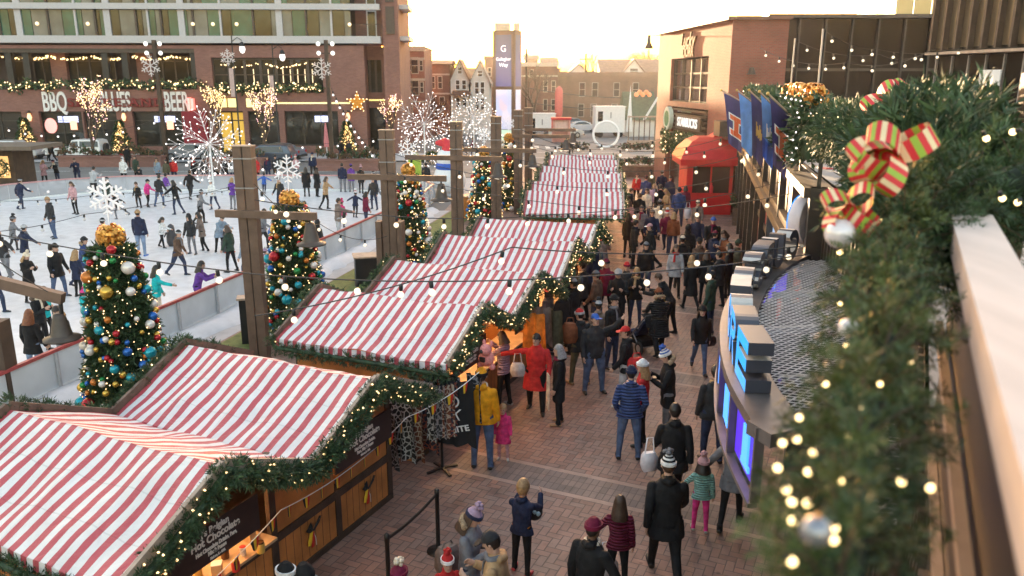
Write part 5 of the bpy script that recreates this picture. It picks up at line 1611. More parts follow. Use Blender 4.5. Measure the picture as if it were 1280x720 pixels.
for r_ in range(2):
 q0=zb[r_][1]
 m=MB();m.box2((S_(457),2.3,q0),(S_(470),2.38,q0+2.5));wo=m.build('balcony_door',WHITE_PAINT,ht)
 m=MB();m.box2((S_(459),2.26,q0+0.1),(S_(468),2.29,q0+2.3));m.build('pane',HG[1],wo)
 m=MB()
 for k in range(22):m.box2((S_(444)+k*0.13,-0.3,q0),(S_(444)+k*0.13+0.025,-0.27,q0+1.0))
 m.box2((S_(444),-0.32,q0+1.0),(S_(478),-0.25,q0+1.05));m.build('balcony_railing',BRONZE,ht)
 m=MB();m.box2((s3_-0.02,1.5,q0-0.3),(s3_+0.9,6,q0+0.1));m.build('pale_band',PALEBAND,ht)
 m=MB();m.box2((s2_+0.35,0.2,q0+0.2),(s3_-0.35,0.29,q0+2.6));m.build('window',BRONZE,ht)
m=MB();rnd=random.Random(3)
for k in range(150):
 x=rnd.uniform(-5,242);yy=70+4*abs(math.sin(x/17))+rnd.uniform(-1.2,1.2)
 m.octa((S_(x),0.9+rnd.uniform(0,1.2),Z_(yy)),0.085)
for k in range(40):
 x=rnd.uniform(268,400);m.octa((S_(x),0.25,Z_(82+2.5*math.sin(x/9)+rnd.uniform(-1,1))),0.07)
tag(m.build('fairy_lights',WARM_BULB,ht),kind='stuff')
for i,(x0,x1,y0)in enumerate(((-60,62,110),(62,148,108),(148,258,108),(266,330,113),(330,402,113))):
 pts=[]
 n_=14
 for k in range(n_+1):
  x=x0+(x1-x0)*k/n_
  pts.append(hf.w(hf.s(x),0.25,Z_(y0-3+3.5*math.cos(k*1.35))))
 garland('garland',['lit garland swag on the restaurant balcony at the left edge of the hotel','lit garland swag on the restaurant balcony above the first sign word','lit garland swag on the restaurant balcony above the last sign word','lit garland swag under the left half of the mullioned hotel window','lit garland swag under the right half of the mullioned hotel window'][i],pts,0.26,16,0.4,4,600+i,9,'garland swags on the hotel',lr=0.075,w=0.2)
for xp in(31,150,433):
 p=hf.w(hf.s(xp),0.15,Z_(146))
 root=thing('wall_lantern',f'warm wall lantern on the {["left", "middle", "right"][(31,150,433).index(xp)]} restaurant pier','wall lamp',p,hf.rz,'lanterns on the restaurant piers')
 m=MB();m.lathe([(0.12,-0.35),(0.22,0.0),(0.1,0.4)],n=8);m.build('glass',emit('amber_lantern',(1,0.4,0.1),1.6),root)
 m=MB();m.lathe([(0.26,0.38),(0.05,0.6)],n=8);m.box((0,0.1,0.1),(0.08,0.2,0.5));m.build('bracket',BRONZE,root)
def lit_cone(label,p,h,r,seed,col=None):
 rnd=random.Random(seed)
 root=thing('lit_conifer',label,'lit tree',p,0,'small lit conifers by the hotel')
 m=MB()
 for _ in range(260):
  t=rnd.random();th=rnd.uniform(0,6.28);rr=r*(1-t)*rnd.uniform(.5,1)
  sprig(m,(rr*math.cos(th),rr*math.sin(th),0.4+t*(h-0.4)),(math.cos(th),math.sin(th),0.3),0.4,4,rnd,0.2)
 m.build('foliage',NEEDLE,root)
 m=MB()
 for _ in range(190):
  t=rnd.random()**1.3;th=rnd.uniform(0,6.28);rr=r*(1-t)*1.02
  m.octa((rr*math.cos(th),rr*math.sin(th),0.4+t*(h-0.4)),0.065)
 tag(m.build('fairy_lights',WARM_BULB2,root),kind='stuff')
 m=MB();m.lathe([(0.3,0),(0.4,0.45),(0.36,0.45)],n=10);m.build('pot',mat('red_pot',(0.4,0.04,0.04),0.5),root)
lit_cone('small lit conifer in a pot at the left restaurant pier',hf.w(hf.s(31),1.3,0.1),3.2,0.95,1)
lit_cone('small lit conifer in a pot between the restaurant windows',hf.w(hf.s(150),1.3,0.1),3.0,0.85,2)
lit_cone('small lit conifer in a pot at the hotel corner',hf.w(hf.s(433),1.3,0.1),2.9,0.8,3)
BARK=mat('wet_bark',(0.10,0.07,0.055),0.85,var=0.3)
def bare_tree(mb,h,spread,rnd,r0=0.16,levels=3,start=0.22):
 tips=[]
 def grow(p,d,L_,r,lv):
  q=p+d*L_
  mid=p+d*L_*0.5+Vector((rnd.uniform(-1,1),rnd.uniform(-1,1),0))*L_*0.06
  mb.tube([p,mid,q],[r,r*0.82,r*0.62],6 if lv<2 else 4,caps=False)
  tips.append((p,q))
  if lv>=levels:return
  for _ in range(rnd.choice((3,3,4))):
   a=d.orthogonal().normalized();a=a*math.cos(t_:=rnd.uniform(0,6.28))+d.cross(a)*math.sin(t_)
   nd=(d*rnd.uniform(0.75,1.0)+a*spread*rnd.uniform(0.4,1.0)+Vector((0,0,0.25))).normalized()
   grow(p+d*L_*rnd.uniform(0.55,1.0),nd,L_*rnd.uniform(0.6,0.82),r*0.58,lv+1)
 grow(Vector((0,0,0)),Vector((0,0,1)),h*start,r0,0)
 return tips
def lit_tree(label,p,h,spread,seed,nl,lr,cols=(WARM_BULB2,),group='street trees wrapped in lights'):
 rnd=random.Random(seed)
 root=thing('lit_street_tree',label,'lit tree',p,0,group)
 m=MB();tips=bare_tree(m,h,spread,rnd,0.15,4,0.33)
 top=max(q.z for _,q in tips);k=h/top
 m.v=[(x*k,y*k,z*k)for x,y,z in m.v]
 m.build('branches',BARK,root)
 for ci,c in enumerate(cols):
  m=MB()
  for _ in range(nl//len(cols)):
   a,b_=rnd.choice(tips)
   q=a.lerp(b_,rnd.random())*k+Vector((rnd.uniform(-1,1),rnd.uniform(-1,1),rnd.uniform(-1,1)))*0.13
   if q.z>0.3:m.octa(q,lr*rnd.uniform(0.7,1.2))
  tag(m.build('fairy_lights',c,root),kind='stuff')
MULTI=(WARM_BULB2,WARM_BULB,emit('pink_fairy_bulb',(1,0.45,0.5),2.2))
_g=G(118,207);lit_tree('bare tree wrapped in dense warm and pink lights in front of the white off-road car',_g,7.3,0.42,5,560,0.05,MULTI)
_g=G(278,196);lit_tree('slim bare tree wrapped in yellow lights before the yellow doorway',_g,6.6,0.34,6,360,0.052,(WARM_BULB2,WARM_BULB))
_g=G(333,204);lit_tree('bare tree wrapped in gold and pink lights left of the far flood lamp pole',_g,6.7,0.42,7,480,0.05,MULTI)
_g=G(490,192);lit_tree('bare tree wrapped in gold lights at the hotel corner behind a timber post',_g,5.6,0.42,8,400,0.05,MULTI)
STAR_W=emit('white_starburst',(1.0,0.90,0.90),0.07,(0.66,0.6,0.6))
def starburst(label,c,r,base_z,seed,n=26,up=False):
 rnd=random.Random(seed)
 root=thing('light_starburst',label,'light display',(c.x,c.y,base_z),0,'white starburst lights by the street')
 m=MB();m.tube([(0,0,0),(0,0,c.z-base_z)],0.05,8);m.build('pole',WHITE_PAINT,root)
 o0=Vector((0,0,c.z-base_z));m=MB();lb=MB()
 for k in range(n):
  z=1-2*(k+0.5)/n;th=k*2.39996
  if up:z=0.15+0.85*abs(z)
  q=math.sqrt(max(0,1-z*z));d=Vector((q*math.cos(th),q*math.sin(th),z))
  L_=r*rnd.uniform(0.85,1.1)
  m.bar(o0,o0+d*L_,0.02)
  a=d.orthogonal().normalized()
  for t in(0.55,0.75):
   for sg in(-1,1):
    e=(d+a*sg*0.9).normalized()
    m.bar(o0+d*L_*t,o0+d*L_*t+e*L_*0.22,0.016);lb.ball(o0+d*L_*t+e*L_*0.23,0.038,6,4)
  lb.ball(o0+d*L_,0.05,6,4)
  for t in(0.35,0.7):lb.ball(o0+d*L_*t,0.034,6,4)
 m.build('branches',STAR_W,root)
 tag(lb.build('fairy_lights',WHITE_BULB,root),kind='stuff')
starburst('large white starburst of lights standing over the street side of the ice',D(262,180,46),2.2,0.016,1,26)
starburst('white starburst of lights just left of the third far timber post',D(530,155,58),2.1,0.0,2,22)
starburst('white starburst of lights just right of the third far timber post',D(592,146,62),2.0,0.0,3,22)
rnd=random.Random(12);m=MB()
for _ in range(230):
 x,y,Y=rnd.uniform(505,640),rnd.uniform(150,212),rnd.uniform(56,62)
 m.ball(D(x,y,Y),0.042,5,4)
c0=D(570,205,59);m.v=[(x-c0.x,y-c0.y,z)for x,y,z in m.v]
tag(m.build('hanging_fairy_lights',WHITE_BULB,None,(c0.x,c0.y,0)),'curtain of tiny white lights hung between the far starbursts','fairy lights',kind='stuff')
def flake_on(root,z,r):
 m=MB();snowflake_mesh(m,(0,0,0),r,0.06);o=m.build('snowflake',STAR_W,root,(-0.42,-0.15,z))
def flood_pole(label,base,H,flz,cluster=True):
 root=thing('flood_lamp_pole',label,'lamp post',base,0,'flood lamp poles by the rink')
 m=MB();m.box2((-0.14,-0.14,0),(0.14,0.14,H));m.build('pole',WOOD_DARK,root)
 for sx_ in(-1,1):
  for dz in(-0.3,-1.0):
   m=MB();m.bar((0,-0.05,H+dz),(sx_*0.5,-0.1,H+dz),0.06);m.lathe([(0.1,0.0),(0.2,0.16)],(sx_*0.55,-0.15,H+dz-0.1),n=8);fo=m.build('flood_lamp',BLACK,root)
   m=MB();m.ball((sx_*0.55,-0.28,H+dz),0.17,8,6);m.build('lens',emit('flood_lens',(1,0.93,0.8),1.6),fo)
 flake_on(root,flz,0.85)
_b0=G(209,206);flood_pole('flood lamp pole with a snowflake beside the grey sedan',_b0,D(193,50,_b0.y).z,D(193,82,_b0.y).z)
_b0=G(416,207);flood_pole('flood lamp pole with a snowflake at the corner of the hotel',_b0,D(408,50,_b0.y).z,D(404,86,_b0.y).z)
def street_lamp(label,base,H,banner,fl):
 root=thing('street_lamp',label,'street lamp',base,0,'period street lamps by the hotel')
 m=MB();m.tube([(0,0,0),(0,0,0.5),(0,0,0.6),(0,0,H+0.5)],[0.16,0.14,0.08,0.05],8);m.build('pole',BLACK,root)
 m=MB();m.tube([(0,0,H),(0.5,0,H+0.35),(0.85,0,H+0.1)],0.035,6);m.build('arm',BLACK,root)
 m=MB();m.lathe([(0.05,0.3),(0.16,0.2),(0.26,-0.1)],(0.85,0,H-0.3),n=10);so=m.build('lamp_shade',BLACK,root)
 m=MB();m.lathe([(0.22,0.0),(0.27,-0.25),(0.17,-0.5),(0.03,-0.58)],(0.85,0,H-0.4),n=10);m.build('globe',emit('pale_globe',(1,0.95,0.9),1.6),so)
 if banner:
  m=MB();m.box2((-0.45,-0.03,H-4.6),(-0.08,0.0,H-2.2));m.build('banner',mat('pale_pink_banner',(0.55,0.4,0.38),0.7),root)
 if fl:flake_on(root,H-1.3,0.7)
_b0=G(302,198);street_lamp('street lamp with a snowflake and pale banner before the yellow sign',_b0,D(290,52,_b0.y).z,True,True)
_b0=G(350,196);street_lamp('street lamp with a pale banner before the mullioned hotel window',_b0,D(344,62,_b0.y).z,True,False)
for i,(x0,x1,y)in enumerate(((78,205,208),(262,330,211),(395,478,213))):
 A,B=G(x0,y),G(x1,y)
 root=thing('kerb_planter',['brick planter with dry shrubs behind the street boards on the left','brick planter with dry shrubs left of the middle timber posts','brick planter with dry shrubs behind the skating trio'][i],'planter',A,math.atan2(B.y-A.y,B.x-A.x),'brick kerb planters')
 L_=(B-A).length
 m=MB();m.box2((0,-0.5,0),(L_,0.5,0.75));m.box2((-0.1,-0.58,0.75),(L_+0.1,0.58,0.86));m.build('planter_wall',HB,root)
 rnd=random.Random(i);m=MB()
 for _ in range(int(L_*26)):
  x,y=rnd.uniform(0,L_),rnd.uniform(-.4,.4)
  q=0.5+0.5*math.sin(x*1.4+i)
  sprig(m,(x,y,0.85+rnd.uniform(0,0.7)*q),(rnd.uniform(-.5,.5),rnd.uniform(-.5,.5),1),0.45,4,rnd,0.16,rnd.choice((0,1,1)))
 m.build('shrub',[NEEDLE,mat('dry_brown_twig',(0.14,0.085,0.05),0.9)],root)
for i,(x,y)in enumerate(((187,203),(447,190),(437,200),(455,205),(540,205))):
 p=G(x,y);root=thing('round_shrub',['round dark shrub right of the white car','dark round shrub at the hotel corner','low shrub in front of the lit corner conifer','low shrub by the end of the right kerb planter','low shrub behind the snowman'][i],'shrub',p,0,'clipped shrubs by the street')
 rnd=random.Random(i+60);m=MB()
 for _ in range(160):
  d=Vector((rnd.gauss(0,1),rnd.gauss(0,1),abs(rnd.gauss(0,1)))).normalized()
  sprig(m,d*0.55+Vector((0,0,0.2)),d,0.35,4,rnd,0.2,rnd.choice((0,1)))
 m.build('foliage',[NEEDLE,NEEDLE2],root)
# ---------------------------------------------------------------- vehicles
TYRE=mat('tyre_rubber',(0.015,0.015,0.016),0.8,var=0.1);RIM=mat('alloy_rim',(0.5,0.5,0.52),0.3,metal=0.8,var=0)
CARGLASS=glass_mat('car_glass',(0.02,0.025,0.03),0.05);HEADL=mat('headlight_glass',(0.7,0.7,0.72),0.15);TAILL=mat('tail_light',(0.45,0.01,0.01),0.2)
def car(name,label,p,rz,paint,prof,glass,width,wheels,wr=0.34,group='cars in the street'):
 """prof: side outline (x forward, z); glass: window polygons on the side"""
 root=thing(name,label,'car',p,rz,group)
 rings=[]
 hw=width/2
 for y,k in((-hw,0.93),(-hw*0.92,1.0),(hw*0.92,1.0),(hw,0.93)):
  zc=0.75
  rings.append([Vector((x*(0.985 if k<1 else 1),y*(1 if z<1.0 else 1-(z-1.0)*0.22),zc+(z-zc)*k))for x,z in prof])
 m=MB();m.rings(rings,0,True,False);o=m.build('body',paint,root);fix_normals(o)
 bv=o.modifiers.new('b','BEVEL');bv.width=0.03;bv.segments=2;bv.limit_method='ANGLE'
 for pol in glass:
  for sg in(-1,1):
   m=MB()
   V=[(x,sg*(hw*(1 if z<1.0 else 1-(z-1.0)*0.22)+0.012),z)for x,z in pol]
   m.add(V,[tuple(range(len(V)))]);m.build('window',CARGLASS,root)
 for wx in wheels:
  for sg in(-1,1):
   m=MB();m.rings([[Vector((wr*q*math.cos(t),y,wr*q*math.sin(t)))for t in[2*PI*k/18 for k in range(18)]]for y,q in((-0.11,0.86),(-0.09,1),(0.09,1),(0.11,0.86))]);wo=m.build('wheel',TYRE,root,(wx,sg*(hw-0.06),wr))
   m=MB();m.rings([[Vector((wr*0.62*math.cos(t),y,wr*0.62*math.sin(t)))for t in[2*PI*k/14 for k in range(14)]]for y in(sg*0.10,sg*0.118)]);m.build('rim',RIM,wo)
 xf=max(x for x,z in prof);xb=min(x for x,z in prof)
 for sg in(-1,1):
  m=MB();m.box((xf-0.06,sg*hw*0.72,0.72),(0.16,0.3,0.16));m.build('headlight',HEADL,root)
  m=MB();m.box((xb+0.06,sg*hw*0.76,0.8),(0.16,0.22,0.2));m.build('tail_light',TAILL,root)
 for x_ in(xf-0.02,xb+0.02):
  m=MB();m.box((x_,0,0.42),(0.14,width*0.96,0.2));m.build('bumper',BLACK,root)
 return root
WHITE_CAR=mat('white_car_paint',(0.75,0.75,0.76),0.3,var=0.03,coat=0.5);GREY_CAR=mat('grey_car_paint',(0.26,0.27,0.30),0.28,metal=0.3,var=0.03,coat=0.5);SILVER_CAR=mat('silver_car_paint',(0.55,0.56,0.58),0.28,metal=0.4,var=0.03,coat=0.5);BLUE_CAR=mat('blue_grey_car_paint',(0.16,0.19,0.25),0.28,metal=0.3,var=0.03,coat=0.5)
JEEP=[(-2.0,0.5),(-2.05,1.05),(-1.95,1.72),(-1.6,1.8),(0.1,1.8),(0.4,1.75),(0.68,1.16),(1.85,1.1),(2.0,0.95),(2.05,0.55),(1.7,0.45),(-1.7,0.45)]
SEDAN=[(-2.25,0.45),(-2.3,0.85),(-2.1,1.02),(-1.5,1.08),(-0.85,1.42),(0.35,1.45),(1.15,1.02),(2.0,0.88),(2.3,0.68),(2.3,0.42),(1.8,0.28),(-1.8,0.28)]
SUV=[(-2.2,0.5),(-2.25,1.1),(-1.95,1.65),(-1.3,1.72),(0.3,1.72),(1.0,1.12),(2.05,1.0),(2.25,0.75),(2.25,0.48),(1.8,0.36),(-1.8,0.36)]
SG=[(-1.35,1.05),(-0.75,1.36),(0.3,1.38),(0.9,1.05)]
p=G(104,200)
jp=car('offroad_car','white boxy off-road car parked behind the street boards',p,PI,WHITE_CAR,JEEP,[[(-0.15,1.2),(-0.15,1.66),(0.3,1.66),(0.52,1.2)],[(-1.9,1.2),(-1.85,1.66),(-0.3,1.66),(-0.3,1.2)]],1.85,(-1.25,1.3),0.42)
m=MB();m.lathe([(0.38,-0.1),(0.4,0.0),(0.38,0.1)],n=18);so=m.build('spare_wheel',TYRE,jp,(-2.2,0.1,1.1));so.rotation_euler=(0,PI/2,0)
m=MB()
for sg in(-1,1):m.box((1.3,sg*0.9,0.9),(1.0,0.25,0.07))
m.build('mudguard',BLACK,jp)
p=G(240,200);car('saloon_car','grey saloon car behind the large starburst',p,PI,GREY_CAR,SEDAN,[SG],1.8,(-1.4,1.4))
p=G(22,200);car('estate_car','silver car at the left edge beyond the wooden hut',p,0.0,SILVER_CAR,SUV,[[(-1.7,1.15),(-1.5,1.6),(0.25,1.6),(0.8,1.15)]],1.85,(-1.4,1.4),0.36)
p=G(348,200);car('hatchback_car','blue grey car half hidden by the tree wrapped in gold and pink lights',p,PI-0.2,BLUE_CAR,SEDAN,[SG],1.8,(-1.4,1.4))
p=G(331,206);car('estate_car','dark blue estate car behind the crisp snowflake',p+Vector((0.4,-0.8,0)),PI,mat('navy_car_paint',(0.05,0.07,0.11),0.28,metal=0.3,var=0.03,coat=0.5),SUV,[[(-1.7,1.15),(-1.5,1.6),(0.25,1.6),(0.8,1.15)]],1.85,(-1.4,1.4),0.36)
for i,(x,y,rz_,pm)in enumerate(((540,161,2.9,SILVER_CAR),(598,157,0.1,WHITE_CAR),(572,158,0.0,GREY_CAR),(705,172,0.25,SILVER_CAR),(728,165,0.1,WHITE_CAR),(718,160,0,BLUE_CAR))):
 p=G(x,y);car('parked_car',['silver car in front of the white gabled houses, leftmost of three','white car in front of the white gabled houses, rightmost of three','grey car in front of the white gabled houses, middle of three','silver car beside the white ticket kiosk','white car left of the white box trailer','blue grey car in front of the flat brick building'][i],p,rz_,pm,SEDAN,[SG],1.8,(-1.4,1.4))
def box_truck(label,p,rz,L_,H,W,cab):
 root=thing('box_trailer',label,'trailer',p,rz,'white box vehicles')
 m=MB();m.box2((-L_/2,-W/2,0.6),(L_/2,W/2,H));o=m.build('body',WHITE_PAINT,root)
 m=MB();m.box2((-L_/2-0.08,-W/2-0.06,H+0.002),(L_/2+0.08,W/2+0.06,H+0.1));m.build('roof',WHITE_PAINT,root)
 m=MB();m.box2((-L_/2+0.3,-W/2-0.02,H-1.7),(-L_/2+0.9,-W/2-0.003,H-0.5));m.build('window',CARGLASS,root)
 m=MB();m.box2((0,-W/2-0.03,H-1.3),(0.14,-W/2-0.003,H-0.6));m.build('handle',GREY_METAL,root)
 for x in(-L_/3,L_/3):
  for sg in(-1,1):
   m=MB();m.rings([[Vector((0.4*math.cos(t),y,0.4*math.sin(t)))for t in[2*PI*k/16 for k in range(16)]]for y in(-0.12,0.12)]);m.build('wheel',TYRE,root,(x,sg*(W/2-0.14),0.4))
p=G(760,171);box_truck('tall white box trailer behind the white ring sculpture',p,R(3),3.6,3.6,2.4,False)
p=G(676,170);box_truck('white box trailer behind the far timber posts',p,R(3),3.4,2.7,2.2,False)
p=G(757,184);root=thing('ring_sculpture','white illuminated ring standing at the street end of the stalls','sculpture',p)
m=MB();n_=40
m.tube([(1.3*math.cos(2*PI*k/n_),0,1.32+1.3*math.sin(2*PI*k/n_))for k in range(n_+1)],0.12,8,caps=False);m.build('ring',emit('white_ring',(1,0.97,0.95),0.15),root)
m=MB()
for sg in(-1,1):m.box((sg*0.7,0,0.05),(0.5,0.7,0.1))
m.build('foot',BLACK,root)
p=G(701,178);root=thing('ticket_kiosk','white kiosk with a red canopy at the street end of the stalls','kiosk',p)
m=MB();m.box2((-1.0,-0.6,0),(-0.75,0.6,2.5));m.box2((0.75,-0.6,0),(1.0,0.6,2.5));m.box2((-0.75,0.4,0),(0.75,0.6,2.5));m.build('frame',mat('salmon_frame',(0.6,0.3,0.25),0.5),root)
m=MB();m.box2((-1.1,-0.75,2.5),(1.1,0.7,2.75));m.box2((-1.1,-0.78,1.5),(-1.0,-0.6,2.6));m.build('canopy',RIBRED,root)
m=MB();m.box2((-0.74,-0.3,1.5),(0.74,0.38,2.49));m.build('panel',mat('blush_panel',(0.75,0.55,0.5),0.5),root)
p=G(698,168);root=thing('capsule_sign','tall rounded red and white sign on a pale pole','sign',p)
zc=D(698,128,p.y).z
m=MB();m.tube([(0,0,0),(0,0,zc-1.8)],0.14,8);m.build('pole',WHITE_PAINT,root)
m=MB();m.lathe([(0.1,-2.0),(0.42,-1.7),(0.5,-1.3),(0.5,1.3),(0.42,1.7),(0.1,2.0)],(0,0,zc),n=16,sy=0.4);m.build('sign_body',mat('soft_red_sign',(0.62,0.12,0.12),0.5),root)
p0=G(785,184)
root=thing('timber_fence','low timber fence hung with lights right of the white ring','fence',p0,R(4))
for k in range(8):
 m=MB();m.box((k*0.55,0,1.6),(0.09,0.09,3.2));m.build('post',POST_WOOD,root)
m=MB();m.box((1.95,-0.06,3.1),(4.2,0.06,0.14));m.box((1.95,-0.06,0.5),(4.2,0.06,0.4));m.build('rail',WOOD_PALE,root)
for i in range(2):
 A,B=(G(700 if i==0 else 775,189),G(735 if i==0 else 820,189))
 root=thing('low_hedge','low hedge at the street end, '+('left' if i==0 else 'right')+' of the white ring','hedge',A,math.atan2(B.y-A.y,B.x-A.x),'hedges by the white ring')
 rnd=random.Random(i+5);m=MB();L_=(B-A).length
 for _ in range(int(L_*60)):
  sprig(m,(rnd.uniform(0,L_),rnd.uniform(-.35,.35),rnd.uniform(0.1,0.65)),(rnd.uniform(-1,1),rnd.uniform(-1,1),0.5),0.3,4,rnd,0.25,rnd.choice((0,1)))
 m.build('foliage',[NEEDLE,mat('dry_brown_twig',(0.14,0.085,0.05),0.9)],root)
# ---------------------------------------------------------------- buildings beyond the street
BRN=brick_mat('warm_brown_brick',(0.27,0.165,0.12),(0.23,0.135,0.10),(0.22,0.17,0.14),0.35,0.12,big=0.25)
BRN2=brick_mat('dark_brown_brick',(0.24,0.125,0.09),(0.2,0.1,0.075),(0.18,0.13,0.11),0.35,0.12,big=0.25)
PINKB=brick_mat('pink_red_brick',(0.34,0.15,0.115),(0.29,0.12,0.095),(0.26,0.18,0.15),0.35,0.12,big=0.2)
SHINGLE=mat('brown_shingles',(0.20,0.12,0.095),0.85,var=0.2,scale=2);GREYSH=mat('grey_shingles',(0.22,0.20,0.20),0.85,var=0.2,scale=2);GREENSH=mat('green_shingles',(0.11,0.14,0.09),0.85,var=0.2,scale=2)
SIDING=mat('white_siding',(0.66,0.63,0.60),0.6,var=0.08,scale=2)
STONE=mat('limestone_trim',(0.46,0.40,0.34),0.7,var=0.1)
FARGLASS=glass_mat('far_window_glass',(0.07,0.055,0.05),0.08)
def house(name,label,f,x0,x1,ytop,depth,wallm,wins,roof=None,trims=(),group='buildings across the street',ground=True):
 """f: facade plane; pixel columns x0..x1 and top row give its width and height; wins: list of (xc, yc, w_px, h_px)"""
 s0,s1=f.s(x0),f.s(x1)
 root=thing(name,label,'building',f.w(s0,0,0),f.rz,group)
 L_=s1-s0
 xm=(x0+x1)/2
 zt=f.z(xm,ytop)
 m=MB();m.box2((0,0,0),(L_,depth,zt));m.build('wall',wallm,root)
 if roof is None:
  m=MB();m.box2((-0.15,-0.2,zt-0.35),(L_+0.15,0.0-0.003,zt+0.2));m.box2((-0.14,0.0,zt+0.003),(L_+0.14,depth,zt+0.15));m.build('cornice',STONE if len(trims)else wallm,root)
 else:
  kind,yr,rm=roof
  zr=f.z(xm,yr)
  if kind=='gable':
   m=MB()
   m.prism([(0,zt),(L_,zt),(L_/2,zr)],0.0,0.18,axis='Y');m.build('gable',wallm,root)
   m=MB();e=0.35
   k=(zr-zt)/(L_/2)
   for sg in(-1,1):
    A=(L_/2+sg*(L_/2+e),zt-e*k)
    m.add([(A[0],-0.4,A[1]),(L_/2,-0.4,zr+0.05),(L_/2,depth,zr+0.05),(A[0],depth,A[1]),(A[0],-0.4,A[1]+0.22),(L_/2,-0.4,zr+0.27),(L_/2,depth,zr+0.27),(A[0],depth,A[1]+0.22)],[(0,1,2,3),(4,7,6,5),(0,4,5,1),(3,2,6,7),(0,3,7,4)])
   m.build('roof',rm,root)
  else:
   m=MB();m.prism([(-0.4,zt),(depth*0.5,zr),(depth+0.4,zt)],-0.3,L_+0.3,axis='X');m.build('roof',rm,root)
 for(xc,yc,wp,hp)in wins:
  sc=f.s(xc)-s0;zc=f.z(xc,yc);w=wp/F_PX*f.w(f.s(xc),0,0).y*1.03;h=hp/F_PX*f.w(f.s(xc),0,0).y*1.03
  m=MB();t=0.09
  m.box2((sc-w/2-t,-0.06,zc-h/2-t),(sc-w/2,0.02,zc+h/2+t));m.box2((sc+w/2,-0.06,zc-h/2-t),(sc+w/2+t,0.02,zc+h/2+t));m.box2((sc-w/2,-0.06,zc+h/2),(sc+w/2,0.02,zc+h/2+t));m.box2((sc-w/2,-0.12,zc-h/2-t),(sc+w/2,0.02,zc-h/2));m.box2((sc-w/2,-0.04,zc-0.04),(sc+w/2,-0.012,zc+0.04))
  wo=m.build('window',STONE if wallm is not SIDING else WHITE_PAINT,root)
  m=MB();m.box2((sc-w/2,-0.03,zc-h/2),(sc+w/2,-0.006,zc+h/2));m.build('pane',FARGLASS,wo)
 for(y0,y1)in trims:
  m=MB();m.box2((-0.02,-0.05,f.z(xm,y1)),(L_+0.02,-0.004,f.z(xm,y0)));m.build('stone_band',STONE,root)
 return root,L_,zt
f1=Face(-14,93,0,93)
grid=lambda xs,ys,w,h:[(x,y,w,h)for x in xs for y in ys]
house('brick_house','three storey pink brick corner building next to the hotel',f1,498,531,60,9,PINKB,grid((502,512),(81,108,134),4,12)+grid((519,),(82,109),7,17)+grid((527,),(82,109),3,11),None,((72,75),(98,101),(126,128)))
f2=Face(-12,104,0,104)
house('brick_house','brown brick house with bays between the corner building and the white gables',f2,531,562,80,10,BRN2,grid((541,550),(103,),4,13)+grid((541,552),(128,),5,12),('ridge',74,SHINGLE),((92,94),(116,118)))
house('white_house','white gabled house left of the pair across the street',f2,563,586,100,9,SIDING,grid((572,580),(106,128),4,10)+[(575,88,4,7)],('gable',76,SHINGLE))
house('white_house','white gabled house right of the pair across the street',f2,588,612,102,9,SIDING,grid((596,603),(110,130),4,13)+[(600,92,5,6)],('gable',77,GREYSH))
m=MB();p=f2.w(f2.s(576),0.9,0);root=thing('porch','small shingled porch on the front of the left white gabled house','porch',p)
m.prism([(-1.2,f2.z(575,119)),(1.4,f2.z(575,119)),(1.0,f2.z(575,113)),(-0.9,f2.z(575,113))],-0.9,0.85,axis='Y');m.build('roof',SHINGLE,root)
for x in(-1.1,1.2):
 m=MB();m.box2((x,-0.8,0),(x+0.14,-0.66,f2.z(575,119)));m.build('post',WHITE_PAINT,root)
f3=Face(-10,118,30,118)
house('brick_house','long brown house behind the pylon sign',f3,606,625,72,10,BRN2,grid((612,620),(90,115),3,9),None)
house('brick_house','brown brick house with twin chimneys right of the pylon sign',f3,652,697,80,12,BRN2,grid((682,692),(108,131),4,12)+[(664,92,4,8)],None,((94,96),))
f4=Face(0,122,40,121)
fb,L_,zt=house('brick_building','long flat topped two storey brown brick building beyond the street',f4,690,826,92,16,BRN,grid((728,744,771,795),(112,),6,15)+grid((727,743,769,795),(138,),6,14),None)
f5=Face(0,150,40,150)
house('gabled_house','wide brown roofed house with a white dormer behind the flat brick building',f5,752,832,92,12,SIDING,[(791,88,10,6)],('ridge',73,SHINGLE))
house('dormer','white gabled dormer house rising over the flat brick building',Face(0,149,40,149),778,806,92,5,SIDING,[(792,89,9,6)],('gable',75,SHINGLE))
house('far_house','low pale brown house on the skyline left of the bare tree',f5,656,672,74,8,BRN,[],('ridge',68,SHINGLE));house('far_house','low brown house on the skyline with a short hipped roof',f5,678,696,78,8,BRN,[],('ridge',71,SHINGLE))
house('far_house','pale house peak showing just above the flat brick building',Face(0,140,40,140),712,735,92,8,SIDING,[],('gable',81,GREYSH))
house('far_house','distant row of brick houses on the skyline behind the white gables',Face(-40,190,40,190),530,700,86,10,BRN2,[],None)
house('far_house','distant brick block on the skyline behind the cafe building',Face(-40,200,60,200),700,880,90,10,BRN,[],None)
f6=Face(0,100,40,100)
r_,L_,zt=house('green_roofed_hall','low hall with a green shingled roof beside the cafe building',f6,787,822,150,8,SIDING,[],('ridge',115,GREENSH))
m=MB();m.prism([(-0.3,zt-1.4),(0.5,zt-1.4),(0.1,zt+4.2)],-0.5,-0.44,axis='Y');m.build('white_gable_trim',WHITE_PAINT,r_)
m=MB();m.prism([(1.7,zt),(2.0,zt),(4.0,zt+3.4),(3.7,zt+3.4)],-0.55,-0.48,axis='Y');m.build('white_gable_trim',WHITE_PAINT,r_)
m=MB()
for k in range(5):m.ball((1.2+0.4*k,2,zt+3.0+0.3*(k%2)),0.3,7,5)
m.build('neon_cluster',emit('orange_cluster',(1,0.3,0.12),0.8,(0.6,0.2,0.1)),r_)
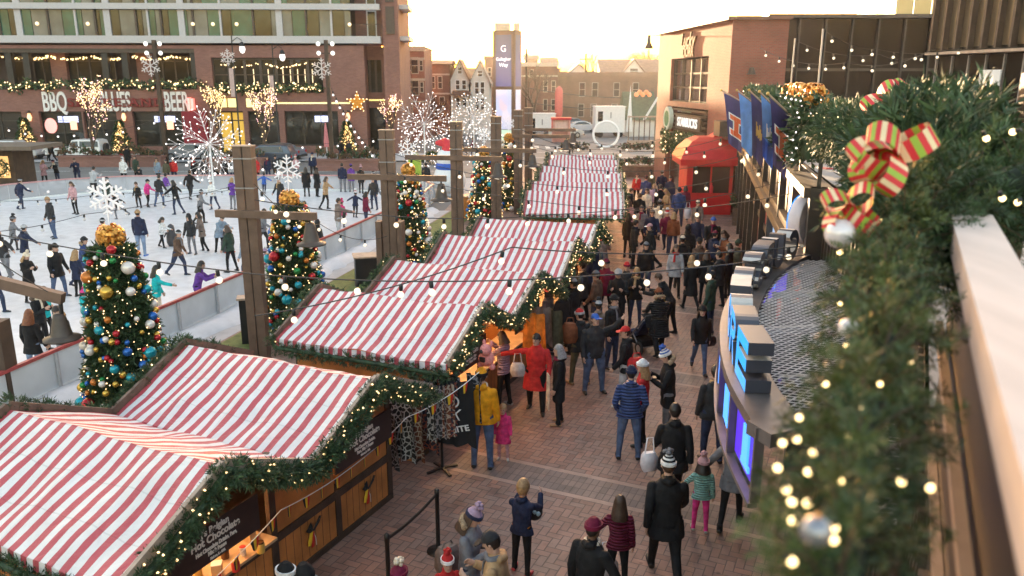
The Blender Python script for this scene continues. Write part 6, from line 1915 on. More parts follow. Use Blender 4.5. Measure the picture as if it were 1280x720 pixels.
for i,(x,y,Y,h,seed)in enumerate(((700,160,128,0,31),(735,92,155,9,32),(668,150,108,9,33),(545,150,100,6.5,35),(745,92,158,12.5,36),(800,75,170,13.5,37))):
 if i==0:continue
 p=D(x,y,Y);p.z=0
 root=thing('bare_tree',['','bare spreading tree behind the left part of the flat brick roof','bare tree right of the pylon sign in front of the brown house','low russet tree in front of the brown bay house','tall bare tree catching the sunset behind the flat brick roof','bare tree top behind the brown roofed house'][i],'bare tree',p,0,'bare trees across the street')
 m=MB();rnd=random.Random(seed);tips=bare_tree(m,8,0.75,rnd,0.22,5,0.3)
 k=max(h,9)/max(q.z for _,q in tips)
 if i==3:k=5.5/max(q.z for _,q in tips)
 m.v=[(a*k,b_*k,c*k)for a,b_,c in m.v]
 m.build('branches',BARK if i!=3 else mat('russet_twigs',(0.2,0.09,0.06),0.9),root)
for i,(x,yt,Y)in enumerate(((732,67,125),(658,61,118))):
 p=D(x,100,Y);p.z=0
 root=thing('utility_pole',['wooden utility pole rising over the flat brick building','grey lamp standard right of the pylon sign'][i],'utility pole',p)
 H=D(x,yt,Y).z
 m=MB();m.tube([(0,0,0),(0,0,H)],0.16,8);m.build('pole',WOOD_DARK,root)
 m=MB();m.box((0,0,H-0.8),(2.2 if i==0 else 0.6,0.12,0.14));m.build('cross_arm',WOOD_DARK,root)
for i,(x0,y0,x1,y1,Y)in enumerate(((660,110,826,122,112),(660,128,826,135,114))):
 A,B=D(x0,y0,Y),D(x1,y1,Y);pts=swag(A,B,0.5,12)
 m=MB();m.tube([q-A for q in pts],0.05,4);tag(m.build('overhead_wire',CABLE,None,A),['upper','lower'][i]+' sagging wire in front of the flat brick building','wire','overhead wires')
p=D(811,55,52);root=thing('hanging_lantern','small dark lantern on a thin arm left of the cafe roof','lantern',p)
m=MB();m.lathe([(0.03,0.55),(0.1,0.5),(0.12,0.1),(0.3,-0.25),(0.28,-0.27)],n=10);m.build('shade',BRONZE,root)
m=MB();m.bar((0,0,0.5),(1.0,0.5,0.52),0.04);m.build('arm',BRONZE,root)
# ---------------------------------------------------------------- pylon sign
pf=D(636,100,80);px=pf.x
root=thing('pylon_sign','tall two sided pylon with glowing violet screens at the end of the street','sign',(px,80,0),R(0))
Ht=D(636,38,80).z
pyl=mat('brown_pylon_casing',(0.17,0.095,0.06),0.45,var=0.12)
cA,cB,cC=Vector((-1.55,0.5,0)),Vector((0.55,-0.5,0)),Vector((1.25,0.9,0))
m=MB();m.prism([(cA.x,cA.y),(cB.x,cB.y),(cC.x,cC.y),(-0.7,2.0)],0,Ht);m.build('casing',pyl,root)
SCR_TOP,nt,b=new_mat('violet_gradient_screen')
tc=nt.nodes.new('ShaderNodeTexCoord');sp=nt.nodes.new('ShaderNodeSeparateXYZ');nt.links.new(tc.outputs['Object'],sp.inputs[0])
mr=nt.nodes.new('ShaderNodeMapRange');mr.inputs['From Min'].default_value=Ht-5.2;mr.inputs['From Max'].default_value=Ht-0.4;nt.links.new(sp.outputs['Z'],mr.inputs['Value'])
rp_=nt.nodes.new('ShaderNodeValToRGB');rp_.color_ramp.elements[0].color=(0.42,0.33,0.95,1);rp_.color_ramp.elements[1].color=(0.14,0.13,0.22,1);nt.links.new(mr.outputs[0],rp_.inputs[0])
nt.links.new(rp_.outputs[0],b.inputs['Emission Color']);b.inputs['Emission Strength'].default_value=0.26*2**-EXPOSURE;b.inputs['Base Color'].default_value=(0.1,0.1,0.15,1)
SCR_LOW,nt,b=new_mat('colourful_lower_screen')
tc=nt.nodes.new('ShaderNodeTexCoord');vo=nt.nodes.new('ShaderNodeTexVoronoi');vo.inputs['Scale'].default_value=1.1;nt.links.new(tc.outputs['Object'],vo.inputs['Vector'])
rp_=nt.nodes.new('ShaderNodeValToRGB');rp_.color_ramp.interpolation='CONSTANT'
for k,(pos,c)in enumerate(((0,(0.75,0.2,0.5)),(0.25,(0.15,0.1,0.75)),(0.5,(0.2,0.3,0.9)),(0.75,(0.8,0.5,0.8)))):
 e=rp_.color_ramp.elements[k]if k<2 else rp_.color_ramp.elements.new(pos)
 e.position=pos;e.color=(*c,1)
spc=nt.nodes.new('ShaderNodeSeparateColor');nt.links.new(vo.outputs['Color'],spc.inputs[0]);nt.links.new(spc.outputs[0],rp_.inputs[0])
nt.links.new(rp_.outputs[0],b.inputs['Emission Color']);b.inputs['Emission Strength'].default_value=0.48*2**-EXPOSURE
GREENSCR=emit('green_white_screen',(0.25,0.8,0.35),0.45)
for(A,B)in((cA,cB),(cB,cC)):
 d=(B-A).normalized();n=Vector((d.y,-d.x,0))*0.02;L_=(B-A).length
 A1,B1=A+d*L_*0.14+n,B-d*L_*0.14+n
 for z0,z1,mm_,nme in((Ht-5.2,Ht-0.4,SCR_TOP,'upper_screen'),(Ht-9.3,Ht-5.5,SCR_LOW,'lower_screen'),(Ht-10.6,Ht-9.35,GREENSCR,'ticker_screen')):
  m=MB();m.quad(A1+Vector((0,0,z0)),B1+Vector((0,0,z0)),B1+Vector((0,0,z1)),A1+Vector((0,0,z1)));m.build(nme,mm_,root)
d=(cB-cA).normalized();pm=(cA+cB)/2+Vector((d.y,-d.x,0))*0.04
text('Gallagher',0.42,emit('pale_screen_text',(0.9,0.88,1),1.2),root,pm+Vector((0,0,Ht-2.65)),(PI/2,0,math.atan2(d.y,d.x)),depth=0.005,bold=0.005)
text('Way',0.5,emit('pale_screen_text',(0.9,0.88,1),1.2),root,pm+Vector((0,0,Ht-3.2)),(PI/2,0,math.atan2(d.y,d.x)),depth=0.005,bold=0.005)
text('G',0.85,emit('pale_screen_text',(0.9,0.88,1),1.2),root,pm+Vector((0,0,Ht-1.7)),(PI/2,0,math.atan2(d.y,d.x)),depth=0.005)
m=MB();m.box((-0.6,0.6,Ht+0.35),(1.5,0.8,0.7));m.box((0.75,0.7,Ht+0.35),(0.6,0.8,0.7));m.build('top_cap',mat('pale_pylon_cap',(0.6,0.48,0.36),0.6),root)
# ---------------------------------------------------------------- wooden hut at the left edge
p=G(-10,243);root=thing('wooden_hut','dark wooden hut with a lit window at the left edge beyond the rink','hut',p,R(2))
m=MB();m.box2((-3,0,0),(1.6,2.2,2.7));m.build('wall',WOOD_DARK,root)
m=MB();m.box2((-3.5,-1.1,2.72),(3.3,2.6,2.95));m.build('roof',mat('brown_hut_roof',(0.16,0.12,0.09),0.8),root)
m=MB();m.box2((0.2,-0.05,1.0),(1.3,-0.01,2.3));m.build('window',emit('warm_hut_window',(1,0.55,0.2),1.1,(0.5,0.3,0.1)),root)
garland('wreath','lit wreath in the window of the wooden hut',[p+Vector((0.85+0.42*math.cos(t),-0.2,1.65+0.42*math.sin(t)))for t in[2*PI*k/12 for k in range(13)]],0.12,50,0.2,5,77,10,None,cat='wreath',lr=0.04,w=0.12)
for i,x in enumerate((368,378,392)):
 p=G(380+i*14,189);root=thing('metal_chair',['pale metal cafe chair left of the hotel planter','pale metal cafe chair, middle of the row before the hotel','pale metal cafe chair, rightmost before the hotel'][i],'chair',p,R(20*i),'metal chairs before the hotel')
 m=MB();m.box((0,0,0.45),(0.5,0.5,0.04));m.build('seat',GREY_METAL,root)
 m=MB();m.tube([(-0.25,0.25,0.45),(-0.25,0.28,0.95),(0.25,0.28,0.95),(0.25,0.25,0.45)],0.025,6);m.build('backrest',GREY_METAL,root)
 for a in(-1,1):
  for c in(-1,1):
   m=MB();m.tube([(a*0.23,c*0.23,0.44),(a*0.25,c*0.25,0)],0.02,5);m.build('leg',GREY_METAL,root)
p=G(409,196);root=thing('furled_umbrella','furled pink and white parasol beside the flood lamp pole','parasol',p)
m=MB();m.tube([(0,0,0),(0,0,3.0)],0.04,6);m.build('pole',WHITE_PAINT,root)
m=MB();m.lathe([(0.22,0.9),(0.25,1.3),(0.12,2.6),(0.03,3.05)],n=8);m.build('canopy',mat('pink_canvas',(0.6,0.2,0.22),0.7),root)
p=hf.w(hf.s(446),0.3,Z_(128));root=thing('star_ornament','large gold star with small lights on the hotel corner','star',p,hf.rz)
m=MB();pol=[((0.95 if k%2==0 else 0.4)*math.sin(PI*k/5),(0.95 if k%2==0 else 0.4)*math.cos(PI*k/5))for k in range(10)];m.prism(pol,-0.1,0.1,axis='Y');m.build('star',GOLD_BOW,root)
m=MB()
for a,b_ in zip(pol,pol[1:]+pol[:1]):
 for t in(0,0.5):m.octa((a[0]+(b_[0]-a[0])*t,-0.16,a[1]+(b_[1]-a[1])*t),0.07)
tag(m.build('fairy_lights',WARM_BULB,root),kind='stuff')
p=G(562,240);root=thing('inflatable_snowman','white inflatable snowman with a blue scarf and red hat behind the timber posts','inflatable',p,R(0))
m=MB();m.lathe([(0.5,0),(0.95,0.3),(1.05,0.8),(0.85,1.35),(0.62,1.6),(0.75,1.9),(0.78,2.2),(0.6,2.55),(0.2,2.7)],n=18);m.build('body',mat('white_nylon',(0.8,0.8,0.82),0.5,var=0.04),root)
m=MB();m.lathe([(0.78,1.42),(0.85,1.55),(0.8,1.75),(0.7,1.8)],n=18);m.tube([(0.5,-0.7,1.6),(0.7,-0.8,1.2),(0.6,-0.85,0.8)],0.16,8,flat=0.4);m.build('scarf',ROYAL,root)
m=MB();m.tube([(0,0,2.45),(0,0,2.75),(-0.3,0,3.05),(-0.8,0,3.0)],[0.62,0.5,0.3,0.1],14);m.build('hat',RIBRED,root)
m=MB();m.tube([(0,-0.7,2.2),(0,-1.1,2.15)],[0.1,0.02],8);m.build('nose',ORANGE,root)
p=G(519,232);root=thing('gift_sculpture','bright lime green present sculpture beside the snowman','sculpture',p)
m=MB();m.box((0,0,0.9),(0.8,0.8,1.8));m.build('box',LIME,root);m=MB();bow_cluster(m,(0,0,1.9),0.35,20,random.Random(1));m.build('bow',LIME,root)
# ---------------------------------------------------------------- people
def remesh(mb,voxel,name,smooth=1):
 o=mb.build(name,BLACK)
 fix_normals(o)
 r=o.modifiers.new('r','REMESH');r.mode='VOXEL';r.voxel_size=voxel
 if smooth:
  s=o.modifiers.new('s','SMOOTH');s.factor=0.5;s.iterations=smooth
 dg=bpy.context.evaluated_depsgraph_get()
 me=bpy.data.meshes.new_from_object(o.evaluated_get(dg))
 bpy.data.objects.remove(o)
 me.name=name
 return me
def rotx(v,a):
 return Vector((v.x,v.y*math.cos(a)-v.z*math.sin(a),v.y*math.sin(a)+v.z*math.cos(a)))
POSES={'stand':dict(lean=0,legs=((2,4,4),(-2,3,4)),arms=((4,9,14,10),(2,9,12,10)),head=(0,0)),'stand2':dict(lean=2,legs=((8,6,6),(-6,4,5)),arms=((10,12,30,20),(-4,10,16,10)),head=(18,6)),'pockets':dict(lean=-1,legs=((0,2,7),(0,2,7)),arms=((-14,16,55,28),(-14,16,55,28)),head=(0,2)),'walk':dict(lean=4,legs=((24,8,2),(-20,24,2)),arms=((-20,9,20,8),(22,9,28,10)),head=(0,2)),'walk2':dict(lean=4,legs=((-20,24,2),(22,6,2)),arms=((22,9,28,10),(-20,9,20,8)),head=(0,2)),'phone':dict(lean=3,legs=((4,5,5),(-3,3,5)),arms=((22,10,100,32),(22,10,100,32)),head=(0,22)),'photo':dict(lean=2,legs=((5,5,6),(-4,3,5)),arms=((62,12,72,26),(62,12,72,26)),head=(0,8)),'raise':dict(lean=-2,legs=((2,3,7),(-2,3,7)),arms=((125,30,25,0),(5,10,20,12)),head=(10,-8)),'point':dict(lean=0,legs=((14,4,5),(-10,10,5)),arms=((10,14,35,20),(50,78,10,0)),head=(-25,2)),'holdR':dict(lean=3,legs=((20,6,2),(-16,20,2)),arms=((-8,10,18,8),(8,32,14,0)),head=(0,2)),'holdL':dict(lean=3,legs=((-14,18,2),(18,5,2)),arms=((8,36,14,0),(-10,10,20,8)),head=(0,2)),'push':dict(lean=9,legs=((-18,12,3),(14,8,3)),arms=((38,8,36,10),(38,8,36,10)),head=(0,14)),'bend':dict(lean=32,legs=((6,12,5),(-6,6,5)),arms=((52,10,40,12),(46,8,46,12)),head=(0,20)),'lean':dict(lean=16,legs=((4,6,6),(-6,4,6)),arms=((48,12,60,20),(48,12,60,20)),head=(0,4)),'skate':dict(lean=10,legs=((22,22,4),(-22,18,8)),arms=((-14,26,30,5),(28,24,34,5)),head=(0,2)),'skate2':dict(lean=8,legs=((-8,16,10),(12,18,6)),arms=((18,22,50,12),(-6,24,34,5)),head=(10,6)),'glide':dict(lean=3,legs=((6,8,9),(-4,8,9)),arms=((4,14,24,10),(2,14,20,10)),head=(0,8)),'arms_out':dict(lean=7,legs=((8,14,7),(-14,16,7)),arms=((12,62,14,0),(20,58,16,0)),head=(12,4)),'lunge':dict(lean=24,legs=((20,30,2),(-48,8,14)),arms=((50,40,20,0),(-30,55,12,0)),head=(0,-8)),'reach':dict(lean=4,legs=((4,6,5),(-4,6,5)),arms=((2,12,20,8),(66,16,12,0)),head=(-12,4)),'kid_up':dict(lean=0,legs=((3,4,4),(-3,4,4)),arms=((20,34,10,0),(-3,10,14,8)),head=(0,0)),}
SHAPES={'man':(1.08,1.0),'woman':(0.92,1.0),'kid':(1.02,1.30),'teen':(0.94,1.08),'stout':(1.22,1.0)}
TRUNK=(0,0,0)
def skeleton(pose,shape):
 P=POSES[pose];ws,hs=SHAPES[shape]
 J={}
 lean=R(P['lean'])
 hip=Vector((0,0,0.90))
 def up(x,y,z):
  v=Vector((x,y,z));v=Vector((v.x,v.y*math.cos(-lean)-v.z*math.sin(-lean),v.y*math.sin(-lean)+v.z*math.cos(-lean)))
  return hip+v
 J['hip']=hip;J['waist']=up(0,0,0.14);J['chest']=up(0,0.0,0.36);J['shoulder']=up(0,-0.01,0.50);J['neck']=up(0,0.0,0.565)
 yaw,pit=R(P['head'][0]),R(P['head'][1])
 J['head']=J['neck']+Vector((0,0.02+0.05*math.sin(lean)+0.06*math.sin(pit),0.155*(0.6+0.4*hs)))
 J['headrot']=(pit+lean*0.35,yaw)
 J['up']=up
 for sd,(hp,kn,sp)in zip((-1,1),P['legs']):
  h0=hip+Vector((sd*0.092*ws,0,-0.02))
  k=h0+rotx(Vector((sd*0.43*math.sin(R(sp)),0,-0.43*math.cos(R(sp)))),R(hp))
  a=k+rotx(Vector((sd*0.40*math.sin(R(sp))*0.5,0,-0.40)),R(hp-kn))
  J['leg',sd]=(h0,k,a)
  J['toe',sd]=rotx(Vector((sd*0.03,0.15,-0.035)),R((hp-kn)*0.6))
 for sd,(fw,out,el,inn)in zip((-1,1),P['arms']):
  s=up(sd*0.182*ws,-0.01,0.452)
  d=Vector((sd*math.sin(R(out)),0,-math.cos(R(out))))
  d=rotx(d,R(fw)-0)
  e=s+d*0.285
  fwd=rotx(Vector((sd*math.sin(R(out))*0.8-sd*math.sin(R(inn))*min(1,el/60),0,-math.cos(R(out)))).normalized(),R(fw+el))
  w=e+fwd*0.25
  J['arm',sd]=(s,e,w,fwd)
 zmin=min(J['leg',s][2].z for s in(-1,1))-0.085
 J['dz']=-zmin
 return J
def ell(c,rx,ry,n=14,rot=None):
 out=[]
 for k in range(n):
  v=Vector((rx*math.cos(2*PI*k/n),ry*math.sin(2*PI*k/n),0))
  if rot:v=rotx(v,rot)
  out.append(c+v)
 return out
SEGS_CACHE,BODY_CACHE,COAT_CACHE={},{},{}
def body_mesh(pose,shape,fine):
 key=(pose,shape,fine)
 if key in BODY_CACHE:return BODY_CACHE[key]
 J=skeleton(pose,shape);ws,hs=SHAPES[shape];up=J['up'];lean=-R(POSES[pose]['lean'])
 m=MB();segs=[]
 for sd in(-1,1):
  h0,k,a=J['leg',sd]
  f=1.0 if shape!='kid' else 0.95
  m.tube([h0+Vector((0,0,0.08)),h0.lerp(k,0.4),k,k.lerp(a,0.35),a],[0.098*ws*f,0.088*ws*f,0.062*ws,0.058*ws,0.042*ws],12)
  segs.append((h0,a,0.07,1))
  t=J['toe',sd]
  heel=a+Vector((0,-0.055,-0.05))
  m.tube([heel+Vector((0,-0.01,0.0)),a+Vector((0,0.01,-0.042)),a+t*0.6+Vector((0,0,-0.02)),a+t+Vector((0,0.03,-0.015))],[0.042,0.05,0.045,0.028],10,flat=0.85)
  m.tube([a+Vector((0,0,0.06)),a+Vector((0,0,-0.04))],[0.05,0.05],10)
  segs.append((heel,a+t,0.04,2));segs.append((a+Vector((0,0,0.03)),a+Vector((0,0,-0.05)),0.05,2))
 R_=lambda z,rx,ry:ell(up(0,0.0,z),rx*ws,ry*(0.8+0.2*ws),16,lean)
 m.rings([R_(-0.10,0.15,0.11),R_(0.0,0.165,0.118),R_(0.12,0.145,0.105),R_(0.30,0.165,0.115),R_(0.44,0.165,0.10),R_(0.51,0.12,0.075),R_(0.55,0.06,0.055)])
 segs.append((up(0,0,0.02),up(0,0,0.5),0.13,3))
 for sd in(-1,1):
  s,e,w,fwd=J['arm',sd]
  m.tube([s,s.lerp(e,0.5),e,e.lerp(w,0.4),w],[0.062,0.052,0.043,0.041,0.030],10)
  segs.append((s,w-fwd*0.02,0.045,3))
  side=Vector((sd,0,0));side=(side-fwd*side.dot(fwd)).normalized();nrm=fwd.cross(side).normalized()
  if nrm.dot(Vector((0,1,0)))<0:nrm=-nrm
  pc=w+fwd*0.05
  m.tube([w-fwd*0.01,w+fwd*0.03,w+fwd*0.085],[0.028,0.04,0.038],10,flat=0.5,side=nrm)
  for q,(off,L_)in enumerate(((-0.030,0.062),(-0.010,0.074),(0.011,0.070),(0.031,0.054))):
   b0=w+fwd*0.075+nrm*off
   b1=b0+fwd*L_*0.5-side*0.008;b2=b1+fwd*L_*0.35-side*0.028
   m.tube([b0,b1,b2],[0.0105,0.0098,0.0085],6)
  b0=w+fwd*0.03+nrm*0.03
  m.tube([b0,b0+nrm*0.03+fwd*0.03-side*0.01,b0+nrm*0.035+fwd*0.06-side*0.02],[0.014,0.012,0.009],6)
  segs.append((w,w+fwd*0.15,0.04,0))
 pit,yaw=J['headrot'];hc=J['head']
 def hp(x,y,z):
  v=rotx(Vector((x,y,z))*hs,-pit)
  return hc+Vector((v.x*math.cos(yaw)-v.y*math.sin(yaw),v.x*math.sin(yaw)+v.y*math.cos(yaw),v.z))
 m.tube([up(0,0,0.48),J['neck'],hp(0,-0.015,-0.05)],[0.062,0.055,0.052],12)
 rings=[]
 for z,rx,y0,y1 in((-0.118,0.03,0.03,0.075),(-0.10,0.05,-0.01,0.088),(-0.06,0.064,-0.06,0.088),(-0.01,0.073,-0.085,0.09),(0.04,0.077,-0.098,0.092),(0.08,0.068,-0.088,0.076),(0.108,0.045,-0.06,0.045),(0.12,0.015,-0.02,0.01)):
  rings.append([hp(rx*math.cos(2*PI*k/16),(y0+y1)/2+(y1-y0)/2*math.sin(2*PI*k/16),z)for k in range(16)])
 m.rings(rings)
 m.tube([hp(0,0.088,0.015),hp(0,0.108,-0.022),hp(0,0.09,-0.034)],[0.010,0.016,0.012],8)
 for sd in(-1,1):
  m.tube([hp(sd*0.07,-0.005,0.02),hp(sd*0.085,-0.012,0.0),hp(sd*0.07,-0.004,-0.03)],[0.012,0.018,0.010],8)
 segs.append((hp(0,0,-0.08),hp(0,0,0.06),0.08,0));segs.append((J['neck'],hp(0,0,-0.05),0.05,0))
 for p_ in():
  pass
 m.v=[(x,y,z+J['dz'])for x,y,z in m.v]
 me=remesh(m,0.0095 if fine else 0.016,'person',1)
 ctr=np.empty(len(me.polygons)*3);me.polygons.foreach_get('center',ctr);ctr=ctr.reshape(-1,3)
 best=np.full(len(ctr),1e9);mi=np.zeros(len(ctr),dtype=np.int32)
 for a,b_,r,k in segs:
  a=np.array(a)+(0,0,J['dz']);b_=np.array(b_)+(0,0,J['dz']);d=b_-a
  t=np.clip(((ctr-a)@d)/max(1e-9,d@d),0,1)
  q=np.linalg.norm(ctr-(a+t[:,None]*d),axis=1)-r
  upd=q<best;best[upd]=q[upd];mi[upd]=k
 for sd in(-1,1):
  e=np.array(hp(sd*0.031,0.088,0.005))+(0,0,J['dz']);q=np.linalg.norm(ctr-e,axis=1);mi[(q<0.013*hs)&(mi==0)]=4
 e=np.array(hp(0,0.088,-0.062))+(0,0,J['dz']);q=np.abs(ctr-e);mi[(q[:,0]<0.022)&(q[:,1]<0.03)&(q[:,2]<0.007)&(mi==0)]=5
 me.materials.clear()
 for _ in range(6):me.materials.append(BLACK)
 me.polygons.foreach_set('material_index',mi);me.polygons.foreach_set('use_smooth',[True]*len(mi));me.update()
 BODY_CACHE[key]=(me,J,hp(0,0,0)+Vector((0,0,J['dz'])),(pit,yaw),hs)
 return BODY_CACHE[key]
HEM={'short':0.79,'mid':0.68,'long':0.52}
def coat_mesh(pose,shape,kind,fine):
 key=(pose,shape,kind,fine)
 if key in COAT_CACHE:return COAT_CACHE[key]
 J=skeleton(pose,shape);ws,hs=SHAPES[shape];up=J['up'];lean=-R(POSES[pose]['lean'])
 m=MB();f=0.018
 R_=lambda z,rx,ry,yo=0.0:ell(up(0,yo,z),rx*ws+f,ry*(0.8+0.2*ws)+f,16,lean)
 m.rings([R_(-0.05,0.165,0.125),R_(0.02,0.165,0.122),R_(0.14,0.15,0.112),R_(0.30,0.172,0.125),R_(0.44,0.17,0.108),R_(0.515,0.12,0.08),R_(0.565,0.064,0.062),R_(0.60,0.062,0.062)])
 hem=HEM[kind]
 n=5
 rings=[]
 for i in range(n+1):
  z=0.90+(hem-0.90)*i/n
  cx,ys=[],[]
  for sd in(-1,1):
   h0,k,a=J['leg',sd]
   t=min(1.6,max(0,(h0.z-z)/max(1e-6,(h0.z-k.z))))
   q=h0+(k-h0)*t
   cx.append(q.x);ys.append(q.y)
  rx=(max(cx)-min(cx))/2+0.098*ws+f+0.02*i/n
  ry=(max(ys)-min(ys))/2+0.105+f
  rings.append(ell(Vector((sum(cx)/2,sum(ys)/2,z)),rx,ry,16))
 m.rings(rings)
 m.tube([J['hip']+Vector((0,0,-0.03)),up(0,0,0.1)],[0.12*ws,0.12*ws],12)
 for sd in(-1,1):
  s,e,w,fwd=J['arm',sd]
  m.tube([s+(s-e)*0.02,s.lerp(e,0.5),e,e.lerp(w,0.5),w+fwd*0.012],[0.07,0.068,0.061,0.055,0.047],12)
  m.ball(s,0.071,10,7)
 m.tube([up(-0.075,0.01,0.55),up(-0.06,-0.075,0.56),up(0,-0.105,0.55),up(0.06,-0.075,0.56),up(0.075,0.01,0.55)],[0.03,0.042,0.05,0.042,0.03],8)
 m.v=[(x,y,z+J['dz'])for x,y,z in m.v]
 me=remesh(m,0.013 if fine else 0.019,kind+'_coat',2)
 me.polygons.foreach_set('use_smooth',[True]*len(me.polygons))
 COAT_CACHE[key]=me
 return me
# --- headwear and hair (origin at the head centre, front +y)
def head_shell(z0,grow,n=16,back=0.0,top=0.125,wave=0.0):
 rings=[]
 prof=[(-0.06,0.064,-0.06,0.086),(-0.01,0.073,-0.085,0.09),(0.04,0.077,-0.098,0.092),(0.08,0.068,-0.088,0.076),(0.108,0.045,-0.06,0.045),(top,0.015,-0.02,0.01)]
 for z,rx,y0,y1 in prof:
  if z<z0-0.001:continue
  rings.append([Vector(((rx+grow)*math.cos(2*PI*k/n),(y0+y1)/2+((y1-y0)/2+grow)*math.sin(2*PI*k/n),z+(grow if z>0.1 else 0)))for k in range(n)])
 return rings
_hat={}
m=MB();m.rings(head_shell(0.04,0.016,top=0.135));m.rings([[Vector((p.x*1.06,p.y*1.06,p.z+dz))for p in head_shell(0.04,0.018)[0]]for dz in(-0.012,0.035)],1);_hat['beanie']=mesh_of(m,'knit_hat',[BLACK,BLACK])
m=MB();m.rings(head_shell(0.04,0.016,top=0.135));m.rings([[Vector((p.x*1.06,p.y*1.06,p.z+dz))for p in head_shell(0.04,0.018)[0]]for dz in(-0.012,0.035)],1)
for k in range(26):
 m.ball((random.gauss(0,0.02),random.gauss(0,0.02),0.185+random.gauss(0,0.018)),0.026,6,4,2)
_hat['bobble']=mesh_of(m,'bobble_hat',[BLACK,BLACK,BLACK])
m=MB();sh=head_shell(0.04,0.016,top=0.135)
for i,(a,b_)in enumerate(zip(sh[:-1],sh[1:])):
 for h in range(2):
  u0,u1=h/2,(h+1)/2
  m.rings([[p.lerp(q,u0)for p,q in zip(a,b_)],[p.lerp(q,u1)for p,q in zip(a,b_)]],(i*2+h)%2,False)
m.rings([[Vector((p.x*1.06,p.y*1.06,p.z+dz))for p in sh[0]]for dz in(-0.012,0.02)],1)
for k in range(22):m.ball((random.gauss(0,0.018),random.gauss(0,0.018),0.185+random.gauss(0,0.016)),0.024,6,4,2)
_hat['striped']=mesh_of(m,'striped_hat',[BLACK,BLACK,BLACK])
m=MB();m.rings(head_shell(0.04,0.010));V=[]
for k in range(9):
 a=-0.95+1.9*k/8;V.append((math.sin(a)*0.085,0.08+0.02*math.cos(a),0.045));
for k in range(9):
 a=-0.95+1.9*k/8;V.append((math.sin(a)*0.095,0.105+0.085*math.cos(a),0.035))
m.add(V,[(k,k+1,10+k,9+k)for k in range(8)],1);m.add([(x,y,z-0.008)for x,y,z in V],[(9+k,10+k,k+1,k)for k in range(8)],1);_hat['cap']=mesh_of(m,'cap',[BLACK,BLACK])
m=MB();m.rings([[Vector((p.x*1.1,p.y*1.15+0.01,p.z))for p in r_]for r_ in head_shell(0.04,0.018)[:3]]+[[Vector((p.x*1.0,p.y*1.1+0.02,0.11))for p in head_shell(0.04,0.015)[2]]]);_hat['flat']=mesh_of(m,'flat_cap',[BLACK])
def hair_mesh(long_,bun=False):
 m=MB();rnd=random.Random(int(long_*100))
 m.rings(head_shell(0.04,0.014,top=0.13))
 n=16
 low=-0.07-long_
 rings=[]
 for i in range(6):
  z=0.045+(low-0.045)*i/5
  g_=0.016+(0.01*i if long_>0.05 else-0.002*i)
  r_=[]
  for k in range(11):
   a=PI+PI*k/10 if False else(PI*0.93+(PI*1.14)*k/10)
   rx,ry=0.077+g_,0.10+g_
   shrink=1 if i<3 or long_>0.05 else 1-0.12*(i-2)
   r_.append(Vector((rx*shrink*math.cos(a),-0.003+ry*shrink*math.sin(a)-(0.015*(i>2)),z+rnd.uniform(-.008,.008)*(i>3))))
  rings.append(r_)
 m.rings(rings,0,False,True,closed=False)
 inner=[[Vector((p.x*0.86,p.y*0.86,p.z))for p in r_]for r_ in rings]
 m.rings(inner,0,False,True,closed=False)
 return mesh_of(m,'hair',[BLACK])
_hair={'short':hair_mesh(0.0),'long':hair_mesh(0.17),'mid':hair_mesh(0.07)}
m=MB();rnd=random.Random(9)
for k in range(70):
 t=PI*(0.02+0.96*k/69);p=Vector((0.125*math.cos(t),-0.02-0.11*math.sin(t),-0.105+0.05*math.sin(t)))
 m.ball(p+Vector((rnd.gauss(0,.008),rnd.gauss(0,.008),rnd.gauss(0,.008))),rnd.uniform(0.026,0.04),6,4)
FUR_ME=mesh_of(m,'fur_trim',[BLACK])
m=MB();sh=head_shell(-0.06,0.03,top=0.15);m.rings([[p for p in r_ if True]for r_ in sh],0,True);m.rings([[Vector((p.x*1.05,p.y-0.01,-0.06))for p in sh[0]],[Vector((p.x*1.35,p.y*1.2-0.02,-0.15))for p in sh[0]]]);HOOD_ME=mesh_of(m,'hood',[BLACK])
for v in HOOD_ME.vertices:v.co.y-=0.035
m=MB();m.tube([(0.078*math.cos(2*PI*k/14),0.08*math.sin(2*PI*k/14),0.012*math.sin(4*PI*k/14))for k in range(15)],0.034,8,caps=False,flat=1.25);m.tube([(0.03,0.085,-0.01),(0.045,0.135,-0.12),(0.05,0.15,-0.26)],[0.03,0.035,0.038],8,flat=0.4,side=(1,0,0));SCARF_ME=mesh_of(m,'scarf',[BLACK])
SKINS=[mat('fair_skin',(0.52,0.31,0.23),0.55,var=0.05),mat('tan_skin',(0.40,0.22,0.15),0.55,var=0.05),mat('brown_skin',(0.16,0.08,0.05),0.55,var=0.05)]
EYE_M=mat('eye_dark',(0.02,0.015,0.012),0.3,var=0);LIP_M=mat('lip',(0.38,0.12,0.10),0.5,var=0)
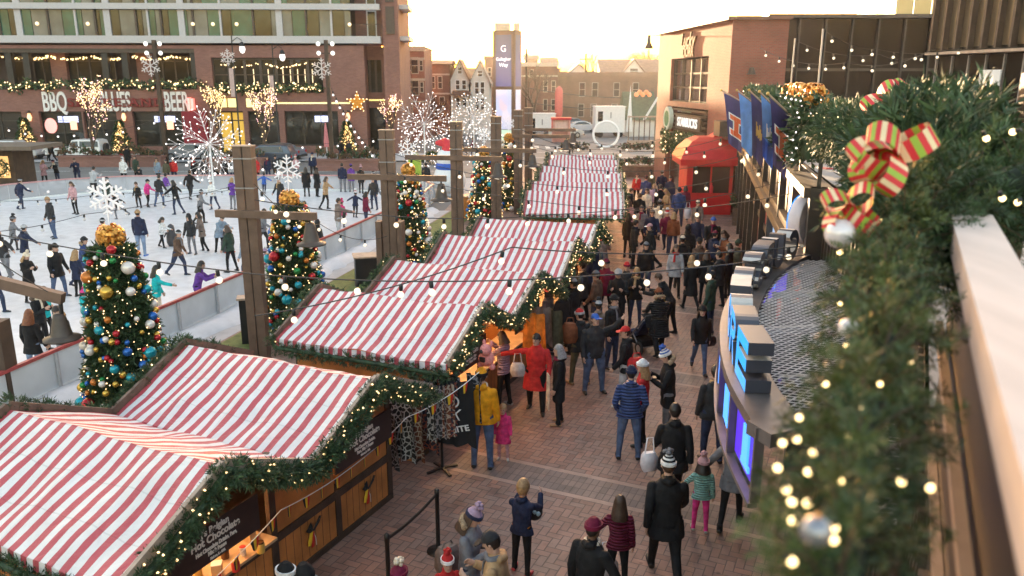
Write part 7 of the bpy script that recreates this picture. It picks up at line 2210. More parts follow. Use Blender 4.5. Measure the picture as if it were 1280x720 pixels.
PAL={'black':(0.013,0.013,0.015),'char':(0.03,0.03,0.034),'navy':(0.02,0.026,0.06),'blue':(0.045,0.07,0.19),'jeans':(0.075,0.11,0.20),'ljeans':(0.20,0.27,0.40),'djeans':(0.03,0.04,0.08),'yellow':(0.72,0.30,0.01),'red':(0.52,0.03,0.03),'maroon':(0.16,0.012,0.04),'pink':(0.62,0.04,0.17),'lilac':(0.36,0.25,0.35),'grey':(0.17,0.17,0.19),'lgrey':(0.40,0.40,0.42),'white':(0.74,0.73,0.73),'tan':(0.40,0.25,0.13),'brown':(0.13,0.075,0.05),'rust':(0.22,0.07,0.03),'teal':(0.01,0.42,0.44),'mint':(0.30,0.56,0.50),'green':(0.03,0.055,0.04),'purple':(0.14,0.05,0.30),'taupe':(0.20,0.15,0.13),'rose':(0.50,0.28,0.30),'hotpink':(0.70,0.05,0.25),'bgrey':(0.22,0.28,0.36),'royal':(0.04,0.11,0.40),'olive':(0.09,0.08,0.05),'cream':(0.68,0.58,0.46),'orange':(0.6,0.2,0.03)}
def cloth(c,puffer=False):
 key=('puffer_' if puffer else 'cloth_')+c
 if key in MATS:return MATS[key]
 m=mat(key,PAL[c],0.75 if not puffer else 0.5,var=0.3,scale=9,bump=0.9,bscale=10,spec=0.25)
 if puffer:
  nt=m.node_tree;b=nt.nodes['Principled BSDF']
  tc=nt.nodes.new('ShaderNodeTexCoord');wv=nt.nodes.new('ShaderNodeTexWave');wv.bands_direction='Z';wv.inputs['Scale'].default_value=5.5;wv.inputs['Distortion'].default_value=0.8;wv.inputs['Detail Scale'].default_value=2
  nt.links.new(tc.outputs['Object'],wv.inputs['Vector']);bp=nt.nodes.new('ShaderNodeBump');bp.inputs['Strength'].default_value=0.9;bp.inputs['Distance'].default_value=0.03
  nt.links.new(wv.outputs['Fac'],bp.inputs['Height']);nt.links.new(bp.outputs[0],b.inputs['Normal'])
 return m
HAIRC={'brown':mat('brown_hair',(0.06,0.032,0.02),0.5,var=0.3,scale=30),'dark':mat('dark_hair',(0.018,0.012,0.01),0.45,var=0.3,scale=30),'blond':mat('blond_hair',(0.34,0.20,0.09),0.5,var=0.3,scale=30),'grey':mat('grey_hair',(0.26,0.25,0.25),0.6,var=0.3,scale=30),'ginger':mat('ginger_hair',(0.22,0.07,0.025),0.5,var=0.3,scale=30)}
SKATE=mat('skate_boot',(0.03,0.03,0.035),0.5);SHOE=mat('dark_shoe',(0.025,0.022,0.02),0.5);PALE_SHOE=mat('pale_shoe',(0.5,0.47,0.45),0.5);TAN_BOOT=mat('tan_boot',(0.42,0.25,0.14),0.7)
SKATE_W=mat('white_skate_boot',(0.6,0.6,0.64),0.45);SKATE_B=mat('blue_hire_skate',(0.03,0.12,0.45),0.4)
FURC={'tanfur':mat('tan_fur',(0.38,0.27,0.17),0.95,var=0.4,scale=60,bump=0.6,bscale=120),'greyfur':mat('grey_fur',(0.3,0.28,0.27),0.95,var=0.4,scale=60)}
NPEOPLE=[0]
def person(at,h,face,pose,shape,coat,ckind,legs,shoes,head,label,fine=False,group=None,puffer=False,fur=None,skin=0,under=None,hood=None,extra=None):
 """at: ground point; h: height; face: heading in degrees (0 away from the viewer, 90 to the right, 180 towards, 270 to the left)
    head: ('hair', style, colour) or (hat kind, main colour, band colour[, bobble colour[, hair colour]])"""
 me,J,hc,(pit,yaw),hs=body_mesh(pose,shape,fine)
 root=bpy.data.objects.new('person',me);COL.objects.link(root)
 tag(root,label,'person',group)
 s=h/1.76
 if shape=='kid':s=h/1.83
 root.location=at;root.rotation_euler=(0,0,-R(face));root.scale=(s,s,s)
 mats=[SKINS[skin],cloth(legs),shoes,cloth(under or coat),EYE_M,LIP_M]
 for i,m_ in enumerate(mats):
  root.material_slots[i].link='OBJECT';root.material_slots[i].material=m_
 shared('puffer_jacket' if puffer and ckind=='short' else{'short':'jacket','mid':'coat','long':'long_coat'}[ckind],coat_mesh(pose,shape,ckind,fine),root,m=cloth(coat,puffer))
 rot=(-pit,0,yaw)
 def put(nm,mesh,ms,sc=1.0,dz=0.0):
  o=bpy.data.objects.new(nm,mesh);COL.objects.link(o);o.parent=root;o.location=hc+Vector((0,0,dz));o.rotation_euler=rot;o.scale=(hs*sc,)*3
  for i,m_ in enumerate(ms):
   o.material_slots[i].link='OBJECT';o.material_slots[i].material=m_
  return o
 if head[0]=='hair':
  put('hair',_hair[head[1]],[HAIRC[head[2]]])
 else:
  kind=head[0];cols=[cloth(c)for c in head[1:1+len(_hat[kind].materials)]]
  while len(cols)<len(_hat[kind].materials):cols.append(cols[-1])
  put({'beanie':'knit_hat','bobble':'bobble_hat','striped':'striped_hat','cap':'cap','flat':'flat_cap'}[kind],_hat[kind],cols,1.04)
  hc_=head[1+3]if len(head)>4 else None
  if hc_:put('hair',_hair['long' if shape in('woman','teen')else 'mid'],[HAIRC[hc_]],0.98)
  else:put('hair',_hair['short'],[HAIRC[('brown','dark','dark')[NPEOPLE[0]%3]]],0.97)
 if fur:put('fur_trim',FUR_ME,[FURC[fur]],1.0/hs if hs>1 else 1.0,-0.015)
 if hood:put('hood',HOOD_ME,[cloth(hood)])
 k_=NPEOPLE[0]
 if k_%3==1 and not fur and not hood and h>1.2:
  sc_=shared('scarf',SCARF_ME,root,J['neck']+Vector((0,0.008,J['dz']-0.012)),m=cloth(('grey','maroon','cream','navy','tan','red')[k_//3%6]))
 NPEOPLE[0]+=1
 return root
def F(x,y):return G(x,y)
def Hd(x,y,h):q=G(x,y,h);q.z=0;return q
W='walkers and shoppers on the brick walk'
def P(at,h,face,pose,shape,coat,ck,legs,shoes,head,label,**k):
 k.setdefault('group',W)
 return person(at,h,face,pose,shape,coat,ck,legs,shoes,head,label,**k)
S_,D_=SHOE,PALE_SHOE
# --- near the front
P(Hd(585,636,1.66),1.66,110,'phone','woman','grey','mid','djeans',S_,('bobble','lilac','navy','lilac','brown'),'woman in grey parka and lavender knit hat drinking from a paper cup',fine=True,fur='tanfur')
P(Hd(622,668,1.80),1.80,285,'phone','man','tan','mid','djeans',S_,('cap','char','black'),'man in tan work coat and dark cap, holding a cup',fine=True)
P(F(652,716),1.42,25,'photo','kid','navy','short','black',mat('red_trainer',(0.5,0.05,0.06),0.5),('hair','short','blond'),'boy with spiky fair hair in navy jacket holding a dark ball',fine=True,under='orange')
P(Hd(559,694,1.15),1.15,165,'stand','kid','red','mid','black',S_,('bobble','red','white','red'),'small child in red bobble hat beside the woman in lavender hat',fine=True)
P(Hd(498,712,1.5),1.5,20,'stand','teen','char','mid','black',S_,('bobble','maroon','maroon','cream'),'person in maroon knit hat with a cream bobble at the bottom edge',fine=True)
P(Hd(358,708,1.7),1.7,300,'stand','man','black','short','black',S_,('beanie','black','white'),'person in black hat with white band below the orange panel',fine=True)
P(Hd(381,712,1.65),1.65,290,'stand2','woman','black','mid','black',S_,('hair','mid','dark'),'person with a fur edged hood below the orange panel',fine=True,fur='greyfur',hood='black')
P(Hd(739,650,1.74),1.74,40,'holdR','man','black','mid','black',S_,('beanie','maroon','maroon'),'man in black coat and maroon beanie seen from behind at the bottom edge',fine=True,skin=2)
P(F(771,737),1.38,5,'kid_up','teen','maroon','short','black',S_,('hair','long','brown'),'girl in maroon padded jacket with long brown hair',fine=True,puffer=True)
P(F(829,724),1.86,2,'walk','man','black','mid','black',S_,('striped','black','white','grey'),'tall man in black coat and black and white striped bobble hat',fine=True)
P(F(874,663),1.22,8,'kid_up','kid','mint','short','hotpink',D_,('bobble','rose','rose','rose','dark'),'small girl in mint jacket, pink hat and bright pink trousers',fine=True,puffer=True)
P(F(912,658),1.68,25,'holdL','woman','grey','mid','black',S_,('hair','long','dark'),'woman in grey wool coat leading the small girl in mint',fine=True)
# --- middle
P(F(838,634),1.80,5,'walk2','man','black','mid','black',S_,('hair','short','dark'),'dark haired man in black hooded jacket carrying a white bag',fine=True)
P(F(888,577),1.82,0,'stand','man','char','short','djeans',S_,('hair','short','dark'),'man in dark wool jacket and jeans standing by the lit marquee',fine=True)
P(F(785,573),1.76,5,'pockets','man','blue','short','jeans',S_,('beanie','navy','navy'),'man in blue padded jacket and navy beanie seen from behind',fine=True,puffer=True)
P(F(800,556),1.68,285,'stand','woman','red','short','black',S_,('beanie','white','white','white','blond'),'woman in red jacket and white knit hat behind the man in blue',fine=True)
P(F(832,549),1.80,275,'phone','man','black','mid','grey',S_,('striped','royal','white','royal'),'man in black fur hooded parka and blue striped bobble hat holding a camera',fine=True,fur='tanfur')
P(F(781,508),1.76,290,'stand2','man','black','short','lgrey',D_,('cap','red','red'),'man in black hooded jacket and bright red cap with a red bag',fine=True)
P(F(742,491),1.80,165,'raise','stout','char','short','jeans',S_,('cap','royal','royal'),'bearded man in dark jacket and blue cap raising one arm',fine=True)
P(F(764,460),1.80,130,'stand','man','black','short','djeans',S_,('beanie','black','black'),'man in black jacket and black beanie behind the man raising his arm',fine=True)
P(F(724,480),1.74,330,'stand2','man','char','short','olive',TAN_BOOT,('beanie','red','lgrey'),'person in red and grey beanie with a brown backpack',fine=True)
P(F(746,458),1.62,20,'stand','woman','taupe','short','djeans',S_,('bobble','lgrey','char','char'),'person in tan jacket and grey bobble hat',fine=True)
P(F(698,530),1.66,275,'stand','woman','black','long','black',TAN_BOOT,('hair','mid','grey'),'grey haired woman in long black coat, white scarf and tan boots',fine=True)
P(F(670,514),1.70,190,'point','stout','red','long','black',S_,('hair','short','dark'),'woman in bright red coat stretching an arm towards the stall',fine=True)
P(F(630,508),1.64,300,'photo','woman','lilac','short','black',D_,('hair','mid','brown'),'woman in lilac padded jacket reaching to the stall',fine=True,puffer=True)
P(F(603,584),1.84,5,'stand','man','yellow','short','jeans',S_,('beanie','yellow','black'),'man in bright yellow jacket and yellow hat beside the scarf rack',fine=True)
P(F(629,574),1.08,190,'stand','kid','pink','long','rose',D_,('hair','short','blond'),'little girl in pink coat beside the man in yellow',fine=True)
P(F(873,465),1.68,185,'walk','woman','black','short','jeans',S_,('beanie','black','black','black','brown'),'woman in black jacket, ripped jeans and black beanie walking with a handbag',fine=True)
P(F(822,444),1.70,350,'push','stout','black','long','black',S_,('beanie','rust','rust'),'woman in long black parka and rust beanie pushing the pushchair',fine=True,fur='tanfur',puffer=True)
P(F(836,418),1.74,300,'bend','man','black','short','black',S_,('hair','short','brown'),'brown haired person in black bending over the pushchair',fine=True)
P(F(771,414),1.76,195,'phone','man','black','short','black',S_,('beanie','lgrey','lgrey'),'man in black jacket and pale grey beanie walking beside the blonde woman')
P(F(793,408),1.70,185,'phone','woman','black','short','djeans',S_,('hair','long','blond'),'long haired blonde woman in black leather jacket')
P(F(781,402),1.72,185,'stand','man','char','short','black',S_,('beanie','red','maroon'),'person in red hat between the beanie man and the blonde woman')
P(F(885,418),1.76,300,'stand','man','green','mid','djeans',S_,('flat','char'),'man in dark green parka and flat cap')
P(F(862,388),1.70,350,'walk','woman','black','long','black',S_,('hair','long','blond'),'fair haired woman in long black coat with a wide fur hood',fur='tanfur')
P(F(880,380),1.66,10,'stand','woman','black','mid','black',S_,('hair','mid','brown'),'curly haired person in black beside the fur hooded coat')
P(F(896,384),1.72,320,'stand2','man','char','mid','black',S_,('hair','short','dark'),'dark haired person in charcoal coat left of the marquee letters')
P(F(908,372),1.74,300,'stand','woman','black','mid','black',S_,('hair','mid','dark'),'person in black fur collared coat close to the marquee letters',fur='greyfur')
P(F(918,368),1.78,80,'stand','man','olive','short','black',S_,('beanie','green','green'),'man in dark green beanie close to the marquee letters')
P(F(869,325),1.78,190,'walk2','man','navy','short','djeans',S_,('beanie','taupe','taupe'),'man in navy jacket and taupe hat walking with the blue beanie man')
P(F(888,329),1.80,185,'walk','stout','black','short','black',S_,('beanie','royal','royal'),'man in black jacket and bright blue beanie')
P(F(857,342),1.74,10,'stand','man','black','mid','black',S_,('hair','short','dark'),'person in black hooded coat facing the walking couple',hood='black',puffer=True)
P(F(832,316),1.76,200,'walk','man','maroon','short','djeans',S_,('bobble','red','white','white'),'person in red Santa hat with a white beard and maroon jumper')
P(F(840,319),1.70,20,'stand','woman','rust','short','djeans',S_,('hair','mid','blond'),'person in rust suede jacket beside the Santa hat')
P(F(813,318),1.82,185,'walk2','man','navy','short','tan',S_,('beanie','taupe','brown'),'man in navy jacket and tan trousers left of the Santa hat')
P(F(812,338),1.76,265,'walk','man','black','short','black',S_,('cap','rose','white'),'man in black with a pink and white cap crossing the walk')
P(F(791,335),1.78,80,'stand2','man','black','short','black',S_,('hair','short','dark'),'man in black with a shoulder strap at the end of the third stall')
P(F(784,322),1.72,30,'stand','woman','black','mid','black',S_,('hair','mid','dark'),'dark haired person in black behind the man with a shoulder strap')
P(F(785,300),1.72,10,'stand','woman','rose','mid','black',S_,('hair','mid','brown'),'person in pinkish coat beside the garland of the fourth stall')
P(F(798,290),1.76,20,'stand','man','black','short','black',S_,('hair','short','brown'),'man in black jacket at the left of the group by the booth')
P(F(807,281),1.72,200,'stand','woman','cream','short','djeans',S_,('hair','mid','dark'),'person in cream jacket in the group by the booth')
P(F(816,272),1.68,200,'stand','woman','lilac','short','djeans',S_,('hair','long','blond'),'fair haired person in lilac in the group by the booth')
P(F(824,276),1.76,20,'stand','man','black','mid','black',S_,('hair','short','dark'),'tall person in black coat in the group by the booth')
P(F(832,281),1.70,250,'phone','woman','tan','mid','tan',TAN_BOOT,('hair','long','blond'),'fair haired person in tan coat in the group by the booth')
P(F(836,262),1.76,200,'stand','man','navy','short','djeans',S_,('hair','short','dark'),'person in navy before the blue poster stand')
P(F(847,283),1.82,5,'stand','stout','blue','short','djeans',S_,('beanie','navy','navy'),'broad man in blue jacket and navy beanie before the red booth')
P(F(855,276),1.72,15,'stand','woman','maroon','mid','black',D_,('hair','mid','dark'),'person in maroon coat holding a white carrier bag by the booth')
# --- huddle at the stall counters
P(F(684,440),1.72,300,'stand','woman','taupe','mid','jeans',S_,('hair','mid','brown'),'person in taupe coat and jeans at the second stall counter')
P(F(703,444),1.78,315,'stand2','man','black','mid','black',S_,('hair','short','dark'),'tall person in black at the second stall counter',hood='black')
P(F(716,430),1.74,300,'stand','stout','black','short','black',S_,('beanie','lgrey','char'),'broad person in black with a grey beanie at the second stall counter')
P(F(707,415),1.70,290,'stand','woman','black','mid','black',S_,('hair','long','brown'),'long haired person in black coat with fur collar before the third stall',fur='tanfur')
P(F(727,402),1.74,300,'stand2','man','char','mid','black',S_,('hair','short','dark'),'person in charcoal near the third stall counter')
P(F(716,392),1.74,280,'stand','man','brown','short','djeans',S_,('beanie','black','black'),'man in brown jacket and black beanie at the third stall counter')
P(F(735,380),1.70,290,'stand','woman','navy','mid','black',S_,('hair','mid','blond'),'person in navy coat beside the third stall counter')
# --- more of the crowd further up the walk
MORE=((690,402,'man','tan','black','mid',290,'tan coat at the corner garland of the third stall'),(745,416,'man','brown','djeans','short',300,'brown jacket between the stall queue and the beanie man'),(756,398,'woman','maroon','black','mid',200,'maroon coat left of the pale grey beanie'),(742,368,'man','navy','black','short',320,'navy jacket by the third stall gable'),(752,352,'woman','taupe','black','mid',20,'taupe coat at the end of the third stall'),(805,368,'man','black','djeans','short',170,'black jacket alone in mid walk'),(842,372,'woman','lgrey','black','mid',190,'pale grey coat left of the wide fur hood'),(850,360,'man','black','black','short',10,'black jacket behind the wide fur hood'),(872,362,'man','brown','black','mid',340,'brown coat in the knot of people by the marquee'),(903,352,'woman','rust','djeans','mid',250,'rust coat at the back of the knot by the marquee'),(890,350,'man','navy','black','short',60,'navy jacket at the back of the knot by the marquee'),(870,300,'woman','taupe','black','mid',200,'taupe coat before the red booth'),(800,310,'man','grey','black','short',190,'grey jacket near the garland of the fourth stall'),(822,300,'woman','cream','black','mid',20,'cream coat behind the Santa hat'),(806,262,'man','blue','djeans','short',10,'blue jacket at the head of the walk'),(795,255,'woman','red','black','short',190,'red jacket at the head of the walk'),(812,250,'man','olive','black','mid',200,'olive coat at the head of the walk'),(826,252,'man','navy','black','short',10,'navy jacket at the head of the walk by the planter'),(786,280,'man','black','djeans','short',100,'black jacket by the fifth stall'))
for i,(x,y,sh,c,lg,ck,fc,lab)in enumerate(MORE):
 P(F(x,y),1.7+0.02*(i%5),fc,('stand','stand2','pockets','walk','phone')[i%5],sh,c,ck,lg,S_,(('beanie',('black','grey','maroon','cream')[i%4],'char')if i%3 else('hair','mid' if sh=='woman' else 'short',('brown','dark','blond')[i%3])),f'{"woman" if sh == "woman" else "man"} in {lab}')
# --- street
P(F(578,194),1.74,280,'walk','man','char','short','djeans',S_,('hair','short','dark'),'man in charcoal crossing the street between the far posts',group='people in the street')
P(F(592,195),1.70,280,'walk2','woman','maroon','mid','djeans',S_,('hair','mid','dark'),'woman in maroon crossing the street between the far posts',group='people in the street')
P(F(710,192),1.74,190,'walk','man','brown','short','black',S_,('hair','short','dark'),'man in brown walking by the red canopied kiosk',group='people in the street')
P(F(714,193),1.70,190,'walk2','woman','char','short','black',S_,('hair','mid','dark'),'woman in charcoal walking by the red canopied kiosk',group='people in the street')
P(F(66,203),1.78,300,'walk','man','black','short','black',S_,('hair','short','dark'),'person in black on the far pavement by the front of the white car',group='people in the street')
P(F(61,203),1.74,290,'walk2','woman','white','mid','black',S_,('hair','mid','dark'),'person in white on the far pavement by the front of the white car',group='people in the street')
# --- skaters
K='skaters on the ice'
def SK(at,h,face,pose,shape,coat,ck,legs,head,label,boots=SKATE,**k):
 k['group']=K
 o=person(at,h,face,pose,shape,coat,ck,legs,boots,head,label,**k)
 return o
SK(F(68,298),1.82,215,'glide','man','char','short','jeans',('hair','short','blond'),'fair haired man in dark jacket and jeans alone on the ice at the left')
SK(F(19,314),1.45,40,'skate','kid','grey','mid','char',('bobble','char','grey','char'),'child in grey coat and dark hat behind the woman with outstretched arms')
SK(F(35,338),1.66,30,'arms_out','woman','navy','mid','black',('beanie','lgrey','lgrey'),'woman in navy coat and pale blue hat skating with arms out')
SK(F(76,372),1.74,110,'glide','man','black','mid','jeans',('beanie','black','black'),'tall skater in black fur hooded parka and jeans',fur='tanfur',fine=True)
SK(F(40,378),1.58,110,'phone','woman','black','mid','black',('bobble','cream','cream','cream','blond'),'girl in black coat and cream bobble hat clasping her hands',fine=True)
SK(F(108,358),1.70,80,'skate','woman','blue','mid','djeans',('beanie','char','char'),'woman in blue parka reaching forward behind the nearest tree',fur='tanfur',fine=True)
SK(F(100,372),1.52,20,'glide','teen','navy','mid','black',('hair','long','blond'),'fair haired girl in navy padded coat left of the nearest tree',fine=True)
SK(F(47,476),1.68,5,'glide','woman','black','mid','ljeans',('hair','long','ginger'),'woman in black hooded coat and jeans by the near red rail',boots=SKATE_W,fine=True)
SK(F(56,440),1.68,100,'phone','woman','black','short','black',('hair','long','brown'),'dark haired skater in black behind the woman by the red rail',fine=True)
SK(F(85,468),1.66,190,'glide','teen','char','short','lgrey',('hair','mid','dark'),'skater in grey trousers half hidden by the bell lamp at the left',fine=True)
SK(F(62,428),1.5,90,'glide','teen','teal','short','black',('hair','short','dark'),'child in turquoise glimpsed behind the bell lamp at the left')
SK(F(109,411),1.12,30,'glide','kid','teal','short','teal',('bobble','hotpink','hotpink','hotpink'),'small child in turquoise suit and bright pink hat beside the nearest tree',fine=True)
SK(F(178,320),1.80,5,'stand','man','navy','short','ljeans',('beanie','tan','tan'),'man in navy jacket and tan hat seen from behind in mid ice',boots=SKATE_B,fine=True)
SK(F(149,274),1.40,290,'lunge','kid','black','short','grey',('hair','short','dark'),'boy in black lunging with one leg stretched back')
SK(F(174,260),1.42,190,'glide','kid','black','short','black',('hair','short','brown'),'child in black next to the child in pink')
SK(F(186,259),1.50,100,'skate2','teen','hotpink','short','black',('beanie','char','char'),'child in pink jacket and black hat skating in the far left')
SK(F(201,258),1.72,10,'skate2','man','char','short','jeans',('hair','short','dark'),'man in charcoal jacket and jeans beside the child in pink')
SK(F(209,246),1.40,20,'glide','kid','purple','short','lgrey',('hair','short','dark'),'child in purple at the far boards')
SK(F(119,246),1.78,5,'lean','man','lgrey','short','black',('hair','short','dark'),'man in pale grey jumper leaning on the far boards')
SK(F(204,310),1.30,100,'push','kid','white','short','black',('hair','mid','dark'),'child in white jacket pushing a penguin skating aid')
SK(F(241,318),1.58,190,'glide','teen','char','short','grey',('hair','short','dark'),'skater in charcoal hooded jacket and grey trousers',hood='char',fine=True)
SK(F(255,315),1.62,260,'skate2','woman','taupe','mid','black',('hair','mid','dark'),'woman in taupe coat holding the hand of the skater in charcoal',boots=SKATE_W,fine=True)
SK(F(276,317),1.66,130,'bend','woman','bgrey','mid','black',('hair','short','dark'),'woman in blue grey coat bending over a penguin skating aid',boots=SKATE_W,fine=True)
SK(F(288,312),1.05,200,'glide','kid','grey','short','navy',('hair','short','dark'),'small child beside the woman in blue grey')
SK(F(200,402),1.62,75,'reach','teen','teal','short','cream',('hair','long','dark'),'girl in turquoise jacket with long dark hair reaching forward',fine=True)
SK(F(250,392),1.58,75,'lean','teen','purple','short','black',('hair','long','dark'),'girl in purple jacket leaning on the near red rail',fine=True)
SK(F(239,250),1.74,10,'skate','man','black','short','char',('hair','short','dark'),'skater in black under the left of the large starburst')
SK(F(268,262),1.60,200,'skate2','woman','white','short','djeans',('bobble','white','white','white'),'skater in white under the large starburst')
SK(F(331,242),1.30,10,'arms_out','kid','royal','short','navy',('hair','short','dark'),'child in bright blue at the far boards right of the near post')
SK(F(384,246),1.74,350,'stand','woman','black','long','black',('hair','long','dark'),'woman in long black coat at the far boards')
SK(F(397,246),1.70,30,'stand2','woman','black','long','black',('beanie','black','black','black','brown'),'woman in black coat and black hat beside the woman in long black')
SK(F(429,240),1.76,5,'stand','man','navy','short','grey',('hair','short','dark'),'man in navy jacket, left one of three at the far boards')
SK(F(440,240),1.70,10,'stand','woman','purple','mid','grey',('beanie','purple','navy'),'person in purple hat, middle one of three at the far boards')
SK(F(452,242),1.68,15,'stand2','woman','black','mid','black',('bobble','rose','rose','rose'),'person in black coat and pink hat, right one of three at the far boards')
SK(F(424,300),1.80,60,'reach','man','taupe','short','lgrey',('hair','short','dark'),'man in taupe jumper leading the child in navy',fine=True)
SK(F(428,284),1.28,20,'glide','kid','pink','short','black',('bobble','pink','pink','pink'),'child in bright pink behind the man in taupe')
SK(F(445,272),1.36,15,'arms_out','kid','navy','short','char',('bobble','rose','white','white'),'child in navy jacket and pale pink hat held by the man in taupe')
SK(F(382,300),1.68,10,'skate2','woman','black','mid','djeans',('hair','long','dark'),'dark haired woman in black beside the second decorated tree',fine=True)
SK(F(399,325),1.52,30,'glide','teen','char','mid','black',('hair','short','dark'),'skater in charcoal hood just above the near rail',hood='char',fine=True)
SK(F(330,312),1.70,80,'skate','man','grey','short','char',('hair','short','dark'),'skater in grey jumper right behind the near timber post',fine=True)
SK(F(312,350),1.70,290,'skate','woman','bgrey','mid','djeans',('hair','mid','brown'),'skater in blue grey half hidden by the near timber post',fine=True)
SK(F(333,350),1.1,30,'glide','kid','lilac','short','lilac',('bobble','lilac','lilac','white'),'small child in pale lilac right of the near timber post')
SK(F(-4,392),1.72,100,'skate','man','navy','short','djeans',('hair','short','dark'),'skater in navy cut off by the left edge',fine=True)
SK(F(468,262),1.70,200,'glide','man','char','short','djeans',('hair','short','dark'),'skater in charcoal just left of the paired timber post')
ICE_MORE=((28,262,'man','navy','navy jacket near the left boards'),(95,268,'woman','rose','pale pink jacket in the far left of the ice'),(136,262,'man','green','dark green jacket in the far left of the ice'),(222,268,'woman','black','black jacket left of the starburst pole'),(252,280,'man','grey','grey jacket in the far middle of the ice'),(292,262,'woman','purple','purple jacket right of the starburst pole'),(352,262,'man','char','charcoal jacket left of the crisp snowflake'),(408,262,'woman','tan','tan jacket in the far right of the ice'),(470,250,'man','navy','navy jacket at the far right boards'),(458,285,'woman','maroon','maroon jacket by the near rail beyond the second tree'),(132,330,'woman','red','red jacket behind the top of the nearest tree'),(10,350,'man','char','charcoal jacket at the left edge of the ice'),(225,345,'man','brown','brown jacket in the near middle of the ice'),(290,340,'woman','green','dark green jacket left of the near timber post'))
for i,(x,y,sh,c,lab)in enumerate(ICE_MORE):
 SK(F(x,y),1.66+0.03*(i%4),(20,200,100,290,60)[i%5],('skate','glide','skate2','arms_out')[i%4],sh,c,'short',('djeans','black','grey')[i%3],('hair','mid' if sh=='woman' else 'short',('dark','brown','blond')[i%3])if i%2 else('beanie','char','lgrey'),f'skater in {lab}')
# --- spectators behind the far boards
V='onlookers behind the far rink boards'
def onlooker(x,y,h,face,pose,shape,coat,ck,head,label,**k):
 q=G(x,y)
 k['group']=V
 return person(q,h,face,pose,shape,coat,ck,'black' if len(label)%2 else 'djeans',SHOE,head,label,**k)
onlooker(12,236,1.6,190,'lean','woman','tan','short',('hair','mid','blond'),'fair haired onlooker in tan before the wooden hut')
onlooker(22,236,1.7,180,'lean','man','black','short',('hair','short','dark'),'onlooker in black before the wooden hut, left of a pair')
onlooker(36,235,1.74,170,'lean','man','black','short',('beanie','black','black'),'onlooker in black beanie before the wooden hut')
onlooker(57,232,1.66,120,'phone','woman','rose','mid',('hair','long','blond'),'onlooker in pale pink coat behind the left boards')
onlooker(73,231,1.66,190,'lean','woman','black','short',('beanie','black','maroon'),'onlooker in black with hands on the rail, right of the pink coat')
onlooker(98,230,1.72,170,'lean','man','navy','short',('hair','short','brown'),'onlooker in navy talking to the man in pale grey')
onlooker(156,229,1.7,190,'pockets','man','white','mid',('hair','short','dark'),'onlooker in white hooded coat behind the far boards',hood='white')
onlooker(161,212,1.8,10,'stand','man','black','mid',('beanie','black','black'),'tall person in black walking to the street right of the white car')
onlooker(172,226,1.7,200,'stand','man','green','mid',('hair','short','dark'),'onlooker in dark green right of the white hooded coat')
onlooker(177,231,1.3,180,'lean','kid','char','short',('hair','short','dark'),'child in charcoal below the onlooker in dark green')
onlooker(199,229,1.7,190,'stand2','woman','bgrey','mid',('hair','mid','brown'),'onlooker in blue grey left of the large starburst')
onlooker(210,230,1.6,170,'stand','woman','olive','short',('hair','mid','dark'),'onlooker in olive left of the large starburst')
onlooker(219,229,1.66,180,'stand','man','red','short',('hair','short','dark'),'onlooker in red behind the large starburst')
onlooker(245,229,1.72,200,'stand','man','black','short',('beanie','red','red'),'onlooker in black with a red hat behind the starburst')
onlooker(257,230,1.7,170,'stand2','woman','char','mid',('hair','mid','dark'),'onlooker in charcoal right behind the starburst pole')
onlooker(272,229,1.72,190,'stand','man','taupe','short',('hair','short','brown'),'onlooker in taupe right of the starburst pole')
onlooker(284,229,1.72,180,'stand','man','black','mid',('beanie','red','white'),'onlooker in black with a red and white hat left of the near post')
onlooker(292,230,1.68,170,'stand','woman','lgrey','short',('hair','long','blond'),'onlooker in light grey left of the near post')
onlooker(322,228,1.7,200,'stand','man','red','mid',('hair','short','dark'),'onlooker in red coat right of the near post')
onlooker(336,227,1.7,180,'stand','woman','navy','short',('hair','mid','dark'),'onlooker in navy left of the crisp snowflake')
onlooker(346,226,1.72,180,'stand','man','char','short',('beanie','char','char'),'onlooker in charcoal behind the crisp snowflake')
onlooker(371,224,1.62,190,'stand','woman','rose','short',('bobble','rose','white','rose'),'onlooker in pale pink with a pink bobble hat')
onlooker(392,222,1.74,180,'stand','man','navy','short',('beanie','navy','navy'),'onlooker in navy beanie above the brick planter')
onlooker(427,200,1.72,180,'stand','man','black','short',('hair','short','dark'),'person in black under the lit corner conifer, left of a pair')
onlooker(437,200,1.7,190,'stand','man','char','short',('beanie','char','char'),'person in charcoal under the lit corner conifer, right of a pair')
onlooker(478,226,1.72,180,'stand','woman','brown','mid',('hair','mid','dark'),'onlooker in brown coat left of the snowman')
onlooker(533,238,1.72,10,'stand','man','char','short',('hair','short','dark'),'onlooker in charcoal just left of the snowman')
POSES['sit']=dict(lean=-18,legs=((75,62,8),(75,62,8)),arms=((25,14,50,25),(25,14,50,25)),head=(0,8))
# ---------------------------------------------------------------- pushchair
pc=G(803,437);PRZ=R(22)
ps_=thing('pushchair','dark pushchair with a reclined seat pushed by the woman in rust beanie','pushchair',pc,PRZ)
NAVYF=cloth('navy');CHROME=mat('pushchair_frame',(0.25,0.25,0.27),0.35,metal=0.7)
for x,y,r in((-0.27,0.42,0.14),(0.27,0.42,0.14),(-0.3,-0.32,0.17),(0.3,-0.32,0.17)):
 m=MB();m.rings([[Vector((q,r*k*math.cos(t),r*k*math.sin(t)))for t in[2*PI*j/18 for j in range(18)]]for q,k in((-0.025,0.85),(-0.02,1),(0.02,1),(0.025,0.85))]);wo=m.build('wheel',TYRE,ps_,(x,y,r))
 m=MB();m.rings([[Vector((q,r*0.55*math.cos(t),r*0.55*math.sin(t)))for t in[2*PI*j/14 for j in range(14)]]for q in(-0.03,0.03)]);m.build('hub',RIM,wo)
m=MB()
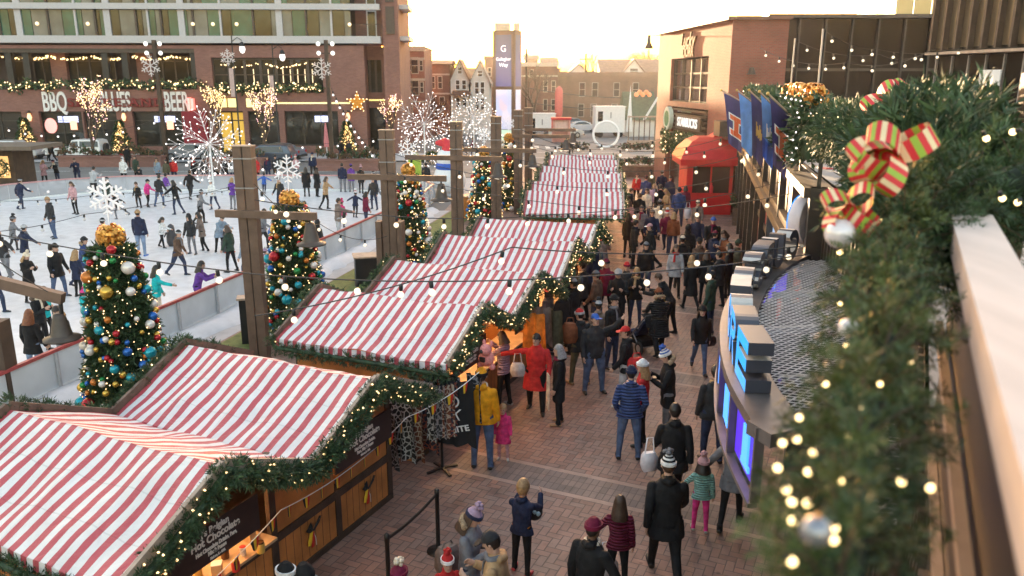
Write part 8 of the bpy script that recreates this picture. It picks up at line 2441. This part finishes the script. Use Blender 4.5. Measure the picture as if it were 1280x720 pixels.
for sx_ in(-1,1):
 m.tube([(sx_*0.27,0.42,0.16),(sx_*0.27,0.1,0.42),(sx_*0.27,-0.25,0.8),(sx_*0.25,-0.5,1.05)],0.018,8)
 m.tube([(sx_*0.28,-0.32,0.17),(sx_*0.27,0.05,0.46)],0.016,8)
m.tube([(-0.27,-0.32,0.18),(0.27,-0.32,0.18)],0.014,6);m.tube([(-0.26,0.42,0.17),(0.26,0.42,0.17)],0.014,6)
m.build('frame',CHROME,ps_)
m=MB();m.tube([(-0.25,-0.5,1.05),(-0.12,-0.55,1.08),(0.12,-0.55,1.08),(0.25,-0.5,1.05)],0.024,8);m.build('handle',BLACK,ps_)
m=MB();m.bar((0,0.35,0.45),(0,0.0,0.42),0.44,0.06);m.bar((0,0.0,0.42),(0,-0.36,0.86),0.44,0.07);m.bar((0,0.38,0.43),(0,0.5,0.22),0.36,0.05);m.build('seat',NAVYF,ps_)
m=MB()
rings=[]
for i in range(7):
 a=R(10+20*i)
 rings.append([Vector((x,-0.22-0.36*math.cos(a)*0.9,0.70+0.34*math.sin(a)))for x in(-0.24,-0.1,0.1,0.24)])
m.rings(rings[:5],0,False,True,closed=False);m.build('hood',cloth('black'),ps_)
m=MB();m.box((0,-0.05,0.26),(0.42,0.5,0.16));m.build('basket',cloth('black'),ps_)
q=pc+Vector((0,0,0.30))+Vector((-math.sin(PRZ)*-0.02,0.0,0))
person(q,0.86,-22,'sit','kid','lgrey','short','navy',PALE_SHOE,('beanie','lgrey','lgrey'),'baby in pale fleece sitting in the pushchair')
# ---------------------------------------------------------------- bags and things carried
def bag(name,label,p,w,h,d,m_,rz,strap=0.25,cat='bag'):
 root=thing(name,label,cat,p,rz)
 m=MB();m.rings([[Vector((x,y,z))for x,y in((-w/2*k,-d/2*k),(w/2*k,-d/2*k),(w/2*k,d/2*k),(-w/2*k,d/2*k))]for z,k in((0,0.8),(h*0.3,1.06),(h*0.8,0.98),(h,0.72))],0,True,True);m.build('body',m_,root)
 m=MB();m.tube([(-w*0.3,0,h),(-w*0.2,0,h+strap),(w*0.2,0,h+strap),(w*0.3,0,h)],0.012,6);m.build('handle',m_,root)
bag('carrier_bag','crumpled white carrier bag hanging beside the man in black hooded jacket',D(811,588,G(838,634).y+0.05),0.25,0.32,0.12,mat('white_plastic_bag',(0.72,0.68,0.72),0.35,var=0.12,scale=9,bump=0.7,bscale=9),0.2)
bag('handbag','black handbag at the hip of the woman in ripped jeans',D(886,432,G(873,465).y+0.1),0.30,0.24,0.14,BLACK,0.4,0.4)
bag('shoulder_bag','pale patterned shoulder bag of the woman in bright red coat',D(647,470,G(670,514).y-0.25),0.28,0.28,0.12,mat('pale_bag',(0.6,0.52,0.48),0.7,var=0.3,scale=12),0.1,0.2)
bag('carrier_bag','white carrier bag held behind the girl in maroon jacket',D(757,722,9.5),0.3,0.3,0.14,mat('white_plastic_bag',(0.7,0.7,0.7),0.4),0.3)
bag('carrier_bag','white carrier bag held by the person in maroon coat at the booth',G(858,283)+Vector((0,-0.1,0.4)),0.35,0.5,0.14,mat('white_plastic_bag',(0.7,0.7,0.7),0.4),0.3)
bag('red_bag','red bag under the arm of the man in bright red cap',D(795,462,G(781,508).y-0.3),0.34,0.26,0.12,cloth('red'),0.3,0.1)
bag('backpack','brown backpack of the person in red and grey beanie',D(712,428,G(724,480).y-0.25),0.3,0.45,0.2,cloth('rust'),0.2,0.12,'backpack')
bag('backpack','taupe backpack of the woman in grey parka',D(560,716,G(552,760).y),0.28,0.4,0.18,cloth('taupe'),0.8,0.05,'backpack')
m=MB();m.box((0,0,0),(0.02,0.05,0.7));m.box((0.02,0,-0.05),(0.02,0.16,0.75));tag(m.build('scarf',cloth('cream'),None,D(684,487,G(698,530).y-0.1),R(10)),'long cream scarf hanging from the grey haired woman','scarf')
m=MB();m.lathe([(0.028,0),(0.038,0.1),(0.04,0.1),(0.036,0.115)],n=10);tag(m.build('paper_cup',BLACK,None,D(601,681,G(595,740).y)),'dark paper cup with white lid held by the woman in grey parka','cup')
cmr=thing('camera','small black camera held by the man in blue striped bobble hat','camera',D(818,474,G(832,549).y-0.1))
m=MB();m.box((0,0,0),(0.06,0.13,0.09));m.build('body',BLACK,cmr);m=MB();m.tube([(-0.03,0,0),(-0.09,0,0)],0.035,10);m.build('lens',BLACK,cmr)
m=MB();m.ball((0,0,0),0.12,12,9);m.ball((0.05,-0.1,0.03),0.035,6,5,1);m.ball((0.0,-0.11,0.06),0.03,6,5,1);tag(m.build('ball',[BLACK,mat('ball_pattern',(0.4,0.55,0.65),0.4)],None,D(668,640,G(652,716).y+0.22)),'dark patterned ball held by the fair haired boy','ball')
pl=thing('plush_toy','pink plush animal hanging at the second stall counter','plush toy',D(608,448,13.4),R(-30))
PINKP=mat('pink_plush',(0.72,0.26,0.24),0.9,var=0.2,scale=30,bump=0.5)
m=MB();m.ball((0,0,0),0.14,10,8,s=(1.1,0.9,1));m.ball((0.05,-0.1,0.2),0.11,10,8);m.ball((-0.12,0,-0.14),0.06,8,6);m.ball((0.12,0,-0.14),0.06,8,6);m.build('body',PINKP,pl)
m=MB();m.ball((0.12,-0.02,0.3),0.05,8,6,s=(0.7,0.6,1.2));m.ball((-0.03,-0.02,0.3),0.05,8,6,s=(0.7,0.6,1.2));m.build('ears',PINKP,pl)
m=MB();m.ball((0.02,-0.2,0.19),0.035,8,6);m.box((0,-0.14,0.02),(0.1,0.04,0.08));m.build('nose',BLACK,pl)
for i,(x,y,fc)in enumerate(((216,308,20),(284,316,250))):
 root=thing('skating_aid',['grey penguin shaped skating aid beside the child in white','dark penguin shaped skating aid beside the woman in blue grey'][i],'skating aid',G(x,y),R(fc),'penguin skating aids')
 m=MB();m.lathe([(0.16,0.03),(0.22,0.2),(0.21,0.45),(0.15,0.65),(0.14,0.75),(0.12,0.88),(0.03,0.95)],n=14);m.build('body',mat('penguin_grey',(0.05,0.05,0.06),0.4),root)
 m=MB();m.lathe([(0.10,0.1),(0.15,0.25),(0.13,0.45),(0.05,0.6)],(0,0.09,0),n=12);m.build('belly',WHITE_PAINT,root)
 m=MB();m.tube([(0,0.1,0.82),(0,0.2,0.8)],[0.04,0.01],8);m.build('beak',ORANGE,root)
 for sg in(-1,1):
  m=MB();m.box((sg*0.1,0.14,0.03),(0.12,0.28,0.05));m.build('foot',ORANGE,root)
  m=MB();m.tube([(sg*0.18,0,0.6),(sg*0.3,0.02,0.4)],[0.04,0.02],8,flat=0.5);m.build('flipper',mat('penguin_grey',(0.05,0.05,0.06),0.4),root)
# ---------------------------------------------------------------- belt posts of the queue line
bp_=[G(548,689),G(487,752)]
for i,p in enumerate(bp_):
 root=thing('queue_post',['black queue post with a round base on the open paving','black queue post at the bottom edge below the orange panels'][i],'queue post',p,0,'black queue posts')
 m=MB();m.lathe([(0.17,0),(0.17,0.015),(0.05,0.035),(0.032,0.05)],n=20);m.build('base',BLACK,root)
 m=MB();m.lathe([(0.031,0.04),(0.031,0.9),(0.036,0.9),(0.036,1.0),(0.02,1.015)],n=14);m.build('post',BLACK,root)
a,b_=bp_[0]+Vector((0,0,0.94)),bp_[1]+Vector((0,0,0.94))
m=MB();pts=swag(a,b_,0.05,10)
for p,q in zip(pts[:-1],pts[1:]):m.bar(p-a,q-a,0.012,0.05)
tag(m.build('queue_belt',BLACK,None,a),'black webbing belt stretched between the two queue posts','belt')
# ---------------------------------------------------------------- knitwear racks
PATT=[]
for i,(c1,c2)in enumerate((((0.02,0.02,0.022),(0.5,0.5,0.5)),((0.03,0.03,0.035),(0.3,0.28,0.3)),((0.16,0.05,0.03),(0.5,0.42,0.34)),((0.03,0.03,0.05),(0.35,0.1,0.06)))):
 m_,nt,b=new_mat(f'patterned_knit_{i}')
 tc=nt.nodes.new('ShaderNodeTexCoord');ck=nt.nodes.new('ShaderNodeTexVoronoi');ck.inputs['Scale'].default_value=11;ck.feature='DISTANCE_TO_EDGE'
 nt.links.new(tc.outputs['Object'],ck.inputs['Vector']);rp_=nt.nodes.new('ShaderNodeValToRGB');rp_.color_ramp.elements[0].position=0.06;rp_.color_ramp.elements[1].position=0.12
 rp_.color_ramp.elements[0].color=(*c2,1);rp_.color_ramp.elements[1].color=(*c1,1);nt.links.new(ck.outputs[0],rp_.inputs[0]);nt.links.new(rp_.outputs[0],b.inputs['Base Color']);b.inputs['Roughness'].default_value=0.85
 PATT.append(m_)
rk=thing('scarf_stand','round stand hung with patterned scarves beside the second stall','stand',G(553,588),R(10))
m=MB();m.tube([(0,0,0.02),(0,0,1.75)],0.025,8);m.build('pole',BLACK,rk)
for k in range(4):
 a=PI/2*k+0.4;m=MB();m.bar((0,0,0.06),(0.3*math.cos(a),0.3*math.sin(a),0.025),0.05,0.03);m.build('foot',BLACK,rk)
rnd=random.Random(8)
def hung_cloth(name,w,L_,m_,parent,loc,rz,fold=0.04):
 m=MB();n1,n2=8,8;V=[]
 for j in range(n2+1):
  for i in range(n1+1):
   x=w*(i/n1-0.5)*(1+0.15*j/n2);V.append((x,fold*math.sin(i*2.1+j*0.2),-L_*j/n2+(0.03*math.sin(i*1.3)if j==n2 else 0)))
 W1=n1+1
 m.add(V,[(j*W1+i,j*W1+i+1,(j+1)*W1+i+1,(j+1)*W1+i)for j in range(n2)for i in range(n1)],0,True)
 m.add([(x,y+0.012,z)for x,y,z in V],[((j+1)*W1+i,(j+1)*W1+i+1,j*W1+i+1,j*W1+i)for j in range(n2)for i in range(n1)],0,True)
 return m.build(name,m_,parent,loc,rz)
for k in range(12):
 a=2*PI*k/12
 o=hung_cloth('scarf',0.2,rnd.uniform(0.8,1.15),PATT[k%4],None,rk.location+Vector((0.3*math.cos(a),0.3*math.sin(a),1.72)),a+PI/2)
 tag(o,f'{("black and white","charcoal","rust and cream","navy and red")[k % 4]} patterned scarf on the round stand beside the second stall','scarf',f'{("black and white","charcoal","rust and cream","navy and red")[k % 4]} scarves on the stand')
o=hung_cloth('blanket',0.62,1.2,mat('black_fleece',(0.016,0.016,0.02),0.9,var=0.2),None,D(570,476,12.75),R(-12),0.05)
tag(o,'black fleece blanket with white team lettering hanging beside the man in yellow','blanket')
WHITE_THREAD=mat('white_print',(0.75,0.75,0.76),0.7,var=0)
for ch,x,z in(('S',-0.06,-0.15),('O',-0.03,-0.37),('X',0.0,-0.59)):
 text(ch,0.3,WHITE_THREAD,o,(x,-0.075,z),(PI/2,0.15,0),depth=0.003,sx=0.9)
text('WHITE',0.15,WHITE_THREAD,o,(-0.02,-0.075,-0.88),(PI/2,-0.25,0),depth=0.003,bold=0.004,sx=1.15)
for i,(px,py,Y,k,w,L_)in enumerate(((478,524,12.3,1,0.5,0.9),(500,500,12.5,0,0.5,1.1),(515,506,12.6,2,0.45,1.0),(536,500,12.8,3,0.42,0.95),(592,470,13.0,1,0.4,0.8))):
 o=hung_cloth('hanging_jumper',w,L_,PATT[k],None,D(px,py,Y),R(-15-8*i),0.06)
 tag(o,['charcoal patterned jumper hanging nearest the hot chocolate stall','black and white jumper hanging at the gap between the first two stalls','rust and cream jumper hanging left of the round scarf stand','navy and red jumper hanging behind the round scarf stand','charcoal jumper hanging behind the yellow hat'][i],'jumper','jumpers hung outside the second stall')
for i,(px,py,Y,c)in enumerate(((676,384,16.4,'taupe'),(690,388,16.6,'olive'),(668,392,16.0,'orange'))):
 o=hung_cloth('hanging_coat',0.5,0.85,cloth(c),None,D(px,py,Y),R(-20),0.07)
 tag(o,['taupe coat hung at the corner of the second stall','olive coat hung at the corner of the second stall','orange jumper hung at the corner of the second stall'][i],'coat','coats hung at the second stall')
for i,(x,y,s_)in enumerate(((463,352,(1.0,0.7,0.9)),(590,272,(1.0,0.9,1.1)),(312,428,(0.35,0.3,1.2)))):
 p=G(x,y);root=thing('utility_box',['dark utility box with a pale lid on the lawn by the second stall','pale timber service box on the lawn by the fourth decorated tree','slim black service box on the lawn by the near timber post'][i],'box',p,R(15),'service boxes on the lawn')
 m=MB();m.box((0,0,s_[2]/2),s_);m.build('cabinet',[BLACK,WOOD_ORANGE,BLACK][i],root);m=MB();m.box((0,0,s_[2]+0.03),(s_[0]+0.1,s_[1]+0.1,0.05));m.build('lid',WOOD_PALE,root)
# ---------------------------------------------------------------- camera, sky and light
cam=bpy.data.cameras.new('camera');co=bpy.data.objects.new('camera',cam);COL.objects.link(co)
cam.sensor_width=36;cam.lens=28.0;cam.clip_start=0.05;cam.clip_end=4000
co.location=(0,0,EYE);co.rotation_euler=(PI/2-PITCH,0,0)
cam.dof.use_dof=True;cam.dof.focus_distance=14.0;cam.dof.aperture_fstop=2.2
scene.camera=co
SUN_EL,SUN_AZ=3.2,-8.8
w=bpy.data.worlds.new('World');scene.world=w;w.use_nodes=True
nt=w.node_tree;bg=nt.nodes['Background']
sky=nt.nodes.new('ShaderNodeTexSky');sky.sky_type='NISHITA';sky.sun_disc=False
sky.sun_elevation=R(SUN_EL);sky.sun_rotation=R(SUN_AZ);sky.air_density=1.0;sky.dust_density=3.0;sky.ozone_density=1.0
tint=nt.nodes.new('ShaderNodeMixRGB');tint.blend_type='MULTIPLY';tint.inputs[0].default_value=1;tint.inputs[2].default_value=(1.14,0.98,0.87,1)
nt.links.new(sky.outputs[0],tint.inputs[1]);nt.links.new(tint.outputs[0],bg.inputs['Color']);bg.inputs['Strength'].default_value=0.15
sl=bpy.data.lights.new('sun','SUN');so=bpy.data.objects.new('sun',sl);COL.objects.link(so)
sl.energy=3.0;sl.angle=R(0.6);sl.color=(1.0,0.68,0.38)
d=Vector((math.sin(R(SUN_AZ))*math.cos(R(SUN_EL)),math.cos(R(SUN_AZ))*math.cos(R(SUN_EL)),math.sin(R(SUN_EL))))
so.rotation_euler=d.to_track_quat('Z','Y').to_euler();so.location=d*100
m=MB();m.box2((-90,-40,-1.2),(90,230,30.5))
hz,nt,b=new_mat('thin_evening_haze')
nt.nodes.remove(b)
pv=nt.nodes.new('ShaderNodeVolumePrincipled');pv.inputs['Density'].default_value=0.00022;pv.inputs['Color'].default_value=(0.95,0.93,0.92,1);pv.inputs['Anisotropy'].default_value=0.6
nt.links.new(pv.outputs[0],nt.nodes['Material Output'].inputs['Volume'])
tag(m.build('haze',hz),kind='stuff')
scene.view_settings.view_transform='Standard';scene.view_settings.look='None';scene.view_settings.gamma=1;scene.view_settings.use_curve_mapping=False
scene.view_settings.exposure=EXPOSURE
scene.render.engine='CYCLES'
scene.cycles.use_denoising=True
scene.cycles.max_bounces=6;scene.cycles.diffuse_bounces=3;scene.cycles.glossy_bounces=3;scene.cycles.transparent_max_bounces=6
scene.cycles.caustics_reflective=False;scene.cycles.caustics_refractive=False;scene.cycles.sample_clamp_indirect=4
